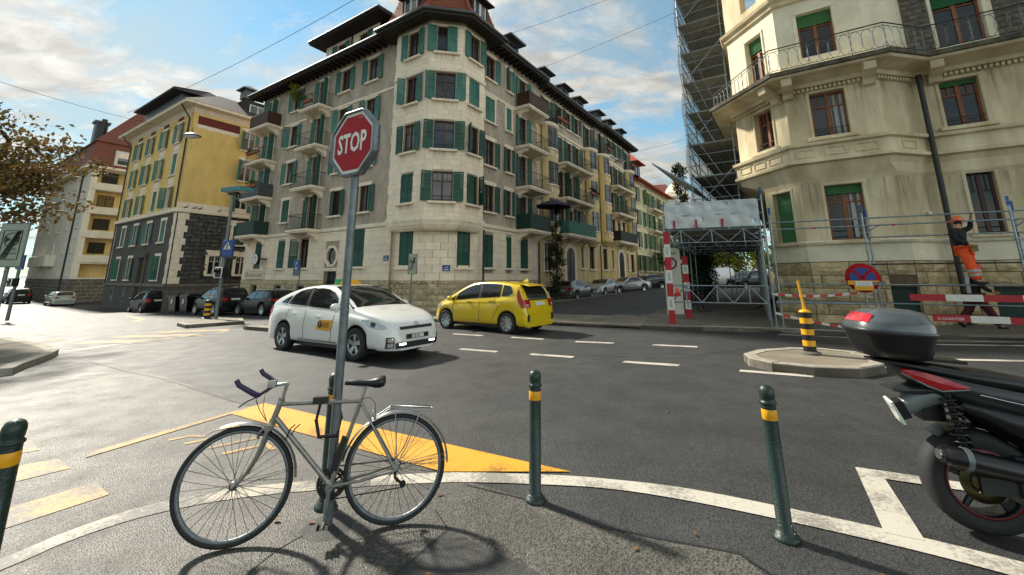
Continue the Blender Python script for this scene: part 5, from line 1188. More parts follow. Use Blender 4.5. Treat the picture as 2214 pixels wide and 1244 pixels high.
    for i in range(1, 5):
        F, L_ = seg(UP, i); n = int(min(L_, 8)/1.3)+1
        for k in range(n): part('rain_stain', cached(('rs2',), lambda: MB().quad((0,0,-1.5),(1.3,0,-1.5),(1.3,0,0),(0,0,0)), 'rain_stain', 'rain_stain'), None, B, F @ T(k*1.25,-.006,8.14))
        F, L_ = seg(GP, i); n = int(min(L_, 8)/1.3)+1
        for k in range(n): part('rain_stain', CM[(('rs2',), 'rain_stain')], None, B, F @ T(k*1.2,-.006,4.85))
    # upper cornice above the balcony storey
    part('cornice', MB().loft([rg(UP,0,11.75), rg(UP,.10,11.80), rg(UP,.12,11.95), rg(UP,.22,12.0), rg(UP,.26,12.12), rg(UP,0,12.16)], closed=False, smooth=False), 'sandstone', B, FF)
    part('downpipe', MB().tube([(4.0,.62,8.3),(3.98,.62,.2)], .075, 8), 'pipe_dark', B, FF)
    part('carved_bracket', MB().box(6.6,7.2,.2,.9,4.9,5.3).box(6.7,7.3,.35,.9,4.4,4.9), 'sandstone_light', B, FF)
    part('wall_lamp', MB().box(3.55,3.62,.5,.62,3.55,3.68), 'sign_white', B, FF)
right_building()
# ---- scaffolding helpers
def couple(mb, p): mb.sphere(p, .05, 6, 4)
def scaffold_tall():
    Bt = thing('scaffolding', 'tall netted scaffolding tower against the sandstone side wall', 'scaffolding', FF @ T(-2.7,3,0))
    x0, x1 = -3.7, -1.85; ys = [2.4+2.5*i for i in range(8)]; zb, zt = 3.6, 18.0
    for y in ys:
        for x in (x0, x1): part('post', MB().tube([(x,y,zb if y < 12 else .3),(x,y,zt)], .027, 6), 'scaf_tube', Bt, FF)
    z = 4.6; k = 0
    while z < 17.5:
        mb = MB()
        for q in range(7):                                  # corrugated deck sheets
            for s_ in range(4): mb.box(x0+.06+s_*.44,x0+.46+s_*.44,ys[q]+.05,ys[q+1]-.05,z-.03,z+.02)
        part('deck', mb, 'scaf_deck', Bt, FF)
        for dz in (.5, 1.0):
            part('guard_rail', MB().tube([(x0,ys[0],z+dz),(x0,ys[-1],z+dz)], .022, 5), 'scaf_tube', Bt, FF); part('guard_rail', MB().tube([(x0-.1,ys[0],z+dz),(x1+.1,ys[0],z+dz)], .022, 5), 'scaf_tube', Bt, FF)
        part('ledger', MB().tube([(x0-.08,ys[0],z-.05),(x1+.08,ys[0],z-.05)], .024, 5), 'scaf_tube', Bt, FF); part('ledger', MB().tube([(x0,ys[0],z-.06),(x0,ys[-1],z-.06)], .024, 5), 'scaf_tube', Bt, FF)
        part('toe_board', MB().box(x0+.02,x0+.05,ys[0],ys[-1],z+.02,z+.16), 'galv', Bt, FF)
        if k % 2 == 0: part('brace', MB().tube([(x0,ys[0],z),(x1,ys[0],z+1.85)], .022, 5), 'scaf_tube', Bt, FF)
        else: part('brace', MB().tube([(x0,ys[0],z+1.9),(x0,ys[1],z)], .022, 5), 'scaf_tube', Bt, FF)
        z += 1.55; k += 1
    net = MB(); rows = [zb+.3+i*.35 for i in range(42)]
    net.loft([[(x0-.12-.05*math.sin(i*.9+j*1.3)-.03*math.sin(j*.5), ys[0]+j*.6, z) for j in range(30)] for i, z in enumerate(rows)], closed=False)
    part('netting', net, 'net_white', Bt, FF)
def truss(B, A, C, z0, z1, n, F, r=.022):
    a, c = Vector(A), Vector(C); t = part('truss', MB().tube([(a.x,a.y,z0),(c.x,c.y,z0)], r, 6).tube([(a.x,a.y,z1),(c.x,c.y,z1)], r, 6), 'scaf_tube', B, F)
    mb = MB()
    for i in range(n):
        p, q = a.lerp(c, i/n), a.lerp(c, (i+1)/n); m = p.lerp(q, .5)
        mb.tube([(p.x,p.y,z0 if i % 2 == 0 else z1),(q.x,q.y,z1 if i % 2 == 0 else z0)], r*.85, 5)
        if i % 2 == 1: mb.tube([(p.x,p.y,z0),(p.x,p.y,z1)], r*.85, 5)
    part('lattice', mb, 'scaf_tube', t, F); return t
TF = frame((5.35, 14.55, 0), (2.72, -1.0))                   # tunnel front, x to the right, y inwards along the pavement
def tunnel():
    Bt = thing('scaffolding', 'scaffold tunnel over the pavement with plastic sheeted parapet', 'scaffolding', TF @ T(1.4,0,.12))
    Wd = 2.88; D = 15.; zr = 3.2
    ys = [0, 2.1, 4.2, 6.3, 8.4, 10.5, 12.6, 14.7]
    sk = .28                                                # walls follow the side street, slightly skewed to the front
    def X(x, y): return x + y*.16
    for i, y in enumerate(ys):
        for x in (0, Wd):
            if i == 0 and x == 0: continue
            if i == 1 and x == 0: continue
            part('post', MB().tube([(X(x,y),y,.12+gz(*(TF @ Vector((X(x,y),y,0))).xy)),(X(x,y),y,4.15 if i < 4 else zr)], .027, 7), 'scaf_tube', Bt, TF)
        truss(Bt, (X(0,y),y), (X(Wd,y),y), 2.78, zr, 6, TF)
        if i < 7: part('deck', MB().box(0,Wd,0,2.06,zr+.03,zr+.08, Matrix.Shear('XZ', 4, (0,0)) if 0 else T(X(0,y+1.05),y,0)), 'scaf_deck', Bt, TF)
    for x in (0, Wd): truss(Bt, (X(x,0),0), (X(x,14.7),14.7), 2.76, zr-.03, 24, TF)
    truss(Bt, (.03,.0), (Wd-.05,.0), .82, 1.36, 6, TF, .026)
    for z in (3.27, 3.70, 4.12):
        part('parapet_rail', MB().tube([(-.1,-.03,z),(Wd+.1,-.03,z)], .024, 6), 'scaf_tube', Bt, TF); part('parapet_rail', MB().tube([(-.02,0,z),(X(0,8.4)-.02,8.4,z)], .024, 6), 'scaf_tube', Bt, TF)
    sh = MB(); nx = 40
    sh.loft([[(Wd*j/nx, -.065-.02*math.sin(j*.9+i*.7)-.02*math.sin(j*.37+i*1.9), 3.27+.9*i/8) for j in range(nx+1)] for i in range(9)], closed=False)
    part('plastic_sheet', sh, 'sheet_plastic', Bt, TF)
    sh = MB().loft([[(X(0,8.2*j/30)-.06-.02*math.sin(j*.8+i), 8.2*j/30, 3.27+.9*i/6) for j in range(31)] for i in range(7)], closed=False)
    part('plastic_sheet', sh, 'sheet_plastic', Bt, TF)
    for cx, w_, h_ in ((1.85, .62, .62), (2.3, .45, .5), (.95, .5, .34)):
        mb = MB(); g = random.Random(int(cx*100)); pr = []
        mb.lathe([(w_*.98,3.28),(w_*1.0,3.28+h_*.35),(w_*.8,3.28+h_*.75),(w_*.4,3.28+h_*.97),(.01,3.28+h_)], 14, T(cx,.5,0) @ S(1,.6,1))
        part('insulation_heap', mb, 'foam', Bt, TF)
    for x in (.25, .95, 1.75): part('clip', MB().box(x,x+.07,-.1,-.07,3.28,3.55), 'paint_red', Bt, TF)
    for x in (1.18, 1.95, 2.72): part('upright', MB().box(x,x+.07,-.045,-.03,3.22,4.18), 'scaf_tube', Bt, TF)
    # twin standards at the right front corner, carried up past the rail
    for x in (Wd+.12, Wd+.30):
        part('post', MB().tube([(x,-.05,.15),(x,-.05,4.40 if x < Wd+.2 else 3.72)], .028, 7), 'scaf_tube', Bt, TF); part('base_plate', MB().box(x-.08,x+.08,-.13,.03,.14,.16), 'scaf_tube', Bt, TF)
        part('spigot', MB().tube([(x,-.05,4.28 if x < Wd+.2 else 3.6),(x,-.05,4.53 if x < Wd+.2 else 3.83)], .034, 6), 'scaf_blue', Bt, TF)
        for z in (.5, 1.0, 1.5, 2.0, 2.5, 3.0, 3.5): part('rosette', MB().lathe([(.03,z),(.06,z),(.06,z+.012),(.03,z+.012)], 8, T(x,-.05,0)), 'scaf_tube', Bt, TF)
def striped_post(w, h, label, lean=0):
    t = thing('striped_post', label, 'post', w, 'red and white posts of the tunnel'); n = 7
    for i in range(n): part('band', MB().box(-.10,.10,-.05,.05,h*i/n,h*(i+1)/n), 'paint_red' if i % 2 == 0 else 'paint_white', t)
    for i in (1, 3, 5): part('reflector', MB().box(-.04,.04,-.056,-.05,h*(i+.2)/n,h*(i+.8)/n), 'sign_grey', t)
    part('foot', MB().box(-.14,.14,-.09,.09,-.0,.03), 'paint_red', t)
tunnel(); scaffold_tall()
striped_post(TF @ T(0,-.02,.125), 3.05, 'nearer red and white post at the kerb corner of the tunnel'); striped_post(TF @ T(.60,2.15,.125), 2.3, 'farther red and white post behind the speed limit sign')
# ---- guard scaffolding in front of the base
sdir = Vector((math.sin(R(63+90)) , 0)); sd = Vector((math.sin(R(-63)), math.cos(R(-63))))*-1
SF = frame((8.22, 13.47, 0), sd)
def guard():
    Bt = thing('scaffolding', 'open guard rail scaffolding along the foot of the sandstone building', 'scaffolding', SF @ T(3,0,.2))
    for x0, nm in ((2.45, 0), (5.55, 1), (8.6, 2)):
        g = gz(*(SF @ Vector((x0,0,0))).xy)+.13
        for dx, dy, top in ((0,0,3.55), (.16,.25,3.45)):
            part('post', MB().tube([(x0+dx,dy,g),(x0+dx,dy,top)], .027, 7), 'scaf_tube', Bt, SF); part('spigot', MB().tube([(x0+dx,dy,top-.05),(x0+dx,dy,top+.2)], .034, 6), 'scaf_blue', Bt, SF)
            part('base_plate', MB().box(x0+dx-.08,x0+dx+.08,dy-.08,dy+.08,g,g+.012), 'scaf_tube', Bt, SF)
            for z in (.6, 1.1, 1.6, 2.1, 2.6, 3.1, 3.6): part('rosette', MB().lathe([(.03,z),(.06,z),(.06,z+.012),(.03,z+.012)], 8, T(x0+dx,dy,0)), 'scaf_tube', Bt, SF)
        part('bracket', MB().tube([(x0,0,3.3),(x0+.16,.25,2.7)], .02, 5), 'scaf_tube', Bt, SF); part('brace', MB().tube([(x0,0,2.9),(x0+.55,.5,3.2)], .02, 5), 'scaf_tube', Bt, SF)
    for z, xa, xb, m in ((3.34,0,12,'scaf_tube'), (3.12,0,12,'scaf_tube'), (2.78,2.45,12,'scaf_tube'), (2.0,2.45,12,'pipe_dark'), (1.42,0,12,'scaf_tube'), (.90,0,12,'scaf_tube'), (.86,0,2.4,'scaf_tube')):
        part('rail', MB().tube([(xa,0 if z != .86 else -.05,z),(xb,0 if z != .86 else -.05,z+.02)], .024, 6), m, Bt, SF)
    for x in (1.2, 3.1, 4.3): part('tape_wrap', MB().tube([(x,0,3.12),(x+.08,0,3.12)], .03, 6), 'tape_red', Bt, SF)
guard()
def tape(pts, label):
    t = thing('barrier_tape', label, 'tape', T(*pts[0])); P = [Vector(p) for p in pts]; n = 14
    for i in range(n):
        a, c = P[0].lerp(P[1], i/n), P[0].lerp(P[1], (i+1)/n); sg = lambda k: -.10*math.sin(math.pi*k/n)
        a = a+Vector((0,0,sg(i))); c = c+Vector((0,0,sg(i+1)))
        part('band', MB().quad(a+Vector((0,0,-.035)), c+Vector((0,0,-.035)), c+Vector((0,0,.035)), a+Vector((0,0,.035))), 'tape_red' if i % 2 else 'paint_white', t, I4)
q = lambda x, y, z: tuple(SF @ Vector((x, y, z)))
tape((q(-.1,-.04,1.12), q(2.4,-.04,1.25)), 'upper red and white tape stretched along the scaffold'); tape((q(-.05,-.05,.55), q(2.6,-.05,.18)), 'lower red and white tape sagging towards the no stopping sign')
def planter():
    t = thing('bucket', 'small dark bucket on the pavement by the scaffold', 'bucket', SF @ T(.75,.35,.125)); part('shell', MB().lathe([(.13,0),(.17,.2),(.19,.21),(.19,.24),(.16,.24),(.15,.05),(.0,.05)], 14), 'iron', t); part('handle', MB().tube([(.17*math.cos(a),0,.22+.1*math.sin(a)) for a in [math.pi*i/8 for i in range(9)]], .006, 4), 'galv', t)
planter()
def barrier():
    BF = frame((10.9, 11.62, 0), (.90, -.43)); g = gz(12.5, 11)+.13
    t = thing('road_barrier', 'red and white boarded barrier along the right pavement edge', 'barrier', BF @ T(1.5,0,g))
    for z, x0, tilt in ((1.02, -.15, .0), (.50, .25, -.012)):
        for i in range(6): part('board', MB().box(x0+i*.72,x0+(i+1)*.72,-.02,.02,z+i*tilt,z+.17+i*tilt), 'paint_red' if i % 2 == 0 else 'paint_white', t, BF)
    for x in (2.3, 4.4):
        part('stand', MB().tube([(x,.04,g),(x,.04,1.2)], .025, 6), 'galv', t, BF); part('foot', MB().box(x-.2,x+.2,-.12,.2,g,g+.03), 'galv', t, BF); part('strut', MB().tube([(x-.05,.04,.95),(x+.15,.3,g+.05)], .02, 5), 'paint_white', t, BF)
    text('G-CHANTIER', .1, 'sign_white', t, BF @ T(.32,-.022,.54) @ RX(R(90)), 'lettering', .9)
barrier()
def nostop():
    w = SF @ T(2.2,-.12,1.62)
    t = thing('no_stopping_sign', 'round red and blue no stopping sign with yellow placard', 'sign', w)
    D = RX(R(90))
    part('disc', MB().lathe([(.001,.0),(.41,.0),(.41,.012),(.001,.012)], 32, D), 'sign_red', t, w); part('blue_field', MB().lathe([(.001,.016),(.29,.016)], 32, D), 'sign_blue', t, w)
    for a in (45, -45): part('red_bar', MB().box(-.31,.31,-.0225,-.018,-.035,.035, RY(R(a))), 'sign_red', t, w)
    part('placard', MB().box(-.36,.36,-.035,-.026,-.20,-.08).box(-.22,.22,-.034,-.026,-.36,-.2), 'sign_yellow', t, w); part('paper', MB().box(-.18,.2,-.04,-.036,-.24,-.10), 'sign_white', t, w)
    for i in range(3): part('print_line', MB().box(-.14,.15,-.042,-.0405,-.22+.035*i,-.205+.035*i), 'sign_grey', t, w)
    part('pole', MB().tube([(.05,.05,-1.45),(.0,.05,.3)], .025, 6), 'scaf_tube', t, w); part('clamp', MB().box(.2,.5,-.05,-.02,-.18,-.12), 'galv', t, w)
nostop()
def sign30():
    x, y = 6.86, 18.2; w = frame((x, y, gz(x, y)+.125), (.97, -.25))
    t = thing('speed_limit_sign', 'white zone board with round thirty speed limit disc', 'sign', w)
    part('board', MB().box(-.33,.33,0,.12,0,2.75), 'plaster_white', t); part('ring', MB().lathe([(.001,0),(.26,0),(.26,.01),(.001,.01)], 28, T(-.08,-.01,2.1) @ RX(R(90))), 'sign_red', t, w); part('disc', MB().lathe([(.001,0),(.19,0),(.19,.01)], 28, T(-.08,-.021,2.1) @ RX(R(90))), 'sign_white', t, w)
    text('30', .26, 'sign_black', t, w @ T(-.08,-.036,2.01) @ RX(R(90)), 'lettering', .9, 'CENTER'); text('ZONE', .16, 'sign_black', t, w @ T(-.02,-.004,2.47) @ RX(R(90)), 'lettering', .9, 'CENTER')
sign30()
# ------------------------------------------------------------ vehicles
def carpaint(name, col, metal=.0, rough=.28): mat(name, col, rough, .03, 2, coat=1.0, metal=metal)
carpaint('paint_taxi', 'd9d9d4'); carpaint('paint_yellow', 'd8b800'); mat('paint_black', '08090a', .3, .03, 2, spec=.3); mat('paint_dark', '121416', .3, .03, 2, spec=.35); carpaint('paint_silver', '9a9ea0', .5); carpaint('paint_grey', '6c6f70', .5); carpaint('paint_palegreen', 'b3b8ac', .3); carpaint('paint_lightsilver', 'b5babc', .4)
mat('car_glass', (.012,.014,.014), .03, 0, spec=.7); mat('car_trim', (.012,.012,.013), .5, .1, 20); mat('tyre', (.016,.016,.017), .75, .2, 40); mat('alloy', 'a6a9ab', .28, .08, 9, metal=.85); mat('lamp_clear', 'b9c0c4', .08, .25, 30, metal=.3, coat=1); mat('lamp_red', 'a00810', .2, .1, 25, coat=.3); mat('chrome', 'c9cccd', .12, 0, metal=1.0); mat('plate_white', 'cfcfc8', .4, 0); mat('drl', (1., .98, .92), .3, 0, emit=3.0); mat('seat_dark', '141416', .8, .1, 9); mat('skin', 'b57f63', .5, .08, 9); mat('taxi_green', '1f8a4c', .4, .05, 6)
def wheel_parts(car, w, r, rimr, wd, spokes, style, alloy):
    """w: wheel frame, y axis = axle pointing outwards"""
    Ry = RX(R(-90))                                         # lathe z -> +y
    def ty(): return MB().lathe([(rimr,-wd/2),(r*.93,-wd/2),(r,-wd*.36),(r,wd*.36),(r*.93,wd/2),(rimr*1.02,wd/2*.96),(rimr*.97,wd*.30)], 30, Ry)
    def rm():
        mb = MB().lathe([(rimr*1.0,wd*.44),(rimr*.95,wd*.46),(rimr*.92,wd*.38),(rimr*.90,-wd*.3)], 26, Ry)
        mb.lathe([(rimr*.17,wd*.30),(rimr*.15,wd*.36),(.001,wd*.37)], 12, Ry)
        for i in range(spokes):
            for dd in ((-.13, .13) if style == 'double' else (0,)):
                a = 2*math.pi*i/spokes+dd; M_ = RY(a)
                h0, h1 = (.055, .038) if style == 'double' else (.11, .075)
                mb.add([(-h0*rimr/.2*.5,wd*.30,rimr*.12),(h0*rimr/.2*.5,wd*.30,rimr*.12),(h1*rimr/.2*.6,wd*.42,rimr*.93),(-h1*rimr/.2*.6,wd*.42,rimr*.93),(-h0*rimr/.2*.5,wd*.2,rimr*.12),(h0*rimr/.2*.5,wd*.2,rimr*.12),(h1*rimr/.2*.6,wd*.3,rimr*.93),(-h1*rimr/.2*.6,wd*.3,rimr*.93)], [(0,1,2,3),(0,3,7,4),(1,5,6,2)], M_)
        return mb
    k = (round(r,3), round(rimr,3), spokes, style)
    wh = part('wheel', cached(('tyre',)+k, ty, 'wheel', 'tyre'), None, car, w); part('rim', cached(('rim',)+k, rm, 'rim', alloy), None, wh, w)
    part('brake_disc', cached(('disc',)+k, lambda: MB().lathe([(rimr*.9,0),(.001,.0)], 20, Ry), 'brake_disc', 'car_trim'), None, wh, w)
def build_car(name, label, cat, paint, sp, w, group=None, detail=1):
    t = thing(name, label, cat, w, group)
    L_, HW = sp['L'], sp['W']/2; top = sp['top']; xr, xf = sp['xr'], sp['xf']; rw = sp.get('r', .315); ra = rw+.055; zs = sp.get('sill', .24); belt = sp['belt']; plan = sp['plan']; X0 = -(xr+xf)/2
    def TOP(x): return smooth_interp(top, x)
    def WP(x): return smooth_interp(plan, x)*HW
    def BOT(x):
        z = zs - (.03 if x < .3 or x > L_-.3 else 0)
        for xa in (xr, xf):
            d = abs(x-xa)
            if d < ra: z = max(z, rw+math.sqrt(ra*ra-d*d)*.98)
        return z
    def sec(x):
        w_, zt, zb = WP(x), TOP(x), BOT(x); be = min(interp(belt, x), zt-.045); be = max(be, zb+.05)
        wr = w_*.945-max(0, zt-be-.05)*sp.get('tumble', .36); h = be-zb
        p = [(0,zb),(w_*.86,zb),(w_*.955,zb+h*.04),(w_*.985,zb+h*.22),(w_,zb+h*.48),(w_*.995,zb+h*.72),(w_*.97,be-h*.06),(w_*.945,be)]
        ze = zt-.05; n = 4
        for i in range(1, n+1):
            u = i/n; p.append((lerp(w_*.945, wr, u)+.018*math.sin(math.pi*u)*(1 if zt-be > .2 else 0), lerp(be, max(be, ze), u)))
        p += [(wr*.93, lerp(max(be,ze), zt, .52)), (wr*.72, lerp(max(be,ze), zt, .80)), (wr*.4, lerp(max(be,ze), zt, .96)), (0, zt)]
        return p
    xs = sorted(set([round(L_*i/46, 4) for i in range(47)]+[.02,.06,L_-.02,L_-.06]+[xa+ra*math.cos(math.pi*i/12) for xa in (xr, xf) for i in range(13)]+[xa+s_*(ra+.004) for xa in (xr, xf) for s_ in (-1, 1)]))
    rings = []
    for x in xs:
        h = sec(x); rings.append([(x+X0, y, z) for y, z in h]+[(x+X0, -y, z) for y, z in h[-2:0:-1]])
    mb = MB().loft([r[::-1] for r in rings], closed=True, caps=True)
    part('body', mb, paint, t)
    def y_at(x, z):
        p = sec(x)
        for (y0, z0), (y1, z1) in zip(p[1:], p[2:]):
            if z0 <= z <= z1 and z1 > z0: return y0+(y1-y0)*(z-z0)/(z1-z0)
        return p[11][0]
    def z_at(x, y):
        p = sec(x)[11:]; y = abs(y)
        for (y0, z0), (y1, z1) in zip(p, p[1:]):
            if y1 <= y <= y0: return z0+(z1-z0)*(y0-y)/(y0-y1) if y0 > y1 else z0
        return p[0][1] if y > p[0][0] else p[-1][1]
    def side(nm, cols, m, s_, e=.006, rows=4):              # cols: (x_low, z_low, x_high, z_high)
        mb = MB(); g = []
        for a, zl, b, zh in cols: g.append([(lerp(a,b,i/rows)+X0, s_*(y_at(lerp(a,b,i/rows), lerp(zl,zh,i/rows))+e), lerp(zl,zh,i/rows)) for i in range(rows+1)])
        mb.loft(g if s_ < 0 else g[::-1], closed=False); return part(nm, mb, m, t)
    def cols_between(a, b, n=7):
        return [tuple(lerp(p, q, i/n) for p, q in zip(a, b)) for i in range(n+1)]
    def topp(nm, x0, x1, f0, f1, m, e=.006, n=10, k=10):     # patch over the upper surface: half-width fractions of roof edge at x0, x1
        g = []
        for i in range(n+1):
            x = lerp(x0, x1, i/n); wr = sec(x)[11][0]*lerp(f0, f1, i/n); g.append([(x+X0, y, z_at(x, y)+e) for y in [lerp(-wr, wr, j/k) for j in range(k+1)]])
        mb = MB().loft(g, closed=False); 
        if x1 > x0: mb.f = [f[::-1] for f in mb.f]
        mb.f = [f[::-1] for f in mb.f]
        return part(nm, mb, m, t)
    def endx(y, z, front):                                  # where the nose or tail surface stands at (y, z)
        y = abs(y)
        def inside(d):
            x = L_-d if front else d; p = sec(x)
            return TOP(x) >= z and (y_at(x, z) >= y if z < p[11][1] else z_at(x, y) >= z)
        lo, hi_ = 0., L_*.4
        if inside(lo): return L_ if front else 0.
        for _ in range(11):
            m = (lo+hi_)/2
            if inside(m): hi_ = m
            else: lo = m
        return L_-hi_ if front else hi_
    def endp(nm, y0, y1, z0, z1, m, front, e=.008, n=8, k=4, slant=0.):
        g = []
        for i in range(n+1):
            y = lerp(y0, y1, i/n); g.append([(endx(y, lerp(z0+slant*i/n, z1+slant*i/n, j/k), front)+(e if front else -e)+X0, y, lerp(z0+slant*i/n, z1+slant*i/n, j/k)) for j in range(k+1)])
        mb = MB().loft(g, closed=False)
        if front: mb.f = [f[::-1] for f in mb.f]
        if y1 < y0: mb.f = [f[::-1] for f in mb.f]
        return part(nm, mb, m, t)
    # wheels
    for xa in (xr, xf):
        for s_ in (-1, 1):
            yy = s_*(HW-.115); wheel_parts(t, w @ T(xa+X0, yy, rw) @ (I4 if s_ > 0 else RZ(math.pi)), rw, sp.get('rim', .205), .2, sp.get('spokes', 5), sp.get('rimstyle', 'plain'), 'alloy')
            g = [[(xa+X0+(ra-.006)*math.cos(a), s_*q, rw+(ra-.006)*math.sin(a)) for a in [R(-12+204*i/16) for i in range(17)]] for q in (HW-.045, .25)]
            part('wheel_well', MB().loft(g, closed=False), 'car_trim', t)
    part('underbody', MB().box(.35+X0,L_-.55+X0,-HW*.8,HW*.8,.16,zs+.1), 'car_trim', t)
    for nm, cs in sp['side'].items():
        for s_ in (-1, 1): side('side_window' if nm[0] == 'w' else 'window_trim', cs if len(cs) > 2 else cols_between(*cs), 'car_glass' if nm[0] == 'w' else 'car_trim', s_, .008 if nm[0] == 'w' else .005)
    a, b, f0, f1 = sp['shield']; topp('windscreen', a, b, f0, f1, 'car_glass')
    a, b, f0, f1 = sp['rear']; topp('rear_window', a, b, f0, f1, 'car_glass')
    sp['extra'](dict(t=t, w=w, side=side, endp=endp, topp=topp, cols=cols_between, y_at=y_at, X0=X0, HW=HW, L=L_, part=lambda n_, m_, mt: part(n_, m_, mt, t), paint=paint, z_at=z_at, endx=endx, TOP=TOP))
    return t
def common(c, mx, mz, handles, plate_f=None, plate_r=None, seams=()):
    t, w, X0 = c['t'], c['w'], c['X0']
    for s_ in (-1, 1):
        y = c['y_at'](mx, mz)
        part('mirror', MB().sphere((mx+X0-.02, s_*(y+.13), mz+.05), .1, 10, 8, sc=(1,1,1)), c['paint'], t, w @ T(mx+X0,s_*(y+.13),mz+.05) @ S(.75,1.15,.75) @ T(-mx-X0,-s_*(y+.13),-mz-.05))
        part('mirror_arm', MB().box(mx+X0-.03,mx+X0+.04,min(s_*(y-.02),s_*(y+.06)),max(s_*(y-.02),s_*(y+.06)),mz,mz+.04), 'car_trim', t)
        for hx, hz in handles:
            y = c['y_at'](hx, hz); part('door_handle', MB().box(hx+X0-.09,hx+X0+.09,min(s_*y,s_*(y+.03)),max(s_*y,s_*(y+.03)),hz-.018,hz+.018), c['paint'], t)
        for x0, z0, x1, z1 in seams: c['side']('door_seam', [(x0-.008,z0,x1-.008,z1),(x0+.008,z0,x1+.008,z1)], 'car_trim', s_, .003, 8)
    if plate_f: o = c['endp']('number_plate', -.26, .26, plate_f, plate_f+.11, 'plate_white', True, .02)
    if plate_r: o = c['endp']('number_plate', -.26, .26, plate_r, plate_r+.11, 'plate_white', False, .02)
def taxi_extra(c):
    t, w, X0 = c['t'], c['w'], c['X0']; E, Sd = c['endp'], c['side']
    common(c, 3.02, .98, ((1.32,.84),(2.28,.80)), seams=((1.72,.3,1.78,.93),(2.75,.3,2.86,.93),(.98,.72,1.1,.95)))
    for s_ in (-1, 1):
        Sd('headlight', [(3.74,.775,3.80,.80),(3.95,.665,3.98,.79),(4.12,.625,4.12,.755),(4.24,.62,4.24,.70),(4.31,.63,4.31,.655)], 'lamp_clear', s_, .009)
        Sd('headlight_lens', [(4.0,.68,4.0,.76),(4.05,.66,4.05,.75),(4.10,.66,4.10,.735)], 'car_glass', s_, .012); Sd('headlight_lens', [(4.15,.645,4.15,.715),(4.20,.645,4.20,.70)], 'chrome', s_, .012)
        E('fog_lamp', s_*.58, s_*.70, .27, .47, 'car_trim', True, .01); E('fog_lens', s_*.60, s_*.68, .38, .45, 'chrome', True, .014); E('fog_lens', s_*.60, s_*.68, .29, .36, 'lamp_clear', True, .014)
        E('daytime_lamp', s_*.32, s_*.48, .315, .345, 'drl', True, .022)
        Sd('tail_light', [(.06,.78,.10,.98),(.16,.80,.18,1.02),(.26,.88,.26,.98)], 'lamp_red', s_, .009)
        Sd('bodyside_line', [(.5+.35*i,.30,.5+.35*i,.315) for i in range(3,8)], 'car_trim', s_, .004)
    E('grille', -.44, .44, .60, .655, 'car_trim', True, .012); E('lower_grille', -.56, .56, .255, .365, 'car_trim', True, .015)
    E('plate_holder', -.30, .30, .415, .505, 'car_trim', True, .016); E('number_plate', -.16, .16, .425, .495, 'plate_white', True, .022)
    x = c['endx'](0, .45, True)+X0+.03; text('GE 757', .075, 'sign_black', t, w @ T(x,-.13,.435) @ RZ(R(90)) @ RX(R(90)), 'lettering', .8)
    xe = c['endx'](0, .68, True)+X0+.016; e = w @ T(xe,0,.675) @ RZ(R(90)) @ RX(R(72)) @ S(1,1,1)
    em = MB()
    for a, b in ((.075,.05),(.024,.046),(.055,.02)):
        em.tube([(a*math.cos(q), b*math.sin(q)+(.014 if a == .055 else 0), 0) for q in [2*math.pi*i/18 for i in range(18)]], .0085, 5, closed=True)
    part('emblem', em, 'chrome', t, e)
    # roof sign and the door panel
    rs = part('roof_sign', MB().add([(-.1,-.3,0),(.1,-.3,0),(.1,.3,0),(-.1,.3,0),(-.05,-.22,.12),(.05,-.22,.12),(.05,.22,.12),(-.05,.22,.12)], [(0,1,5,4),(1,2,6,5),(2,3,7,6),(3,0,4,7),(4,5,6,7)]), 'sign_yellow', t, w @ T(2.05+X0,0,c['TOP'](2.05)-.01))
    part('roof_lamp', MB().box(-.07,.07,-.32,-.2,.01,.13), 'taxi_green', rs, w @ T(2.05+X0,0,c['TOP'](2.05)-.01))
    pn = Sd('door_panel', [(2.24,.55,2.34,.75),(2.45,.54,2.5,.75),(2.65,.53,2.7,.75),(2.78,.54,2.86,.75)], 'sign_yellow', -1, .008)
    y = -(c['y_at'](2.5,.64)+.014); part('badge', MB().lathe([(.001,.0),(.075,.0)], 18, RX(R(90))), 'sign_black', pn, w @ T(2.40+X0,y,.65)); text('T', .12, 'sign_yellow', pn, w @ T(2.37+X0,y-.004,.61) @ RX(R(90)), 'lettering'); text('AXI', .15, 'sign_black', pn, w @ T(2.49+X0,y,.595) @ RX(R(90)), 'lettering', .95)
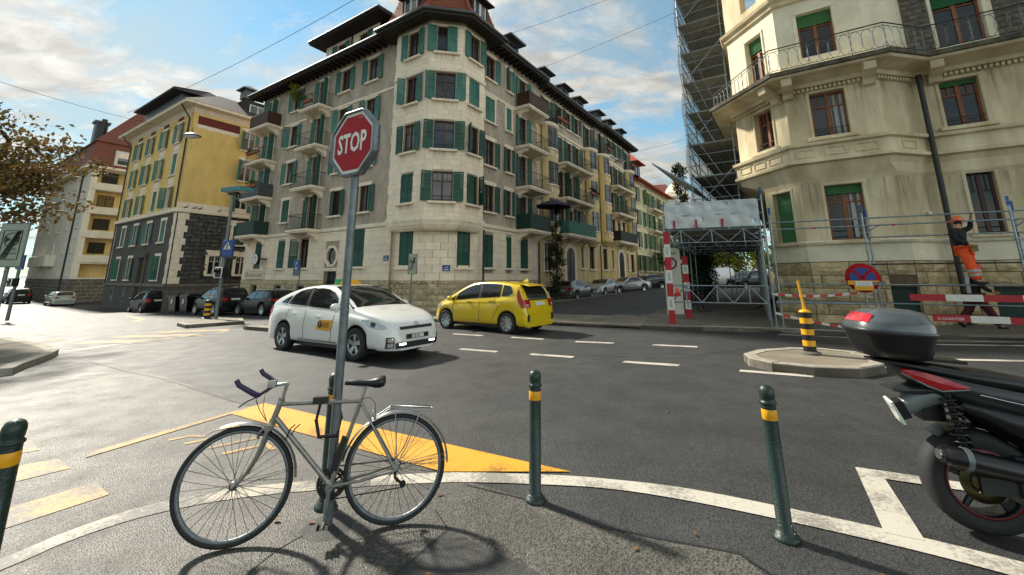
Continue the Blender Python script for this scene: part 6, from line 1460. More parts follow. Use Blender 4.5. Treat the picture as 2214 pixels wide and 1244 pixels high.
TAXI = dict(L=4.46, W=1.745, xr=.85, xf=3.55, r=.315, rim=.20, spokes=5, rimstyle='double',
    top=[(0,.60),(.02,.78),(.07,.98),(.14,1.09),(.5,1.24),(1.0,1.38),(1.5,1.465),(2.0,1.49),(2.4,1.465),(2.75,1.36),(3.1,1.19),(3.42,1.03),(3.75,.955),(4.05,.875),(4.26,.78),(4.38,.69),(4.435,.60),(4.455,.50),(4.46,.40)],
    belt=[(0,.92),(.5,1.0),(1.5,.985),(2.5,.94),(3.3,.90),(4.0,.80),(4.46,.5)], plan=[(0,.80),(.08,.89),(.35,.965),(1.0,1.0),(3.3,1.0),(3.8,.975),(4.12,.91),(4.30,.82),(4.41,.71),(4.45,.62),(4.46,.52)],
    side={'w1': [(1.82,1.02,1.80,1.40),(2.1,1.0,2.1,1.41),(2.4,.985,2.35,1.39),(2.75,.97,2.62,1.31),(2.92,.965,2.8,1.20)], 'w2': [(.98,1.06,1.12,1.27),(1.25,1.045,1.28,1.35),(1.5,1.035,1.5,1.39),(1.70,1.03,1.70,1.405)], 'w3': [(.62,1.09,.66,1.10),(.75,1.075,.85,1.19),(.92,1.065,1.04,1.25)], 'w4': [(2.98,.965,2.90,1.15),(3.15,.955,3.08,1.06),(3.25,.95,3.22,.99)], 't1': [(1.68,1.02,1.68,1.415),(1.84,1.02,1.84,1.42)]},
    shield=(2.46, 3.40, .90, 1.02), rear=(.30, .95, .80, .84), extra=taxi_extra)
def fit_extra(c):
    t, w, X0 = c['t'], c['w'], c['X0']; E, Sd = c['endp'], c['side']
    common(c, 2.93, .94, ((1.25,.93),(2.15,.89)), plate_r=.80, seams=((1.75,.3,1.72,.97),(2.85,.35,2.86,.93),(.98,.75,1.15,1.0),(1.25,.32,.98,.75)))
    for s_ in (-1, 1):
        Sd('tail_light', [(.05,.74,.06,.90),(.12,.74,.14,1.02),(.20,.84,.22,1.18),(.27,.98,.27,1.32),(.31,1.1,.30,1.34)], 'lamp_red', s_, .012); E('tail_light', s_*.50, s_*.76, .76, .98, 'lamp_red', False, .012); E('tail_reflector', s_*.60, s_*.70, .78, .86, 'lamp_clear', False, .016)
        E('bumper_vent', s_*.58, s_*.76, .36, .56, 'car_trim', False, .012)
        Sd('headlight', [(3.50,.70,3.45,.84),(3.65,.64,3.62,.80),(3.8,.62,3.78,.72)], 'lamp_clear', s_, .009)
        Sd('waist_crease', [(.75+.25*i, .885-.007*i, .75+.25*i, .90-.007*i) for i in range(9)], 'car_trim', s_, .003); Sd('sill_crease', [(1.2+.25*i, .42-.012*i, 1.2+.25*i, .435-.012*i) for i in range(7)], c['paint'], s_, .018)
    E('tailgate_trim', -.52, .52, .96, 1.02, 'chrome', False, .012); E('tailgate_glass', -.55, .55, 1.02, 1.30, 'car_glass', False, .012)
    c['part']('roof_spoiler', MB().loft([[(.02+X0,y,1.375-.05*abs(y)**2),(.34+X0,y,1.435-.05*abs(y)**2),(.34+X0,y,1.39-.05*abs(y)**2)] for y in [-.55+.11*i for i in range(11)]], closed=True, smooth=False), c['paint'])
    c['part']('aerial', MB().add([(.42+X0,-.03,1.49),(.42+X0,.03,1.49),(.66+X0,0,1.50),(.44+X0,0,1.60)], [(0,2,3),(2,1,3),(1,0,3)]), c['paint'])
    pr = part('person', MB(), 'skin', None, w) if 0 else None
FIT = dict(L=3.99, W=1.695, xr=.68, xf=3.21, r=.30, rim=.212, spokes=8, rimstyle='double', tumble=.30,
    top=[(0,.62),(.03,.85),(.10,1.05),(.20,1.24),(.32,1.38),(.6,1.455),(1.1,1.505),(1.6,1.52),(2.05,1.49),(2.5,1.35),(2.95,1.13),(3.3,.97),(3.6,.87),(3.82,.74),(3.94,.60),(3.99,.42)],
    belt=[(0,1.0),(.6,1.05),(1.5,1.0),(2.5,.93),(3.0,.88),(3.6,.78),(3.99,.5)], plan=[(0,.84),(.06,.92),(.3,.975),(.8,1.0),(2.9,1.0),(3.4,.96),(3.7,.86),(3.88,.72),(3.95,.58),(3.99,.45)],
    side={'w1': [(1.80,1.01,1.78,1.43),(2.05,.99,2.03,1.41),(2.35,.965,2.28,1.34),(2.62,.945,2.5,1.24),(2.78,.935,2.68,1.14)], 'w2': [(.92,1.06,.90,1.42),(1.2,1.04,1.2,1.44),(1.45,1.025,1.45,1.45),(1.68,1.015,1.68,1.445)], 'w3': [(.46,1.16,.50,1.28),(.6,1.09,.58,1.37),(.86,1.065,.84,1.41)], 'w4': [(2.84,.93,2.76,1.09),(3.0,.92,2.95,.98)], 't1': [(1.66,1.01,1.66,1.455),(1.82,1.01,1.82,1.45)]},
    shield=(2.10, 3.05, .92, 1.0), rear=(.11, .29, .74, .78), extra=fit_extra)
def simple_extra(mx, mz, tail=True, pl=.7, tl=(.62,.9), hl=(.6,.74), handles=(), rails=False, chromeline=False, seams=()):
    def f(c):
        Sd, E = c['side'], c['endp']; L_ = c['L']; common(c, mx, mz, handles, plate_f=.42, plate_r=pl, seams=seams)
        for s_ in (-1, 1):
            Sd('tail_light', [(.03,tl[0],.05,tl[1]),(.14,tl[0],.15,tl[1]),(.26,tl[0]+.08,.26,tl[1]-.03)], 'lamp_red', s_, .012); E('tail_light', s_*.48, s_*.74, tl[0], tl[1], 'lamp_red', False, .012)
            Sd('headlight', [(L_-.55,hl[1]-.03,L_-.55,hl[1]),(L_-.35,hl[0],L_-.35,hl[1]-.02),(L_-.2,hl[0],L_-.2,hl[1]-.08)], 'lamp_clear', s_, .01); E('headlight', s_*.38, s_*.62, hl[0]-.03, hl[1]-.07, 'lamp_clear', True, .012)
            if rails: c['part']('roof_rail', MB().tube([(x+c['X0'], s_*.5, c['TOP'](x)+.03) for x in (1.0,1.6,2.2,2.6)], .02, 5), 'chrome')
            if chromeline: Sd('sill_trim', [(1.1+.3*i,.30,1.1+.3*i,.335) for i in range(7)], 'chrome', s_, .012)
        E('grille', -.4, .4, .48, .60, 'car_trim', True, .01); E('bumper_strip', -.7, .7, .40, .44, 'car_trim', False, .01)
    return f
HATCH = dict(L=4.2, W=1.78, xr=.78, xf=3.4, r=.315, rim=.21, spokes=5, top=[(0,.6),(.03,.85),(.10,1.02),(.25,1.26),(.42,1.40),(.8,1.45),(1.6,1.455),(2.1,1.42),(2.5,1.27),(3.0,1.02),(3.4,.93),(3.8,.83),(4.08,.68),(4.17,.54),(4.2,.42)], belt=[(0,.92),(1,.95),(2.5,.9),(3.2,.86),(4.2,.5)], plan=[(0,.84),(.06,.91),(.3,.97),(.8,1.),(3.2,1.),(3.7,.95),(4.0,.83),(4.14,.68),(4.2,.48)],
    side={'w1': [(1.7,.98,1.7,1.36),(2.1,.96,2.05,1.34),(2.45,.94,2.3,1.24),(2.75,.93,2.6,1.07)], 'w2': [(.85,1.0,.88,1.35),(1.25,.99,1.25,1.37),(1.6,.98,1.6,1.37)], 't1': [(1.58,.98,1.58,1.38),(1.72,.98,1.72,1.375)]}, shield=(2.14, 2.98, .9, 1.), rear=(.12, .40, .80, .82), extra=simple_extra(2.75,.95,tl=(.78,.94),handles=((1.2,.86),(2.05,.84)),seams=((1.66,.3,1.66,.94),(2.7,.35,2.72,.9))))
SALOON = dict(L=4.47, W=1.76, xr=.9, xf=3.63, r=.315, rim=.21, spokes=10, top=[(0,.55),(.04,.85),(.12,.97),(.75,1.04),(1.0,1.16),(1.4,1.36),(1.8,1.415),(2.3,1.41),(2.6,1.32),(3.1,1.03),(3.5,.95),(4.0,.86),(4.3,.74),(4.42,.6),(4.47,.42)], belt=[(0,.88),(1,.94),(2.6,.92),(3.2,.88),(4.47,.5)], plan=[(0,.82),(.06,.9),(.3,.96),(.8,1.),(3.4,1.),(3.9,.95),(4.25,.84),(4.4,.70),(4.47,.52)],
    side={'w1': [(1.95,.97,1.95,1.345),(2.35,.96,2.28,1.33),(2.6,.95,2.45,1.24),(2.85,.945,2.72,1.07)], 'w2': [(1.15,1.0,1.32,1.24),(1.4,.985,1.5,1.32),(1.85,.975,1.85,1.35)], 't1': [(1.83,.97,1.83,1.36),(1.97,.97,1.97,1.36)]}, shield=(2.36, 3.08, .9, 1.), rear=(.80, 1.30, .92, .86), extra=simple_extra(2.82,.95,tl=(.72,.90),handles=((1.5,.86),(2.4,.85)),seams=((1.9,.3,1.9,.95),(2.85,.35,2.86,.92))))
COUPE = dict(SALOON, L=4.18, W=1.84, xr=.85, xf=3.32, spokes=7, rim=.23, r=.325, top=[(0,.55),(.04,.82),(.1,.95),(.5,1.08),(1.0,1.26),(1.5,1.345),(1.9,1.35),(2.3,1.24),(2.8,.98),(3.2,.91),(3.7,.83),(4.0,.70),(4.14,.55),(4.18,.42)], belt=[(0,.86),(1,.94),(2.4,.9),(3,.86),(4.18,.5)], plan=[(0,.82),(.06,.9),(.3,.96),(.8,1.),(3.1,1.),(3.6,.95),(3.95,.84),(4.1,.70),(4.18,.5)], side={'w1': [(1.0,1.0,1.15,1.2),(1.5,.965,1.5,1.28),(2.0,.945,1.95,1.27),(2.3,.935,2.2,1.16),(2.5,.93,2.4,1.02)]}, shield=(2.0, 2.74, .88, 1.), rear=(.35, .95, .8, .82), extra=simple_extra(2.55,.93,tl=(.68,.86)))
MPV = dict(HATCH, L=4.3, W=1.75, top=[(0,.6),(.03,.95),(.08,1.15),(.18,1.48),(.35,1.62),(.9,1.66),(1.8,1.65),(2.3,1.57),(2.8,1.28),(3.2,1.05),(3.6,.94),(4.0,.82),(4.2,.66),(4.27,.54),(4.3,.42)], belt=[(0,1.0),(2.5,.98),(3.2,.9),(4.3,.5)], side={'w1': [(1.75,1.03,1.75,1.52),(2.2,1.02,2.15,1.5),(2.6,1.0,2.45,1.36),(2.95,.99,2.75,1.16)], 'w2': [(.95,1.04,.95,1.53),(1.66,1.03,1.66,1.54)], 'w3': [(.3,1.1,.36,1.48),(.85,1.05,.85,1.53)], 't1': [(1.64,1.02,1.64,1.55),(1.77,1.02,1.77,1.54)]}, shield=(2.36, 3.15, .9, 1.), rear=(.09, .3, .82, .82), extra=simple_extra(3.0,1.02,pl=.86,tl=(.78,1.05)), xf=3.45)
SUV = dict(MPV, L=4.4, W=1.84, r=.36, rim=.235, sill=.32, spokes=5, top=[(0,.7),(.03,1.0),(.08,1.18),(.2,1.5),(.4,1.64),(1.0,1.68),(1.9,1.66),(2.3,1.58),(2.75,1.32),(3.1,1.12),(3.6,1.04),(4.1,.95),(4.3,.78),(4.37,.62),(4.4,.5)], belt=[(0,1.05),(2.5,1.02),(3.2,.98),(4.4,.6)], xf=3.5, xr=.82, extra=simple_extra(2.95,1.06,pl=.9,tl=(.85,1.05),rails=True,hl=(.76,.92)))
WAGON = dict(SALOON, L=4.7, W=1.82, xr=.95, xf=3.78, r=.335, rim=.235, spokes=10, top=[(0,.6),(.04,.88),(.12,1.02),(.3,1.25),(.6,1.39),(1.2,1.45),(2.0,1.46),(2.5,1.4),(2.9,1.22),(3.3,1.02),(3.8,.93),(4.3,.82),(4.55,.68),(4.66,.54),(4.7,.42)], side={'w1': [(1.95,.98,1.95,1.38),(2.4,.97,2.35,1.36),(2.75,.96,2.6,1.24),(3.0,.95,2.85,1.08)], 'w2': [(1.05,1.0,1.05,1.37),(1.85,.985,1.85,1.385)], 'w3': [(.45,1.08,.6,1.3),(.98,1.0,.98,1.36)], 't1': [(1.83,.98,1.83,1.395),(1.97,.98,1.97,1.39)]}, shield=(2.52, 3.24, .9, 1.), rear=(.14, .5, .8, .8), plan=[(0,.82),(.06,.9),(.3,.96),(.8,1.),(3.6,1.),(4.1,.95),(4.45,.84),(4.62,.70),(4.7,.52)], extra=simple_extra(2.95,.96,tl=(.8,.95),chromeline=True,rails=True))
VAN = dict(MPV, L=4.9, W=1.9, top=[(0,.7),(.03,1.2),(.06,1.75),(.15,1.92),(.6,1.97),(2.6,1.97),(3.0,1.9),(3.6,1.5),(4.1,1.14),(4.5,1.02),(4.75,.85),(4.87,.6),(4.9,.45)], belt=[(0,1.1),(3.5,1.08),(4.2,1.0),(4.9,.55)], xr=.95, xf=4.0, side={'w1': [(2.7,1.15,2.7,1.75),(3.2,1.14,3.1,1.72),(3.6,1.12,3.4,1.5),(3.95,1.1,3.75,1.25)]}, shield=(3.08, 4.05, .9, 1.), plan=[(0,.9),(.06,.96),(.3,1.),(3.8,1.),(4.3,.95),(4.65,.84),(4.82,.70),(4.9,.52)], rear=(.05, .12, .7, .7), extra=simple_extra(3.7,1.15,pl=.9,tl=(.8,1.2)))
def put_car(sp, rear, head, side_y, dz=0.):
    """rear = ground point under the outer face of the near rear wheel; head = travel direction; side_y = +1 if the left side faces us"""
    h = Vector(head).normalized(); left = Vector((-h.y, h.x)); wb = sp['xf']-sp['xr']
    c = Vector(rear)+h*(wb/2)-left*side_y*(sp['W']/2-.06)
    fr = c+h*wb/2; rr = c-h*wb/2; zf, zr = gz(fr.x, fr.y), gz(rr.x, rr.y)
    yaw = math.atan2(h.y, h.x); roll = (gz(*(c+left)) - gz(*(c-left)))/2
    return T(c.x, c.y, (zf+zr)/2+dz) @ RZ(yaw) @ RY(-math.atan2(zf-zr, wb)) @ RX(math.atan(roll))
build_car('taxi', 'white hybrid taxi hatchback with orange door panel crossing the junction', 'taxi', 'paint_taxi', TAXI, put_car(TAXI, (-5.39,10.35), (.833,-.556), -1))
yc = build_car('car', 'bright yellow small hatchback driving past the corner building', 'car', 'paint_yellow', FIT, put_car(FIT, (-.15,12.9), (-.80,.60), 1))
GRP = 'cars parked along the streets'
build_car('parked_car', 'silver grey hatchback parked nearest at the kerb of the side street', 'car', 'paint_grey', HATCH, put_car(HATCH, (4.75,31.4), uR, -1, .122), GRP)
build_car('parked_car', 'light silver coupe facing the junction behind the grey hatchback', 'car', 'paint_lightsilver', COUPE, put_car(COUPE, (9.3,38.6), -uR, 1, .122), GRP)
build_car('car', 'silver saloon car standing across the side street', 'car', 'paint_silver', SALOON, put_car(SALOON, (12.35,40.0), (-.93,-.36), 1, .122))
build_car('parked_car', 'dark estate car behind the silver saloon', 'car', 'paint_dark', WAGON, put_car(WAGON, (15.2,43.5), (-.93,-.36), 1, .122), GRP)
build_car('car', 'black people carrier driving off to the left past the yellow house', 'car', 'paint_black', MPV, put_car(MPV, (-29.0,33.9), uL, 1))
build_car('parked_car', 'dark grey sport utility vehicle parked behind the signal mast', 'car', 'paint_dark', SUV, put_car(SUV, (-18.5,26.9), uL, 1), GRP)
build_car('parked_car', 'black estate with chrome sill trim parked before the cafe', 'car', 'paint_black', WAGON, put_car(WAGON, (-14.4,25.0), uL, 1), GRP)
build_car('parked_car', 'dark hatchback half hidden behind the white taxi', 'car', 'paint_dark', HATCH, put_car(HATCH, (-10.6,23.2), uL, 1), GRP)
build_car('car', 'pale silver green hatchback driving away on the far left', 'car', 'paint_palegreen', HATCH, put_car(HATCH, (-46.9,44.0), uL, 1))
build_car('car', 'dark car far down the left street behind the sign board', 'car', 'paint_black', SUV, put_car(SUV, (-55.6,47.6), uL, 1))
build_car('parked_car', 'pale car parked at the extreme left beyond the tree', 'car', 'paint_lightsilver', HATCH, put_car(HATCH, (-62,49.5), -uL, -1), GRP)
build_car('parked_van', 'white van parked beyond the scaffold tunnel', 'van', 'paint_taxi', VAN, put_car(VAN, (22.2,43.5), (-.9,-.42), 1, .122))
build_car('parked_car', 'dark car parked in front of the white van beyond the tunnel', 'car', 'paint_black', SUV, put_car(SUV, (23.6,40.0), (-.9,-.42), 1, .122), GRP)
# ------------------------------------------------------------ foreground: stop sign, bicycle, bollards, scooter
def stop_sign():
    x, y = -1.23, 3.19; w = T(x, y, gz(x, y))
    t = thing('stop_sign', 'red octagonal STOP sign on a tall grey steel pole', 'sign', w)
    part('pole', MB().tube([(0,0,-.02),(0,0,2.48)], .031, 20), 'galv', t); part('pole_cap', MB().tube([(0,0,2.46),(0,0,2.50)], .034, 20), 'galv', t)
    part('asphalt_collar', MB().lathe([(.16,.004),(.10,.010),(.03,.016)], 18), 'asphalt_patch', t)
    a = R(-57); F = frame((x, y, gz(x, y)), (-math.sin(a), -math.cos(a))) @ T(0,-.045,2.668) @ S(.94,1,.94)
    def octo(r, yy): return [(r/math.cos(R(22.5))*math.cos(R(22.5+45*i)), yy, r/math.cos(R(22.5))*math.sin(R(22.5+45*i))) for i in range(8)]
    n = 8
    b = part('board', MB().add(octo(.262,0)+octo(.262,.012), [tuple(range(8))]+[tuple(range(8,16))[::-1]]+[(i+8,(i+1)%8+8,(i+1)%8,i) for i in range(8)][:0]), 'sign_white', t, F)
    def rnd_oct(r, yy):
        out = []
        for i in range(8):
            c = Vector(octo(r, yy)[i]); p = Vector(octo(r, yy)[i-1]); q = Vector(octo(r, yy)[(i+1) % 8])
            for u in (.16, .05): out.append(c.lerp(p, u))
            for u in (.05, .16): out.append(c.lerp(q, u))
        return out
    part('rim', MB().loft([rnd_oct(.262,.004), rnd_oct(.264,-.012), rnd_oct(.272,-.018), rnd_oct(.284,-.012), rnd_oct(.287,.02), rnd_oct(.284,.045), rnd_oct(.262,.05)]), 'galv', t, F)
    part('back_plate', MB().add(octo(.265,.03), [tuple(range(8))[::-1]]), 'galv', t, F)
    part('red_field', MB().add(octo(.236,-.004), [tuple(range(8))]), 'sign_red', t, F)
    text('STOP', .235, 'sign_white', t, F @ T(-.005,-.007,-.078) @ RX(R(90)), 'lettering', .66, 'CENTER', bold=.006)
    part('clamp', MB().tube([(0,0,2.52),(0,0,2.60)], .04, 12).tube([(0,0,2.80),(0,0,2.88)], .04, 12), 'galv', t)
    part('maker_plate', MB().box(.06,.13,-.006,-.004,.20,.215), 'lamp_red', t, F)
stop_sign()
mat('bollard_green', '0a2a22', .42, .2, 12, .25, 60, coat=.15); mat('reflex_yellow', 'e0a010', .4, .08, 30)
def bollard(x, y, lab, tilt=0):
    w = T(x, y, gz(x, y)+.004) @ RY(tilt)
    t = thing('bollard', lab, 'bollard', w, 'dark green bollards at the pavement edge')
    part('shaft', MB().lathe([(.055,.0),(.052,.05),(.0455,.055),(.0455,.795)], 20), 'bollard_green', t); part('head', MB().lathe([(.0455,.79),(.053,.795),(.053,.805),(.046,.810),(.043,.818),(.046,.832),(.048,.855),(.046,.878),(.037,.897),(.020,.908),(.001,.911)], 20), 'bollard_green', t)
    part('reflective_band', MB().lathe([(.0458,.695),(.0468,.697),(.0468,.758),(.0458,.76)], 20), 'reflex_yellow', t); part('collar', MB().lathe([(.078,.0),(.078,.018),(.062,.024),(.058,.045),(.046,.05)], 20), 'bollard_green', t)
bollard(-2.56, 2.36, 'dark green bollard with yellow band cut by the left picture edge'); bollard(-1.354, 3.44, 'dark green bollard standing hidden behind the stop sign pole'); bollard(.172, 3.53, 'dark green bollard standing upright in the middle right of the bicycle', R(.6)); bollard(1.748, 3.068, 'dark green bollard nearest the parked black scooter', R(-1.2))
def striped_bollard(x, y, dz, h, r, lab, stick, n):
    w = T(x, y, gz(x, y)+dz); t = thing('striped_bollard', lab, 'bollard', w, 'black and yellow island bollards')
    part('base', MB().lathe([(r*1.75,0),(r*1.75,.02),(r*1.5,.05),(r*1.05,.06)], 20), 'granite_grey' if stick else 'iron', t)
    for i in range(n): part('band', MB().lathe([(r,.05+(h-.05)*i/n),(r,.05+(h-.05)*(i+1)/n)], 20), 'reflex_yellow' if i % 2 else 'sign_black', t)
    part('cap', MB().lathe([(r,h),(r*1.02,h+.01),(r*.8,h+.04),(r*.3,h+.055),(.001,h+.056)], 20), 'reflex_yellow' if stick else 'sign_black', t)
    if stick: part('rod', MB().tube([(0,0,h+.03),(-.01,0,h+.16),(-.06,.0,h+.62)], [.035,.026,.022], 8), 'reflex_yellow', t)
striped_bollard(5.92, 8.79, .14, .80, .11, 'black and yellow striped bollard with a tall yellow rod on the right island', True, 7); striped_bollard(-15.0, 21.4, .13, .85, .14, 'short black and orange striped bollard beside the signal mast', False, 7)
mat('bike_frame', '86857d', .32, .18, 20, metal=.45, coat=.3); mat('bike_chrome', 'a8aaa8', .32, .1, 30, metal=.95); mat('bike_black', '0d0d0f', .5, .15, 30); mat('bike_purple', '2c2548', .5, .2, 30); mat('cable_red', '5a1c18', .5, .1, 30); mat('saddle', '111214', .4, .15, 30)
def rim_wheel(t, w, r, axle, nsp=32, mtl='tyre', chrome='bike_chrome'):
    Q = RX(R(90)); n = 56
    wh = part('wheel', MB().lathe([(r-.028,-.012),(r-.024,-.0155),(r-.012,-.0165),(r-.003,-.010),(r,0),(r-.003,.010),(r-.012,.0165),(r-.024,.0155),(r-.028,.012)], n, Q), mtl, t, w)
    part('rim', MB().lathe([(r-.028,-.0125),(r-.030,-.0145),(r-.044,-.0125),(r-.046,0),(r-.044,.0125),(r-.030,.0145),(r-.028,.0125)], n, Q), 'bike_black' if chrome == 'bike_black' else 'galv', wh, w)
    mb = MB()
    for i in range(nsp):
        a = 2*math.pi*i/nsp; s_ = 1 if i % 2 else -1; b = a+(.42 if (i//2) % 2 else -.42)
        mb.tube([(.022*math.cos(b),s_*.028,.022*math.sin(b)),((r-.045)*math.cos(a),0,(r-.045)*math.sin(a))], .0016, 4, caps=False)
    part('spokes', mb, 'bike_black', wh, w, kind='stuff'); part('hub', MB().tube([(0,-.05,0),(0,-.03,0),(0,-.028,0),(0,.028,0),(0,.03,0),(0,.05,0)], [.008,.010,.024,.024,.010,.008], 12), 'bike_chrome', wh, w)
    return wh
def bicycle():
    Rr = Vector((-.80, 3.205)); u = Vector((-.967, -.255)); lean = R(4)
    base = T(Rr.x, Rr.y, gz(Rr.x, Rr.y)+.006) @ RZ(math.atan2(u.y, u.x)) @ RX(lean)     # x forward, y left (towards camera), leaning back on the pole
    t = thing('bicycle', 'silver grey bicycle with bare spoked wheels leaning on the stop sign pole', 'bicycle', base)
    r = .338; bb = (.412,0,.272); stt = (.255,0,.79); htt = (.770,0,.815); htb = (.806,0,.69); fa = (.985,0,r)
    fr = 'bike_frame'
    part('top_tube', MB().tube([(.26,0,.775),(.768,0,.79)], .0145, 12), fr, t); part('down_tube', MB().tube([bb,(.796,0,.712)], .0165, 12), fr, t); part('seat_tube', MB().tube([bb,stt], .0145, 12), fr, t)
    hv = Vector(htt)-Vector(htb); part('head_tube', MB().tube([htb,htt], .019, 12).tube([Vector(htb)-hv*.06,Vector(htb)+hv*.03], .023, 12).tube([Vector(htt)-hv*.02,Vector(htt)+hv*.08], .022, 12), fr, t)
    for s_ in (-1, 1):
        part('chain_stay', MB().tube([(.40,s_*.02,.275),(.20,s_*.045,.30),(0,s_*.06,r)], [.011,.010,.007], 8), fr, t); part('seat_stay', MB().tube([(.258,s_*.018,.765),(0,s_*.06,r)], .0075, 8), fr, t)
        part('fork_blade', MB().tube([(.818,s_*.045,.655),(.868,s_*.05,.50),(.925,s_*.052,.39),(.985,s_*.052,r)], [.013,.011,.009,.007], 8), fr, t)
    part('fork_crown', MB().box(.80,.84,-.06,.06,.645,.675), fr, t); part('bottom_bracket', MB().tube([(.412,-.035,.272),(.412,.035,.272)], .022, 12), fr, t)
    rim_wheel(t, base @ T(0,0,r), r, 0); rim_wheel(t, base @ T(.985,0,r) @ RZ(R(3)), r, 0)
    # mudguards
    def guard(c, a0, a1, rr=.358, wdt=.024):
        g = []
        for i in range(25):
            a = R(a0+(a1-a0)*i/24); ca, sa = math.cos(a), math.sin(a)
            g.append([(c[0]+(rr-.008)*ca,-wdt,c[2]+(rr-.008)*sa),(c[0]+rr*ca,-wdt*.6,c[2]+rr*sa),(c[0]+(rr+.004)*ca,0,c[2]+(rr+.004)*sa),(c[0]+rr*ca,wdt*.6,c[2]+rr*sa),(c[0]+(rr-.008)*ca,wdt,c[2]+(rr-.008)*sa)])
        part('mudguard', MB().loft(g, closed=False), 'bike_chrome', t)
    guard((0,0,r), 12, 180); guard((.985,0,r), 70, 178)
    for s_ in (-1, 1):
        part('mudguard_stay', MB().tube([(0,s_*.055,r),(-.345,s_*.02,.40)], .0025, 5), 'bike_frame', t); part('mudguard_stay', MB().tube([(0,s_*.055,r),(-.352,s_*.02,.365)], .0025, 5), 'bike_frame', t); part('mudguard_stay', MB().tube([(.985,s_*.055,r),(.64,s_*.02,.40)], .0022, 5), 'bike_black', t)
        part('rack_strut', MB().tube([(0,s_*.065,r+.02),(.0,s_*.06,.45),(.02,s_*.05,.70)], .004, 6), 'bike_chrome', t); part('rack_strut', MB().tube([(-.0,s_*.065,r+.03),(-.06,s_*.06,.46),(-.15,s_*.05,.685)], .004, 6), 'bike_chrome', t)
        part('rack_arm', MB().tube([(.06,s_*.04,.715),(.16,s_*.03,.66),(.20,s_*.02,.64)], .004, 6), 'bike_chrome', t)
    rk = part('rack', MB().tube([(.06,-.055,.722),(-.235,-.05,.690),(-.25,0,.688),(-.235,.05,.690),(.06,.055,.722)], .0045, 6, closed=True), 'bike_chrome', t)
    for y in (-.02, .02): part('rack_rod', MB().tube([(.06,y,.722),(-.245,y,.689)], .0035, 5), 'bike_chrome', rk)
    part('rack_clip', MB().tube([(.05,-.04,.735),(-.22,-.035,.705),(-.22,.035,.705),(.05,.04,.735)], .003, 5), 'bike_chrome', rk)
    # saddle
    part('seat_post', MB().tube([(.262,0,.77),(.232,0,.875)], .0125, 10), 'bike_chrome', t)
    def ring(x, hw, zt, zb, d): return [(x,-hw,zt-d),(x,-hw*.75,zt-.004),(x,0,zt),(x,hw*.75,zt-.004),(x,hw,zt-d),(x,hw*.9,zb),(x,0,zb+.012),(x,-hw*.9,zb)]
    part('saddle', MB().loft([ring(.375,.008,.905,.885,.008), ring(.35,.018,.912,.883,.012), ring(.28,.024,.915,.880,.015), ring(.22,.036,.915,.873,.018), ring(.17,.062,.922,.862,.022), ring(.13,.074,.932,.862,.026), ring(.105,.066,.930,.872,.026), ring(.098,.040,.922,.885,.02)], closed=True, caps=True), 'saddle', t)
    for s_ in (-1, 1): part('saddle_rail', MB().tube([(.33,s_*.012,.88),(.24,s_*.022,.868),(.15,s_*.022,.872)], .0035, 5), 'bike_chrome', t)
    # steering: quill stem, bar, levers
    part('quill_stem', MB().tube([(.770,0,.815),(.744,0,.915)], .0115, 10).tube([(.744,0,.915),(.80,0,.912),(.845,0,.895)], .0115, 10), 'bike_chrome', t); part('headset_nut', MB().tube([(.777,0,.795),(.766,0,.835)], .020, 12), 'bike_chrome', t)
    part('handlebar', MB().tube([(.86,-.20,.885),(.85,-.10,.893),(.845,0,.895),(.85,.10,.893),(.86,.20,.885)], .0115, 10), 'bike_black', t)
    for s_ in (-1, 1):
        part('grip', MB().tube([(.86,s_*.20,.885),(.875,s_*.235,.895),(.925,s_*.25,.93),(.965,s_*.252,.955),(.985,s_*.25,.985)], [.014,.016,.015,.015,.014], 10), 'bike_purple', t)
        part('brake_lever', MB().tube([(.87,s_*.19,.875),(.92,s_*.215,.855),(.96,s_*.225,.825)], [.006,.005,.004], 6), 'bike_black', t)
        part('brake_cable', MB().tube([(.87,s_*.18,.88),(.90,s_*.10,.84),(.885,s_*.03,.76),(.845,0,.69)], .0025, 5), 'bike_black' if s_ > 0 else 'cable_red', t)
    part('shifter_box', MB().box(.80,.85,.03,.075,.905,.945), 'bike_chrome', t); part('brake_cable', MB().tube([(.25,.02,.79),(.20,.03,.80),(.16,.03,.76),(.155,.02,.68)], .0025, 5), 'cable_red', t)
    part('front_brake', MB().tube([(.845,-.03,.66),(.875,-.035,.63),(.88,-.02,.60)], .008, 6).tube([(.845,.03,.66),(.875,.035,.63),(.88,.02,.60)], .008, 6), 'bike_chrome', t); part('rear_brake', MB().tube([(.175,-.03,.70),(.16,-.035,.68),(.155,-.02,.655)], .008, 6).tube([(.175,.03,.70),(.16,.035,.68),(.155,.02,.655)], .008, 6), 'bike_chrome', t)
    for i in range(2): part('shift_lever', MB().tube([(.68+.03*i,.02,.60-.02*i),(.66+.03*i,.035,.64),(.63+.03*i,.04,.665)], .004, 5), 'bike_black', t)
    # drive train on the far side, crank towards us
    Q = T(.412,-.045,.272) @ RX(R(90))
    def ringgear(R_, n): 
        mb = MB(); vs = []
        for i in range(n*2): rr = R_ if i % 2 else R_-.006; a = math.pi*i/n; vs.append((rr*math.cos(a), rr*math.sin(a)))
        m = len(vs); mb.add([(x,y,0) for x,y in vs]+[(x*.80,y*.80,0) for x,y in vs], [(i,(i+1)%m,m+(i+1)%m,m+i) for i in range(m)]); mb.add([(x,y,.004) for x,y in vs]+[(x*.80,y*.80,.004) for x,y in vs], [(i,m+i,m+(i+1)%m,(i+1)%m) for i in range(m)])
        for k in range(5): a = 2*math.pi*k/5; mb.tube([(.02*math.cos(a),.02*math.sin(a),.002),(R_*.82*math.cos(a),R_*.82*math.sin(a),.002)], .007, 5)
        return mb
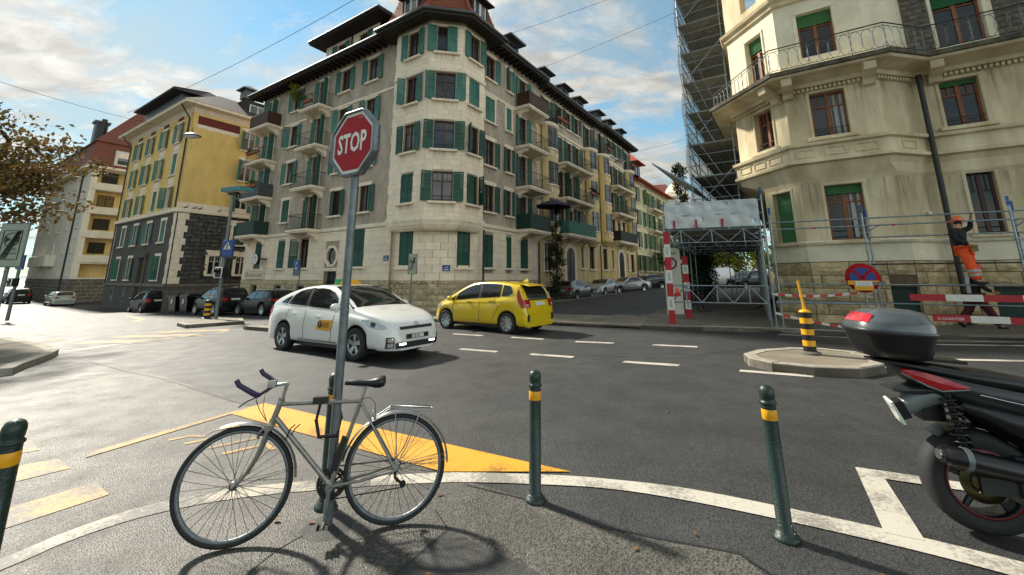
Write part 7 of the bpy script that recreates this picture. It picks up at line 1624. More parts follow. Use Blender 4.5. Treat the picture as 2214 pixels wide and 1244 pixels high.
    part('chainring', ringgear(.098, 46), 'bike_black', t, base @ Q); part('chainring', ringgear(.078, 38), 'bike_black', t, base @ Q @ T(0,0,-.009))
    part('crank', MB().tube([(.412,.06,.272),(.422,.072,.10)], [.013,.010], 8), 'galv', t); part('crank', MB().tube([(.412,-.06,.272),(.402,-.072,.444)], [.013,.010], 8), 'galv', t)
    for y, z, s_ in ((.072,.10,1), (-.072,.444,-1)):
        p = part('pedal', MB().tube([(.422,y,z),(.422,y+s_*.10,z)], .006, 6), 'bike_chrome', t); part('cage', MB().box(.385,.455,min(y+s_*.02,y+s_*.095),max(y+s_*.02,y+s_*.095),z-.009,z-.006).box(.385,.388,min(y+s_*.02,y+s_*.095),max(y+s_*.02,y+s_*.095),z-.012,z+.012).box(.452,.455,min(y+s_*.02,y+s_*.095),max(y+s_*.02,y+s_*.095),z-.012,z+.012), 'bike_black', p)
    part('sprockets', MB().lathe([(.018,-.014),(.024,-.014),(.040,.012),(.018,.012)], 20, T(0,-.04,r) @ RX(R(90))), 'bike_chrome', t)
    part('derailleur', MB().tube([(0,-.055,r-.03),(.0,-.06,r-.075),(-.02,-.06,r-.10),(-.055,-.06,.215)], .010, 8).tube([(-.055,-.066,.215),(-.055,-.05,.215)], .022, 10), 'bike_black', t)
    part('chain', MB().tube([(.412,-.05,.368),(0,-.05,r+.035)], .0045, 5).tube([(.412,-.05,.176),(-.05,-.058,.195)], .0045, 5), 'bike_black', t)
    part('bottle_cage', MB().box(-.022,.022,-.022,.022,-.10,.10, T(.372,.0,.46) @ RY(R(-17))), 'bike_black', t)
    # folding lock round pole and top tube
    lk = thing('folding_lock', 'black folding lock joining the bicycle top tube to the pole', 'lock', base @ T(.51,0,.78))
    pts = [(.515,.045,.79),(.535,.03,.68),(.51,.02,.575),(.40,-.03,.56),(.385,-.06,.665),(.42,-.07,.78)]
    for a, c in zip(pts, pts[1:]):
        a, c = Vector(a), Vector(c); part('bar', MB().tube([a, c], .0115, 6, sx=.5), 'bike_black', lk, base); part('rivet', MB().sphere(c, .012, 8, 6), 'bike_black', lk, base)
    part('lock_body', MB().box(.47,.565,.0,.055,.785,.825), 'bike_black', lk, base)
bicycle()
mat('scoot_black', '08080a', .36, .1, 20, coat=.1); mat('scoot_grey', '23282a', .42, .1, 12, coat=.2); mat('scoot_light', '76807f', .4, .1, 12, coat=.2); mat('rim_red', '6d2028', .4, .1, 9); mat('brass', '4c472e', .35, .15, 20, metal=.8)
def scooter():
    w = T(3.08, 3.10, gz(3.08, 3.10)+.012) @ RZ(R(-17))
    t = thing('scooter', 'black motor scooter with red tail light parked at the right edge', 'scooter', w)
    Q = RX(R(90)); r = .312
    wh = part('rear_wheel', MB().lathe([(.20,-.062),(.24,-.074),(.275,-.074),(.30,-.052),(.312,-.02),(.312,.02),(.30,.052),(.275,.074),(.24,.074),(.20,.062)], 48, T(0,0,r) @ Q), 'tyre', t, w)
    part('rim', MB().lathe([(.20,-.062),(.205,-.07),(.192,-.066),(.185,-.03),(.185,.03),(.192,.066),(.205,.07),(.20,.062)], 40, T(0,0,r) @ Q), 'scoot_black', wh, w); part('rim_stripe', MB().lathe([(.200,.0712),(.207,.0728),(.194,.0712)], 40, T(0,0,r) @ Q), 'rim_red', wh, w)
    for i in range(5):
        a = 2*math.pi*i/5+.3; part('spoke', MB().tube([(.04*math.cos(a),-.02,r+.04*math.sin(a)),(.19*math.cos(a),-.03,r+.19*math.sin(a))], [.024,.016], 6), 'scoot_black', wh, w)
    part('hub', MB().lathe([(.001,.07),(.06,.065),(.07,.0),(.06,-.06),(.001,-.065)], 18, T(0,0,r) @ Q), 'brass', wh, w); part('brake_disc', MB().lathe([(.07,.05),(.125,.05),(.125,.045),(.07,.045)], 28, T(0,0,r) @ Q), 'brass', wh, w)
    part('muffler', MB().tube([(-.265,-.185,.50),(-.24,-.185,.497),(-.235,-.185,.496),(-.13,-.188,.48),(.30,-.19,.41),(.62,-.16,.36)], [.048,.056,.062,.066,.066,.05], 20), 'scoot_black', t, w); part('muffler_tip', MB().tube([(-.28,-.185,.502),(-.26,-.185,.499)], .030, 16), 'chrome', t, w); part('muffler_band', MB().tube([(-.16,-.187,.486),(-.13,-.187,.481)], .0685, 20), 'galv', t, w)
    part('swing_arm', MB().box(-.04,.7,-.10,-.07,.26,.36), 'scoot_grey', t, w); part('engine', MB().box(.15,.75,-.12,.14,.22,.50), 'scoot_grey', t, w)
    sp = MB(); n = 90
    sp.tube([(-.10-.03*i/n+.045*math.cos(i*.55),-.115+.045*math.sin(i*.55),.50+.33*i/n) for i in range(n)], .0085, 5)
    part('shock_spring', sp, 'scoot_black', t, w); part('shock_rod', MB().tube([(-.09,-.115,.45),(-.135,-.115,.86)], .020, 8), 'scoot_black', t, w); part('air_filter', MB().box(-.26,-.13,-.05,.06,.66,.84), 'scoot_black', t, w)
    part('hugger', MB().loft([[(.335*math.cos(R(a)),y,r+.335*math.sin(R(a))) for y in (-.08,-.05,0,.05,.08)] for a in range(25, 130, 8)], closed=False), 'scoot_black', t, w)
    # tail unit: loft along x, each ring = (x, half width, z bottom, z top)
    def rings(lst):
        out = []
        for x, hw, zb, zt, k in lst: out.append([(x,-hw*k,zb),(x,-hw,lerp(zb,zt,.45)),(x,-hw*.92,lerp(zb,zt,.82)),(x,-hw*.55,zt),(x,0,zt+.004),(x,hw*.55,zt),(x,hw*.92,lerp(zb,zt,.82)),(x,hw,lerp(zb,zt,.45)),(x,hw*k,zb)])
        return out
    part('tail_body', MB().loft(rings([(-.385,.06,.985,1.01,.6),(-.35,.09,.95,1.01,.6),(-.28,.125,.895,1.0,.6),(-.15,.155,.82,.985,.55),(.05,.17,.76,.955,.5),(.3,.175,.69,.92,.5),(.6,.18,.55,.86,.6),(1.0,.18,.4,.78,.7)]), closed=True, caps=True), 'scoot_grey', t, w)
    part('lower_fairing', MB().loft(rings([(-.05,.10,.72,.82,.6),(.15,.15,.58,.80,.6),(.4,.17,.46,.74,.6),(.8,.18,.32,.70,.6),(1.2,.18,.25,.6,.6)]), closed=True, caps=True), 'scoot_black', t, w)
    part('seat', MB().loft(rings([(-.50,.07,1.035,1.05,.9),(-.38,.10,1.005,1.055,.9),(-.22,.13,.975,1.035,.9),(0,.155,.93,1.005,.9),(.2,.17,.90,.99,.9),(.40,.165,.86,.955,.9),(.55,.15,.80,.87,.9),(.8,.14,.76,.83,.9)]), closed=True, caps=True), 'scoot_black', t, w)
    for s_ in (-1, 1):
        part('tail_light', MB().loft([[(x,s_*(hw+.012),zb),(x,s_*(hw+.018),(zb+zt)/2),(x,s_*(hw+.006),zt)] for x, hw, zb, zt in ((-.36,.085,.970,1.0),(-.31,.118,.94,.995),(-.25,.136,.91,.985),(-.18,.150,.885,.965),(-.11,.158,.880,.94),(-.04,.164,.900,.915))], closed=False, smooth=False), 'tail_red', t, w)
        part('light_edge', MB().tube([(-.36,s_*.10,.968),(-.25,s_*.15,.903),(-.18,s_*.165,.876),(-.04,s_*.178,.898)], .005, 5), 'scoot_light', t, w)
        part('side_badge', MB().tube([(.0,s_*.187,.872),(.06,s_*.189,.862),(.10,s_*.190,.852),(.18,s_*.192,.836),(.26,s_*.193,.82)], .004, 4), 'chrome', t, w)
    part('plate_bracket', MB().loft(rings([(-.37,.05,.68,.75,.9),(-.32,.06,.69,.82,.8),(-.25,.08,.74,.875,.7),(-.15,.095,.78,.885,.7),(-.0,.11,.79,.87,.7)]), closed=True, caps=True), 'scoot_light', t, w); part('rear_spoiler', MB().loft(rings([(-.42,.09,.845,.86,.9),(-.35,.10,.83,.87,.8),(-.25,.10,.83,.89,.8),(-.1,.08,.84,.88,.8)]), closed=True, caps=True), 'scoot_grey', t, w)
    P = w @ T(-.39,0,.70) @ RZ(R(-11)) @ RY(R(-22)); pl = part('number_plate', MB().box(-.012,.004,-.09,.09,-.07,.075), 'plate_white', t, P); part('plate_holder', MB().box(.004,.06,-.06,.06,-.05,.06), 'scoot_black', t, P); part('plate_mark', MB().box(-.0135,-.0125,-.085,-.05,-.065,-.03), 'taxi_green', pl, P); text('GE 3168', .045, 'sign_black', pl, P @ T(-.0145,.075,.01) @ RZ(R(-90)) @ RX(R(90)), 'lettering', .8)
    # front half, outside the frame but standing there all the same
    part('front_wheel', MB().lathe([(.20,-.055),(.27,-.065),(.312,0),(.27,.065),(.20,.055)], 36, T(1.5,0,r) @ Q), 'tyre', t, w); part('leg_shield', MB().loft(rings([(1.0,.17,.25,.45,.8),(1.2,.2,.25,1.0,.8),(1.35,.18,.35,1.12,.7),(1.5,.12,.55,1.05,.7)]), closed=True, caps=True), 'scoot_grey', t, w); part('handlebar', MB().tube([(1.15,-.35,1.08),(1.25,0,1.1),(1.15,.35,1.08)], .016, 8), 'scoot_black', t, w); part('fork', MB().tube([(1.28,-.09,.95),(1.5,-.09,r)], .025, 8), 'galv', t, w)
    # carrier and top box
    part('carrier', MB().box(-.55,-.02,-.07,.07,1.035,1.055, RY(R(3))), 'scoot_black', t, w)
    b = thing('top_box', 'dark grey hard top box with red reflector on the scooter tail', 'luggage box', w @ T(-.36,0,1.06) @ RZ(R(6)) @ RY(R(4)) @ S(.84,.95,1.08)); bw = W[b]
    def rr(hx, hy, z, dx=0., k=3.2, n=36):
        o = []
        for i in range(n):
            a = 2*math.pi*i/n; c, s_ = math.cos(a), math.sin(a); f = (abs(c)**k+abs(s_)**k)**(-1/k); o.append((dx+hx*c*f, hy*s_*f, z))
        return o
    part('shell', MB().loft([rr(.16,.15,.0,.03), rr(.215,.185,.012,.015), rr(.25,.205,.06), rr(.278,.218,.14,-.005), rr(.285,.222,.152,-.005)], caps=True), 'scoot_black', b, bw)
    part('seam', MB().loft([rr(.285,.222,.150,-.005), rr(.298,.232,.156,-.008), rr(.300,.234,.172,-.008), rr(.290,.226,.178,-.005)]), 'scoot_grey', b, bw)
    part('lid', MB().loft([rr(.290,.226,.176,-.005), rr(.282,.220,.215,-.002), rr(.262,.205,.238,.005), rr(.25,.195,.245,.01), rr(.215,.165,.285,.03), rr(.175,.13,.30,.045), rr(.10,.07,.312,.05), rr(.01,.01,.314,.05)]), 'scoot_lid', b, bw)
    g = []
    for z, hx, hy in ((.216,.287,.224),(.243,.266,.206),(.272,.236,.183)):
        ring = rr(hx, hy, z, .0 if z < .24 else .012); m = [q for q in ring if q[0] < -.16]; m.sort(key=lambda q: math.atan2(q[1], -q[0])); g.append(m)
    k = min(len(x) for x in g); g = [x[(len(x)-k)//2:(len(x)-k)//2+k] for x in g]
    part('reflector', MB().loft(g, closed=False), 'tail_red', b, bw)
mat('scoot_lid', '474e51', .3, .12, 9, coat=.4)
mat('tail_red', 'b00a10', .12, .25, 30, coat=1.0)
scooter()
mat('dry_leaf', '6e4a1c', .7, .3, 30, rand=.3)
def leaves():
    g = random.Random(3)
    def lf(s_):
        p = [(-.5,0),(-.3,.22),(0,.30),(.3,.2),(.5,0),(.3,-.2),(0,-.28),(-.3,-.2)]; mb = MB(); n = len(p)
        mb.add([(x*s_,y*s_,.004+.18*s_*abs(y)+.1*s_*x*x) for x, y in p]+[(0,0,.004)], [(i,(i+1)%n,n) for i in range(n)]); return mb
    for i, (x, y) in enumerate([(-.47,2.72),(.75,2.95),(-.55,3.6),(1.18,3.1),(1.9,5.6),(-1.6,3.25),(-1.35,3.22),(2.05,2.7),(-4.5,7.5),(-6.2,9.3),(1.5,10.3),(3.0,7.4),(-7.5,10.4),(-8.5,11),(-8,9.6),(-9.0,10.9)]):
        lab = ['yellow brown leaf on the dark patch before the camera','orange leaf lying right of the middle bollard','small leaf beside the white line','leaf near the right bollard foot','single leaf out on the dark road','leaf by the bicycle crank','leaf close to the bicycle front wheel','leaf near the bottom right white line'][i] if i < 8 else ['first leaf left of the bicycle out on the road','leaf near the long crack towards the left kerb','leaf beyond the white lane dashes','leaf between the dashes and the right bollard','leaf in the glare by the left kerb','leaf closest to the left kerb tip','leaf under the tree shadow on the road','farthest leaf beside the left pavement'][i-8]
        o = part('fallen_leaf', lf(g.uniform(.035,.06)), 'dry_leaf', None, T(x, y, gz(x, y)+.012) @ RZ(g.uniform(0,6)), label=lab, category='leaf', group='fallen leaves on the road')
leaves()
# ------------------------------------------------------------ trees, signals, signs, wires
def leafmat(name, c1, c2, tr=.35):
    m = mat(name, c1, .55, 0, spec=.25); nt = m.node_tree; N = nt.nodes; L = nt.links; b = N['Principled BSDF']
    if isinstance(c1, str): c1 = hexc(c1)
    if isinstance(c2, str): c2 = hexc(c2)
    g = N.new('ShaderNodeNewGeometry'); n = N.new('ShaderNodeTexNoise'); n.inputs['Scale'].default_value = 1.1; n.inputs['Detail'].default_value = 3; L.new(g.outputs['Position'], n.inputs['Vector'])
    n2 = N.new('ShaderNodeTexWhiteNoise'); mp = N.new('ShaderNodeVectorMath'); mp.operation = 'SNAP'; mp.inputs[1].default_value = (.12,.12,.12); L.new(g.outputs['Position'], mp.inputs[0]); L.new(mp.outputs[0], n2.inputs['Vector'])
    ad = N.new('ShaderNodeMath'); ad.operation = 'ADD'; L.new(n.outputs['Fac'], ad.inputs[0]); L.new(n2.outputs['Value'], ad.inputs[1])
    r = N.new('ShaderNodeMapRange'); L.new(ad.outputs[0], r.inputs[0]); r.inputs[1].default_value = .4; r.inputs[2].default_value = 1.5
    x = N.new('ShaderNodeMix'); x.data_type = 'RGBA'; L.new(r.outputs[0], x.inputs['Factor']); x.inputs[6].default_value = (*c1, 1); x.inputs[7].default_value = (*c2, 1); L.new(x.outputs[2], b.inputs['Base Color'])
    t = N.new('ShaderNodeBsdfTranslucent'); L.new(x.outputs[2], t.inputs['Color']); ms = N.new('ShaderNodeMixShader'); ms.inputs[0].default_value = tr; L.new(b.outputs[0], ms.inputs[1]); L.new(t.outputs[0], ms.inputs[2]); L.new(ms.outputs[0], N['Material Output'].inputs['Surface'])
leafmat('foliage_autumn', '46502a', '6e4c2a', .42); leafmat('foliage_dark', '1c2b18', '2f3f1e', .2); leafmat('foliage_yellow', '9a8a1e', '5f7a22', .45); leafmat('foliage_green', '33502a', '55702c', .35)
mat('bark', '4a4236', .9, .3, 14, .7, 22, streak=.3)
def leaf_cloud(centres, n, size, g, squash=.8):
    mb = MB(); vs = []; fs = []
    for _ in range(n):
        c, rad = g.choice(centres); d = Vector((g.gauss(0,1), g.gauss(0,1), g.gauss(0,squash))); d = d.normalized()*rad*g.random()**.45
        p = c+d; s_ = size*g.uniform(.6, 1.3); nrm = Vector((g.gauss(0,1), g.gauss(0,1), g.gauss(.5,1))).normalized(); a = nrm.orthogonal().normalized(); a = (Matrix.Rotation(g.uniform(0, 6.28), 3, nrm) @ a); b = nrm.cross(a)
        k = len(vs); vs += [p-a*s_*.5, p+b*s_*.33+nrm*s_*.08, p+a*s_*.55, p-b*s_*.33+nrm*s_*.08]; fs.append((k, k+1, k+2, k+3))
    mb.add(vs, fs); return mb
def branching(root, dirn, length, rad, depth, g, out, tips, up=.15):
    P = [Vector(root)]; d = Vector(dirn).normalized(); n = 5
    for i in range(n): d = (d+Vector((g.gauss(0,.16), g.gauss(0,.16), g.gauss(0,.12)+up*.15))).normalized(); P.append(P[-1]+d*length/n)
    out.append((P, [rad*(1-.5*i/n) for i in range(n+1)]))
    if depth == 0: tips.append(P[-1]); tips.append(P[-3]); return
    for k in range(g.choice((3, 4))):
        i = g.choice((2, 3, 4, 5)); nd = (d+Vector((g.gauss(0,.75), g.gauss(0,.75), g.gauss(.1,.45)))).normalized(); branching(P[i], nd, length*g.uniform(.55,.8), rad*.5*(1-.08*i), depth-1, g, out, tips, up)
    tips.append(P[-1])
def street_tree():
    g = random.Random(11); x, y = -18.7, 10.2; z = gz(x, y)+.1
    t = thing('street_tree', 'autumn leaved plane tree reaching in from the left edge', 'tree', T(x, y, z))
    out = []; tips = []
    trunk = [(x,y,z),(x+.1,y,z+1.4),(x+.05,y+.1,z+2.6)]
    part('trunk', MB().tube(trunk, [.26,.2,.17], 12), 'bark', t, I4)
    for d, l in (((1,.25,.35), 4.0), ((.9,-.25,.75), 3.6), ((.55,.5,1.1), 3.4), ((-.3,.6,1), 3.2), ((.1,-.7,1), 3.0), ((1,.05,.05), 3.7), ((-.8,-.1,.8), 3), ((.8,.7,.25), 3.6)): branching(trunk[-1], d, l, .10, 2, g, out, tips)
    def inside(p): return p.x < -.925*p.y-.2*(p.z-1.6) and (p.z-1.63)/p.y > .13+.5*max(0, p.x/p.y+1.15) and p.z < 6.8+.55*max(0, -11.5-p.x)
    mb = MB()
    for P, rr in out:
        if inside(P[-1]) or rr[0] > .08: mb.tube(P, rr, 6, caps=False)
    part('limbs', mb, 'bark', t, I4, kind='stuff')
    cs = [(p, g.uniform(.3, .75)) for p in tips if inside(p)]
    part('crown', leaf_cloud(cs, 13500, .14, g), 'foliage_autumn', t, I4, kind='stuff')
def column_tree(x, y, h, rad, label, m='foliage_dark', n=5000, size=.11, z0=.5, taper=.8, group=None, seed=1):
    g = random.Random(seed); z = gz(x, y)+.1; t = thing('columnar_tree', label, 'tree', T(x, y, z), group)
    part('trunk', MB().tube([(0,0,0),(.03,0,h*.5),(0,.02,h*.95)], [.11,.07,.02], 8), 'bark', t)
    cs = []
    for i in range(46):
        u = g.random(); rr = rad*(1-taper*abs(u-.35)**1.3)*g.uniform(.5, 1.); a = g.uniform(0, 6.28); cs.append((Vector((rr*.6*math.cos(a), rr*.6*math.sin(a), z0+(h-z0)*u)), rad*.5*(1.15-taper*u*.6)))
    part('crown', leaf_cloud(cs, n, size, g, 1.3), m, t, kind='stuff')
def round_tree(x, y, h, rad, label, m, n, size, seed, group=None, fork=.16):
    g = random.Random(seed); z = gz(x, y)+.1; t = thing('street_tree', label, 'tree', T(x, y, z), group); out = []; tips = []
    part('trunk', MB().tube([(0,0,0),(.05,0,h*fork)], [.16,.12], 8), 'bark', t)
    for k in range(6): a = k*1.05+g.random(); branching((.05,0,h*fork), (math.cos(a)*.8, math.sin(a)*.8, .7), h*.38, .07, 1, g, out, tips)
    mb = MB()
    for P, rr in out: mb.tube(P, rr, 5, caps=False)
    part('limbs', mb, 'bark', t); part('crown', leaf_cloud([(p, g.uniform(.4,.9)*rad/2.6) for p in tips], n, size, g), m, t, kind='stuff')
street_tree()
column_tree(3.15, 30.2, 7.0, .75, 'slim dark columnar tree before the tan house', seed=2)
column_tree(9.9, 22.8, 4.0, .95, 'dark bushy tree behind the speed limit board', seed=3); column_tree(11.4, 25.3, 4.4, .95, 'second dark bushy tree beside the scaffold tunnel', seed=4); column_tree(14.2, 34.5, 10.6, 1.1, 'tall loose tree rising left of the scaffolding tower', 'foliage_dark', 3500, .16, 3., seed=5)
GT = 'sunlit trees beyond the tunnel'
for i, (x, y, h, lab) in enumerate([(27,57,7.0,'yellow green tree seen leftmost through the tunnel'),(32,58,6.5,'yellow tree in the middle of the tunnel view'),(37.5,57,6.8,'yellow green tree rightmost through the tunnel'),(20,49,6.5,'greener tree nearest through the tunnel')]): round_tree(x, y, h, 3.0, lab, 'foliage_yellow' if i < 3 else 'foliage_green', 2600, .3, 20+i, GT)
def distant_wood():
    g = random.Random(77); cs = [(Vector((22+i*1.6+g.uniform(-.5,.5), 66-i*.35+g.uniform(-1.5,1.5), 2.2+g.uniform(0,4.5))), 1.5) for i in range(20) for _ in range(3)]
    part('distant_trees', leaf_cloud(cs, 6500, .42, g), 'foliage_green', None, I4, kind='stuff', label='mass of green trees closing the view through the tunnel', category='trees')
distant_wood()
def waste_bin(x, y, lab):
    w = frame((x, y, gz(x,y)), -uL); t = thing('waste_container', lab, 'bin', w, 'black waste containers')
    part('body', MB().loft([[(-.55,-.38,.15),(.55,-.38,.15),(.55,.38,.15),(-.55,.38,.15)], [(-.66,-.48,1.15),(.66,-.48,1.15),(.66,.48,1.15),(-.66,.48,1.15)]], caps=True, smooth=False), 'paint_black', t); part('lid', MB().loft([[(-.7,-.52,1.15),(.7,-.52,1.15),(.7,.52,1.15),(-.7,.52,1.15)], [(-.7,-.52,1.2),(.7,-.52,1.2),(.7,.52,1.2),(-.7,.52,1.2)], [(-.6,-.3,1.34),(.6,-.3,1.34),(.6,.4,1.34),(-.6,.4,1.34)]], caps=True, smooth=False), 'paint_dark', t)
    part('sticker', MB().box(-.1,.12,-.475,-.46,.7,1.0), 'sign_white', t)
    for dx in (-.45,.45): part('castor', MB().tube([(dx,-.36,.08),(dx,-.30,.08)], .08, 10), 'tyre', t)
waste_bin(-24.3, 31.6, 'black waste container nearer the yellow house corner'); waste_bin(-22.8, 30.7, 'black waste container nearer the dark parked vehicle')
def garden_wall():
    F = frame((22, 50, gz(22,50)+.1), (.92,-.4)); t = part('garden_wall', MB().box(-6,16,0,.3,0,1.3).box(-6.1,16.1,-.05,.35,1.3,1.42), 'plaster_pale', None, F, label='low pale garden wall beyond the parked van', category='wall')
    F = frame((27.6, 41.0, gz(27,41)), (.92,-.4)); b = thing('annexe', 'low white annexe building at the right end of the tunnel view', 'building', F); part('wall', MB().wall(0, 9, 0, 3.6, [(1.2,2.4,1.2,2.6),(4,5,0,2.2)], .2).quad((0,0,0),(0,0,3.6),(0,8,3.6),(0,8,0)), 'plaster_white', b); part('roof', MB().box(-.2,9.2,-.2,8,3.6,3.8), 'zinc', b); window(b, F, 1.8, 1.2, 1.2, 1.4, glass='pane_dark', wood='window_white')
garden_wall()
mat('lamp_teal', '3f7f86', .5, .1, 6)
def signal_mast(x, y, dz, h, label, big=True):
    z = gz(x, y)+dz; F = frame((x, y, z), (.93, -.36)); t = thing('signal_mast', label, 'traffic signal', F)
    part('mast', MB().tube([(0,0,0),(0,0,h*.78),(0,0,h)], [.085,.075,.05], 12), 'galv', t)
    if big:
        part('lamp_head', MB().box(-.45,.95,-.35,.35,h,h+.2), 'lamp_teal', t); part('lamp_neck', MB().box(-.25,.35,-.1,.1,h-.12,h), 'pipe_dark', t); part('lamp_glass', MB().box(-.35,.85,-.28,.28,h-.015,h), 'sign_white', t)
    s_ = part('crossing_sign', MB().cbox(-.02,.72,-.16,-.10,2.95,3.75,.015), 'sign_blue', t); part('sign_frame', MB().box(-.05,.75,-.10,-.08,2.92,3.78), 'galv', s_)
    part('triangle', MB().add([(.08,-.164,3.30),(.62,-.164,3.30),(.35,-.164,3.68)], [(0,1,2)]), 'sign_white', s_)
    wk = MB().tube([(.35,-.168,3.59),(.35,-.168,3.60)], .03, 8); wk.tube([(.35,-.168,3.57),(.34,-.168,3.44)], .022, 5); wk.tube([(.34,-.168,3.44),(.29,-.168,3.33)], .014, 5); wk.tube([(.34,-.168,3.44),(.41,-.168,3.34)], .014, 5); wk.tube([(.35,-.168,3.54),(.29,-.168,3.47)], .011, 5); wk.tube([(.35,-.168,3.54),(.42,-.168,3.48)], .011, 5)
    part('walker_symbol', wk, 'sign_black', s_); part('crossing_bars', MB().box(.16,.2,-.167,-.165,3.31,3.33).box(.25,.29,-.167,-.165,3.31,3.33).box(.44,.48,-.167,-.165,3.31,3.33).box(.53,.57,-.167,-.165,3.31,3.33), 'sign_black', s_)
    L_ = part('signal_head', MB().cbox(.02,.50,-.36,-.05,1.95,2.43,.04), 'sign_black', t)
    fr = MB(); a = [(.02,1.95),(.5,1.95),(.5,2.43),(.02,2.43)]; fr.tube([(px,-.37,pz) for px, pz in a], .028, 6, closed=True); part('signal_border', fr, 'sign_white', L_)
    part('signal_visor', MB().lathe([(.15,0),(.15,.14)], 16, T(.26,-.36,2.19) @ RX(R(90)), a0=R(0), a1=R(180)), 'sign_black', L_); part('signal_box', MB().box(-.45,-.12,-.12,.15,1.95,2.35), 'sign_grey', t); part('back_box', MB().box(-.22,-.05,-.1,.1,2.95,3.7), 'sign_black', t)
signal_mast(-14.2, 20.9, .13, 6.2, 'grey signal mast with blue crossing sign and teal lamp', True)
signal_mast(-29.5, 25.5, .1, 4.2, 'small signal mast with blue crossing sign at far left', False)
def zone_board(F, wd, ht, zc, label, txt=True, pole=True):
    t = thing('traffic_board', label, 'sign', F)
    if pole: part('pole', MB().tube([(-.05,.05,0),(-.05,.05,zc+ht*.3)], .045 if wd > .6 else .03, 10), 'galv', t)
    part('board', MB().cbox(-wd/2,wd/2,-.02,.02,zc-ht/2,zc+ht/2,.02), 'board_green', t); part('edge', MB().tube([(-wd/2,0,zc-ht/2),(wd/2,0,zc-ht/2),(wd/2,0,zc+ht/2),(-wd/2,0,zc+ht/2)], .022, 6, closed=True), 'galv', t)
    a, b = wd*.34, ht*.33; y = -.026; e = .010*wd/.9
    part('print_frame', MB().tube([(-a,y,zc-b),(a,y,zc-b),(a,y,zc+b),(-a,y,zc+b)], e, 4, closed=True), 'sign_black', t); cz = zc+b*.38
    part('print_ring', MB().tube([(a*.82*math.cos(q),y,cz+b*.46*math.sin(q)) for q in [2*math.pi*i/28 for i in range(28)]], e, 4, closed=True), 'sign_black', t)
    for s_ in (-1, 1): part('print_wedge', MB().add([(s_*a*.16,y,cz-.05*b),(s_*a*.70,y,cz-b*.2),(s_*a*.70,y,cz+b*.2),(s_*a*.16,y,cz+.05*b)], [(0,1,2,3)]), 'sign_black', t)
    st = MB()
    for i in range(7): u = i*.075; st.tube([(-a*.95+a*u*1.6,y,zc-b*.95),(a*(.45+u*1.0),y,zc+b*.95)], e*.6, 4)
    part('print_stripes', st, 'sign_black', t, kind='stuff')
    if txt:
        text('EXCEPTE', wd*.12, 'sign_black', t, F @ T(0.02,y-.002,zc-b*.42) @ RX(R(90)), 'lettering', .8, 'CENTER'); text('AMBULANCES', wd*.10, 'sign_black', t, F @ T(0.02,y-.002,zc-b*.68) @ RX(R(90)), 'lettering', .8, 'CENTER')
mat('board_green', '9aa394', .55, .08, 5)
zone_board(frame((-12.95, 10.9, gz(-12.95,10.9)+.12), (.985, -.17)), .9, 1.12, 2.58, 'large grey green board with crossed out symbol at left edge')
zone_board(frame((-4.72, 20.2, gz(-4.72,20.2)+.12), (.98, -.2)), .42, .94, 2.33, 'slim grey board with crossed out symbol before the corner turret')
def parking_sign():
    x, y = -12.8, 25.3; F = frame((x, y, gz(x,y)+.12), (.9,-.43)); t = thing('parking_sign', 'blue parking sign with grey plate near the cafe', 'sign', F)
    part('pole', MB().tube([(.27,.03,0),(.27,.03,3.0)], .025, 8), 'pipe_dark', t); part('back', MB().box(-.26,.28,-.02,.02,2.1,3.05), 'galv', t); b = part('blue_field', MB().box(-.21,.23,-.03,-.02,2.42,3.0), 'sign_blue', t)
    text('P', .34, 'sign_white', b, F @ T(-.09,-.034,2.68) @ RX(R(90))); part('disc_symbol', MB().box(-.09,-.04,-.034,-.031,2.48,2.62).box(.05,.10,-.034,-.031,2.48,2.62).box(-.04,.05,-.034,-.031,2.48,2.52), 'sign_white', b); text('15 min', .1, 'sign_black', t, F @ T(-.2,-.024,2.2) @ RX(R(90)))
parking_sign()
def cafe():
    FL = frame((PL0.x, PL0.y, 0), -uL)
    w = FL @ T(-16.95,-.10,1.50); t = thing('cafe_sign', 'cream cafe name board with red script lettering on the wall', 'sign', w); part('panel', MB().box(0,2.75,-.03,.04,0,.62), 'sign_cream', t); text('Café de la Smalle', .40, 'script_red', t, w @ T(.55,-.034,.17) @ RX(R(90)), 'lettering', .72, shear=.35)
    part('emblem', MB().tube([(.28+.19*math.cos(q),-.035,.31+.19*math.sin(q)) for q in [2*math.pi*i/20 for i in range(20)]], .016, 4, closed=True).tube([(.2,-.035,.25),(.28,-.035,.4),(.36,-.035,.25)], .014, 4), 'script_red', t)
    w = FL @ T(-14.6,-.55,2.95); t = thing('hanging_sign', 'round white bar sign with black rim beside the cafe window', 'sign', w); Q = RZ(R(0)) @ RX(R(90))
    part('drum', MB().lathe([(.40,-.10),(.42,-.08),(.42,.08),(.40,.10)], 26, Q), 'sign_black', t, w); part('face', MB().lathe([(.001,.095),(.38,.095)], 26, Q), 'sign_white', t, w); part('arm', MB().box(.4,.5,-.05,.55,-.05,.05), 'sign_black', t, w); text('H', .34, 'sign_black', t, w @ T(-.09,-.098,-.02) @ RX(R(90)), 'lettering', 1., bold=.01); text('BIERE', .13, 'sign_black', t, w @ T(0,-.098,-.2) @ RX(R(90)), 'lettering', 1., 'CENTER')
mat('sign_cream', 'd6cbb2', .6, .06, 5); mat('script_red', '9c2f2c', .6, .1, 9)
cafe()
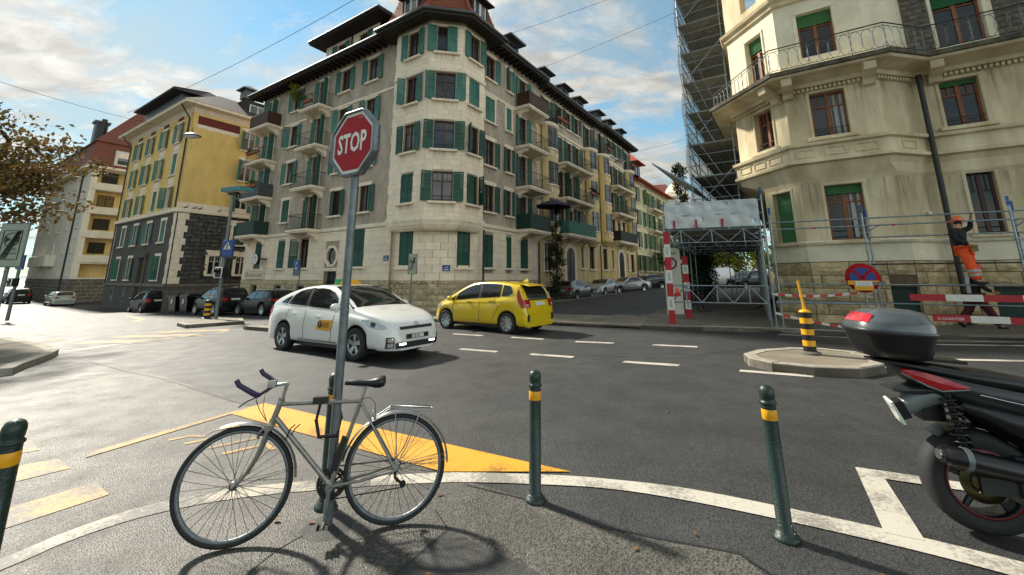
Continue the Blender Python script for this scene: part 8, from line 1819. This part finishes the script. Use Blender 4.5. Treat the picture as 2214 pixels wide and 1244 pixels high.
def hydrant():
    x, y = -5.6, 21.0; t = thing('fire_hydrant', 'red fire hydrant at the turret foot', 'hydrant', T(x, y, gz(x,y)+.12)); part('barrel', MB().lathe([(.13,0),(.13,.05),(.09,.08),(.09,.6),(.12,.62),(.12,.68)], 14), 'paint_red', t); part('bonnet', MB().lathe([(.12,.68),(.11,.78),(.06,.86),(.001,.88)], 14), 'paint_red', t); part('outlet', MB().tube([(-.2,0,.5),(.2,0,.5)], .05, 10), 'paint_red', t)
hydrant()
def warning_lamp():
    w = TF @ T(.22,-.08,1.05); t = thing('warning_lamp', 'small orange red warning lamp on the tunnel truss', 'lamp', w); part('lens', MB().lathe([(.001,.22),(.05,.20),(.06,.10),(.07,.08)], 12), 'orange', t); part('body', MB().lathe([(.07,.08),(.11,.0),(.11,-.03),(.001,-.03)], 12), 'paint_red', t)
warning_lamp()
mat('wire_black', (.02,.02,.02), 1., 0, spec=0.)
def wire(pts, sag, label, r=.009):
    a, b = Vector(pts[0]), Vector(pts[1]); n = 24; t = part('overhead_wire', MB().tube([a.lerp(b, i/n)-Vector((0,0,sag*4*(i/n)*(1-i/n))) for i in range(n+1)], r, 5), 'wire_black', None, I4, label=label, category='wire', group='overhead wires')
wire(((-20.63, 14.74, 9.28), (-22.77, 28.51, 11.85)), .25, 'overhead wire from the left edge to the yellow house corner'); wire(((-22.04, 22.58, 10.87), (-4.9, 12.35, 10.93)), .3, 'overhead wire rising to the right above the wide dormer')
wire(((-1.4,23.2,15.8), (14,15,17)), .2, 'upper overhead wire from the turret eave to the right'); wire(((.9,27.2,15.6), (14,16,16.2)), .2, 'lower overhead wire from the turret side to the right'); wire(((8.6,40.8,13.2), (17,33,13.6)), .15, 'overhead wire carrying the lamp above the side street')
def hanging_lamp(p, label):
    w = T(*p); t = thing('hanging_lamp', label, 'street lamp', w); part('shade', MB().lathe([(.001,.16),(.18,.14),(.34,.06),(.46,-.04),(.48,-.08),(.40,-.06)], 20, S(1.2,.8,1)), 'galv', t, w); part('globe', MB().lathe([(.40,-.07),(.30,-.16),(.12,-.2),(.001,-.21)], 16, S(1.2,.8,1)), 'sign_white', t, w); part('hanger', MB().tube([(0,0,.12),(0,0,.5)], .02, 6), 'pipe_dark', t, w)
hanging_lamp((-20.4,25.4,10.5), 'hanging street lamp before the yellow house'); hanging_lamp((10.3,38.5,12.5), 'hanging street lamp high over the side street')
wire(((-25.9,32.4,11.8), (-18.0,22.2,11.4)), .55, 'overhead wire carrying the lamp before the yellow house')
def fan():
    t = part('protective_fan', MB().add([(-3.7,2.4,5.7),(-3.7,7.5,5.7),(-5.45,7.5,7.05),(-5.45,2.4,7.05),(-3.7,2.4,5.78),(-3.7,7.5,5.78),(-5.45,7.5,7.12),(-5.45,2.4,7.12)], [(0,1,2,3),(7,6,5,4),(0,3,7,4),(1,5,6,2),(2,6,7,3)]), 'scaf_tube', None, FF, label='slanted grey protective fan board on the scaffolding tower', category='board')
fan()
# ---- parked bicycles, simple but whole
def small_bike(x, y, yaw, col, label, dz=.125, lean=6):
    w = T(x, y, gz(x,y)+dz) @ RZ(yaw) @ RX(R(lean)); t = thing('parked_bicycle', label, 'bicycle', w, 'bicycles parked on the pavements'); r = .34; Q = RX(R(90))
    for xx in (0, 1.03):
        wh = part('wheel', cached(('bw',), lambda: MB().tube([(r*math.cos(a)*.96,0,r*math.sin(a)*.96) for a in [2*math.pi*i/28 for i in range(28)]], .018, 6, closed=True), 'wheel', 'tyre'), None, t, w @ T(xx,0,r))
        def sp():
            mb = MB()
            for i in range(14): a = 2*math.pi*i/14; mb.tube([(0,.02,0),(.31*math.cos(a),0,.31*math.sin(a))], .003, 3, caps=False)
            mb.tube([(.315*math.cos(a),0,.315*math.sin(a)) for a in [2*math.pi*i/28 for i in range(28)]], .010, 4, closed=True); return mb
        part('spokes', cached(('bsp',), sp, 'spokes', 'galv'), None, wh, w @ T(xx,0,r), kind='stuff')
    part('frame', MB().tube([(.43,0,.28),(.28,0,.72),(.80,0,.76),(.83,0,.66),(.43,0,.28),(0,0,.34),(.28,0,.72)], .016, 7).tube([(.79,0,.84),(.83,0,.62),(.90,.0,.45),(1.03,0,.34)], .014, 7), col, t); part('handlebar', MB().tube([(.72,.28,.98),(.80,.12,1.0),(.79,0,.93),(.80,-.12,1.0),(.72,-.28,.98)], .013, 6).tube([(.79,0,.84),(.79,0,.95)], .014, 6), 'bike_black', t); part('saddle', MB().tube([(.14,0,.90),(.20,0,.90),(.38,0,.89)], [.07,.06,.025], 8, sx=1.0), 'saddle', t, w @ T(0,0,.45) @ S(1,1,.5)); part('seat_post', MB().tube([(.28,0,.72),(.25,0,.88)], .013, 6), 'galv', t); part('crank', MB().tube([(.43,-.12,.22),(.43,-.05,.28),(.43,.05,.28),(.43,.12,.34)], .012, 6), 'galv', t)
a = math.atan2(uR.y, uR.x)
small_bike(1.6, 27.6, a-.9, 'bike_chrome', 'pale bicycle parked at the kerb behind the yellow car'); small_bike(1.0, 27.2, a-.7, 'bike_black', 'dark bicycle next to the pale one behind the yellow car')
for i, (x, y, da, c) in enumerate([(7.5,18.7,-.5,'bike_black'),(7.9,19.4,-.7,'bike_black'),(8.4,20.1,-.4,'paint_red'),(8.8,20.9,-.6,'bike_black'),(9.3,21.7,-.5,'bike_frame')]): small_bike(x, y, a+da, c, ['first dark bicycle in the tunnel row, nearest the striped post','second dark bicycle in the tunnel row','red framed bicycle in the middle of the tunnel row','fourth dark bicycle in the tunnel row','grey bicycle farthest in the tunnel row'][i])
# ---- pigeons on the ledge, balcony greenery
def pigeon(x, z, i):
    w = YFR @ T(x, -.12, z); t = thing('pigeon', ['leftmost pigeon on the yellow house ledge','second pigeon on the yellow house ledge','third pigeon on the ledge, mid wall','pigeon apart to the right on the ledge','rightmost pigeon on the ledge'][i], 'pigeon', w, 'pigeons on the ledge')
    part('body', MB().loft([[(xx,r_*math.cos(q),zz+r_*math.sin(q)) for q in [2*math.pi*k/8 for k in range(8)]] for xx, zz, r_ in ((-.2,.06,.012),(-.1,.08,.04),(.0,.11,.065),(.08,.15,.05),(.12,.20,.028),(.15,.23,.03),(.18,.23,.012),(.21,.22,.004))], caps=True), 'granite_grey', t)
for i, (x, z) in enumerate(((.5,YZS+.32),(1.1,YZS+.32),(1.5,YZS+.32),(3.0,YZS+.32),(3.9,YZS+.32))): pigeon(x, z, i)
def planting(F, x, z, y, rx, n, m, label, fl=None):
    g = random.Random(int(x*100)+n); w = F @ T(x, y, z); t = thing('balcony_plant', label, 'plant', w, 'plants on the balconies'); part('trough', MB().box(-rx,rx,-.1,.1,-.1,.1), 'terracotta', t)
    part('foliage', leaf_cloud([(Vector((g.uniform(-rx,rx), g.uniform(-.12,.12), g.uniform(.1,.45))), .18) for _ in range(8)], n, .1, g), m, t, kind='stuff')
    if fl: part('flowers', leaf_cloud([(Vector((g.uniform(-rx,rx), g.uniform(-.1,.1), g.uniform(.3,.5))), .12) for _ in range(6)], n//5, .08, g), fl, t, kind='stuff')
FLm = frame((PL0.x, PL0.y, 0), -uL); FRm = frame((PR0.x, PR0.y, 0), uR)
planting(FLm, -16.3, 11.3, -1.0, .9, 420, 'foliage_green', 'flower box with pink blooms on the third floor corner balcony', 'flower_pink'); planting(FLm, -15.9, 8.5, -1.05, 1.0, 300, 'foliage_green', 'low planting in white pots on the second floor corner balcony'); planting(FRm, 10.4, 14.3, -.6, 1.0, 500, 'foliage_green', 'bushy green plants on the top balcony of the tan house'); planting(FRm, 15.6, 8.9, -1.0, .8, 420, 'foliage_dark', 'dark trailing plant on the second floor balcony of the tan house'); planting(FRm, 20.6, 14.4, -.7, .6, 260, 'foliage_dark', 'plants on the top balcony of the ochre house'); planting(FLm, -9.2, 14.0, -.9, .5, 160, 'foliage_green', 'green plants on the top middle balcony of the grey building'); planting(FRm, 28.3, 14.4, -.7, .7, 300, 'foliage_green', 'green screen of plants at the far end of the ochre house')
def dried_bush():
    g = random.Random(8); w = FLm @ T(-11.7,-.55,15.6); t = thing('hanging_plant', 'withered yellow hanging plant under the eave of the grey building', 'plant', w, 'plants on the balconies'); part('foliage', leaf_cloud([(Vector((g.uniform(-.4,.4), g.uniform(-.3,.3), g.uniform(-.6,.4))), .3) for _ in range(10)], 600, .12, g), 'foliage_yellow', t, kind='stuff'); part('stem', MB().tube([(0,0,-.5),(0,0,.6)], .02, 5), 'bark', t)
dried_bush()
def parasol():
    w = FRm @ T(6.9,-1.5,6.55); t = thing('parasol', 'dark purple parasol on the first floor balcony', 'parasol', w); part('canopy', MB().lathe([(.001,.42),(.5,.32),(1.25,.02),(1.27,-.08)], 8, smooth=False), 'umbrella_purple', t, w); part('pole', MB().tube([(0,0,-1.7),(0,0,.45)], .02, 6), 'galv', t, w)
parasol()
# ------------------------------------------------------------ the two workers
mat('hivis_orange', 'e8500e', .7, .14, 6, .2, 30); mat('cloth_black', '121214', .85, .25, 9, .3, 40); mat('helmet_orange', 'e0560f', .35, .05, 9, coat=.5); mat('helmet_red', 'b01822', .35, .05, 9, coat=.5); mat('reflex_tape', '9a9a92', .4, .1, 20); mat('cloth_wine', '4d1018', .85, .2, 9); mat('cloth_white', 'c5c8c8', .8, .08, 9); mat('boot', '15110e', .7, .2, 20); mat('glove', '8a6b3c', .8, .15, 20); mat('hair', '1a1310', .7, .2, 40)
def skin_mesh(name, verts, edges, radii, mtl, parent, w, sub=2, root=0):
    me = bpy.data.meshes.new(name); me.from_pydata(verts, edges, []); me.update()
    o = bpy.data.objects.new('tmp', me); sc.collection.objects.link(o); md = o.modifiers.new('s', 'SKIN'); md.use_smooth_shade = True
    for i, v in enumerate(me.skin_vertices[0].data):
        r = radii[i]; v.radius = r if isinstance(r, tuple) else (r, r); v.use_root = i == root
    if sub: s_ = o.modifiers.new('u', 'SUBSURF'); s_.levels = sub; s_.render_levels = sub
    dg = bpy.context.evaluated_depsgraph_get(); out = bpy.data.meshes.new_from_object(o.evaluated_get(dg)); bpy.data.objects.remove(o)
    out.materials.clear(); out.materials.append(MT(mtl)); out.polygons.foreach_set('use_smooth', [True]*len(out.polygons)); out.name = name
    return part(name, out, None, parent, w)
def person(w, label, J, top, trousers, helmet, tapebands=True, vest=None):
    """J: dict of joints in local coords (x right, y away, z up)"""
    t = thing('person', label, 'person', w); RAD = {'pelvis','spine','chest','neck','head0','head1'} | {k+s_ for s_ in 'lr' for k in ('sho','elb','wri','han','hip','kne','ank','toe')}
    n = [k for k in J if k in RAD]; idx = {k: i for i, k in enumerate(n)}; V = [J[k] for k in n]
    E = [('pelvis','spine'),('spine','chest'),('chest','neck'),('neck','head0'),('head0','head1')]
    for s_ in 'lr': E += [('chest','sho'+s_),('sho'+s_,'elb'+s_),('elb'+s_,'wri'+s_),('wri'+s_,'han'+s_),('pelvis','hip'+s_),('hip'+s_,'kne'+s_),('kne'+s_,'ank'+s_),('ank'+s_,'toe'+s_)]
    rad = {'pelvis':(.10,.08),'spine':(.095,.075),'chest':(.12,.09),'neck':.052,'head0':.075,'head1':.085}
    for s_ in 'lr': rad.update({'sho'+s_:.06,'elb'+s_:.04,'wri'+s_:.03,'han'+s_:.035,'hip'+s_:.085,'kne'+s_:.06,'ank'+s_:.035,'toe'+s_:.02})
    body = skin_mesh('body', V, [(idx[a], idx[b]) for a, b in E], [rad[k] for k in n], 'skin', t, w, 1)
    def cloth(nm, keys, ed, rr, m): k = {a: i for i, a in enumerate(keys)}; return skin_mesh(nm, [J[a] for a in keys], [(k[a], k[b]) for a, b in ed], [rr[a] for a in keys], m, t, w, 2)
    cloth('jacket', ['pelvisb','spine','chest','neckb','shol','elbl','wril','shor','elbr','wrir'] , [('pelvisb','spine'),('spine','chest'),('chest','neckb'),('chest','shol'),('shol','elbl'),('elbl','wril'),('chest','shor'),('shor','elbr'),('elbr','wrir')], {'pelvisb':(.16,.125),'spine':(.17,.13),'chest':(.185,.13),'neckb':.075,'shol':.085,'elbl':.066,'wril':.05,'shor':.085,'elbr':.066,'wrir':.05}, top)
    tr = cloth('trousers', ['pelvisb','hipl','knel','ankl','hipr','kner','ankr'], [('pelvisb','hipl'),('hipl','knel'),('knel','ankl'),('pelvisb','hipr'),('hipr','kner'),('kner','ankr')], {'pelvisb':(.165,.13),'hipl':.128,'knel':.104,'ankl':.098,'hipr':.128,'kner':.104,'ankr':.098}, trousers)
    for s_ in 'lr':
        cloth('boot', ['ank'+s_, 'hee'+s_, 'toe'+s_], [('ank'+s_,'hee'+s_),('hee'+s_,'toe'+s_)], {'ank'+s_:.065,'hee'+s_:.062,'toe'+s_:.058}, 'boot')
        # glove with separate fingers
        h = Vector(J['han'+s_]); wv = Vector(J['wri'+s_]); d = (h-wv).normalized(); sd_ = d.orthogonal().normalized(); nn = d.cross(sd_)
        gv = [wv.lerp(h, .3), h]; ge = [(0, 1)]; gr = [.034, .040]
        for f_ in range(4):
            b_ = h+sd_*(f_-1.5)*.022+d*.02; k = len(gv); gv += [b_, b_+d*(.04-.004*abs(f_-1.5))+nn*.012, b_+d*.06+nn*.04]; ge += [(1, k), (k, k+1), (k+1, k+2)]; gr += [.012, .011, .009]
        k = len(gv); b_ = wv.lerp(h, .6)-sd_*.035; gv += [b_, b_-sd_*.03+d*.03]; ge += [(1, k), (k, k+1)]; gr += [.014, .011]
        skin_mesh('glove', [tuple(v) for v in gv], ge, gr, 'glove', t, w, 1)
        if tapebands:
            a, c = Vector(J['kne'+s_]), Vector(J['ank'+s_])
            for u in (.35, .62): p = a.lerp(c, u); dd = (c-a).normalized()*.035; part('reflective_band', MB().tube([p-dd, p+dd], .110-.008*u, 12, caps=False), 'reflex_tape', t, w)
    hd = Vector(J['head1']); f = Vector(J['face']).normalized(); sd_ = Vector((f.y, -f.x, 0))
    hw = w @ T(*hd) @ Matrix.Rotation(math.atan2(f.y, f.x), 4, 'Z')
    part('hair', MB().sphere((-.012,0,.0), .098, 14, 10, sc=(1,.9,1.05)), 'hair', t, hw)
    hl = part('helmet', MB().lathe([(.118,.02),(.122,.03),(.116,.08),(.09,.125),(.05,.148),(.001,.152)], 20, S(1.1,.95,1)), helmet, t, hw); part('brim', MB().prism([(.08,-.10),(.14,-.09),(.185,-.04),(.185,.04),(.14,.09),(.08,.10)], .016, .026), helmet, hl, hw); part('strap', MB().tube([(0,.098,.02),(.03,.075,-.09),(.04,0,-.11),(.03,-.075,-.09),(0,-.098,.02)], .006, 5), 'sign_white', hl, hw)
    fc = part('face', MB().sphere((.07,0,-.055), .058, 12, 8, sc=(.75,1.05,1.35)).sphere((.118,0,-.055), .016, 8, 6, sc=(1,.8,1.5)).sphere((.02,.092,-.045), .022, 8, 6, sc=(1,.4,1.4)).sphere((.02,-.092,-.045), .022, 8, 6, sc=(1,.4,1.4)), 'skin', t, hw)
    for y in (-.03, .03): part('eye', MB().sphere((.108,y,-.035), .009, 6, 5), 'sign_black', fc, hw)
    part('mouth', MB().box(.104,.110,-.022,.022,-.098,-.092), 'lamp_red', fc, hw)
    if vest:
        part('back_panel', MB().loft([[(x, y, z) for x, y, z in r_] for r_ in vest], closed=False), 'cloth_white', t, w)
    return t
wk = SF @ T(4.50,-.02,1.44)
J = dict(pelvis=(.0,.02,.98), pelvisb=(.0,.02,.93), spine=(-.03,.02,1.15), chest=(-.06,.03,1.38), neck=(-.03,.04,1.53), neckb=(-.045,.04,1.50), head0=(-.005,.05,1.60), head1=(.015,.06,1.69), face=(.75,.55,0),
    shol=(-.19,-.09,1.43), elbl=(-.19,-.22,1.17), wril=(.03,-.24,1.05), hanl=(.11,-.22,1.02), shor=(.10,.14,1.44), elbr=(.27,.14,1.52), wrir=(.28,.06,1.74), hanr=(.30,.04,1.82),
    hipl=(-.06,-.08,.90), knel=(.0,-.12,.50), ankl=(.07,-.11,.11), heel=(.05,-.11,.05), toel=(.25,-.09,.03), hipr=(.06,.10,.90), kner=(.13,.08,.50), ankr=(.19,.06,.11), heer=(.17,.06,.05), toer=(.37,.09,.03))
J['heel'] = J['heel']; J2 = dict(J)
def fixk(J): J['heel_'] = None; J.pop('heel_'); return J
p1 = person(wk, 'worker in black jacket, orange trousers and orange helmet standing on a scaffold rail', J, 'cloth_black', 'hivis_orange', 'helmet_orange')
part('belt', MB().tube([(.17*math.cos(a), .135*math.sin(a)+.02, .98) for a in [2*math.pi*i/20 for i in range(20)]], .022, 6, closed=True), 'glove', p1, wk); part('tool_pouch', MB().box(.06,.20,-.22,-.13,.86,.99), 'glove', p1, wk)
gx, gy = 13.25, 12.35
w2 = frame((gx, gy, gz(gx, gy)+.13), (.86,-.5))
K = dict(pelvis=(.0,.0,.93), pelvisb=(.0,.0,.88), spine=(.02,.0,1.10), chest=(.05,.0,1.34), neck=(.09,.0,1.50), neckb=(.075,.0,1.46), head0=(.12,0,1.57), head1=(.14,0,1.66), face=(1,-.1,0),
    shol=(.04,.18,1.40), elbl=(-.06,.23,1.15), wril=(.08,.22,.95), hanl=(.13,.21,.88), shor=(.06,-.18,1.40), elbr=(.14,-.22,1.14), wrir=(.30,-.18,1.02), hanr=(.38,-.16,1.0),
    hipl=(-.02,.09,.87), knel=(-.16,.10,.50), ankl=(-.38,.10,.18), heel=(-.41,.10,.13), toel=(-.28,.10,.04), hipr=(.02,-.09,.87), kner=(.20,-.10,.50), ankr=(.34,-.10,.11), heer=(.32,-.10,.05), toer=(.50,-.10,.04))
person(w2, 'worker with red helmet and white back panel walking behind the barrier', K, 'cloth_black', 'cloth_wine', 'helmet_red', False, vest=[[(-.09,-.12,z),(-.125,-.06,z),(-.135,0,z),(-.125,.06,z),(-.09,.12,z)] for z in (.98,1.15,1.3)]+[[(-.06,-.1,1.42),(-.09,-.05,1.45),(-.095,0,1.46),(-.09,.05,1.45),(-.06,.1,1.42)]])
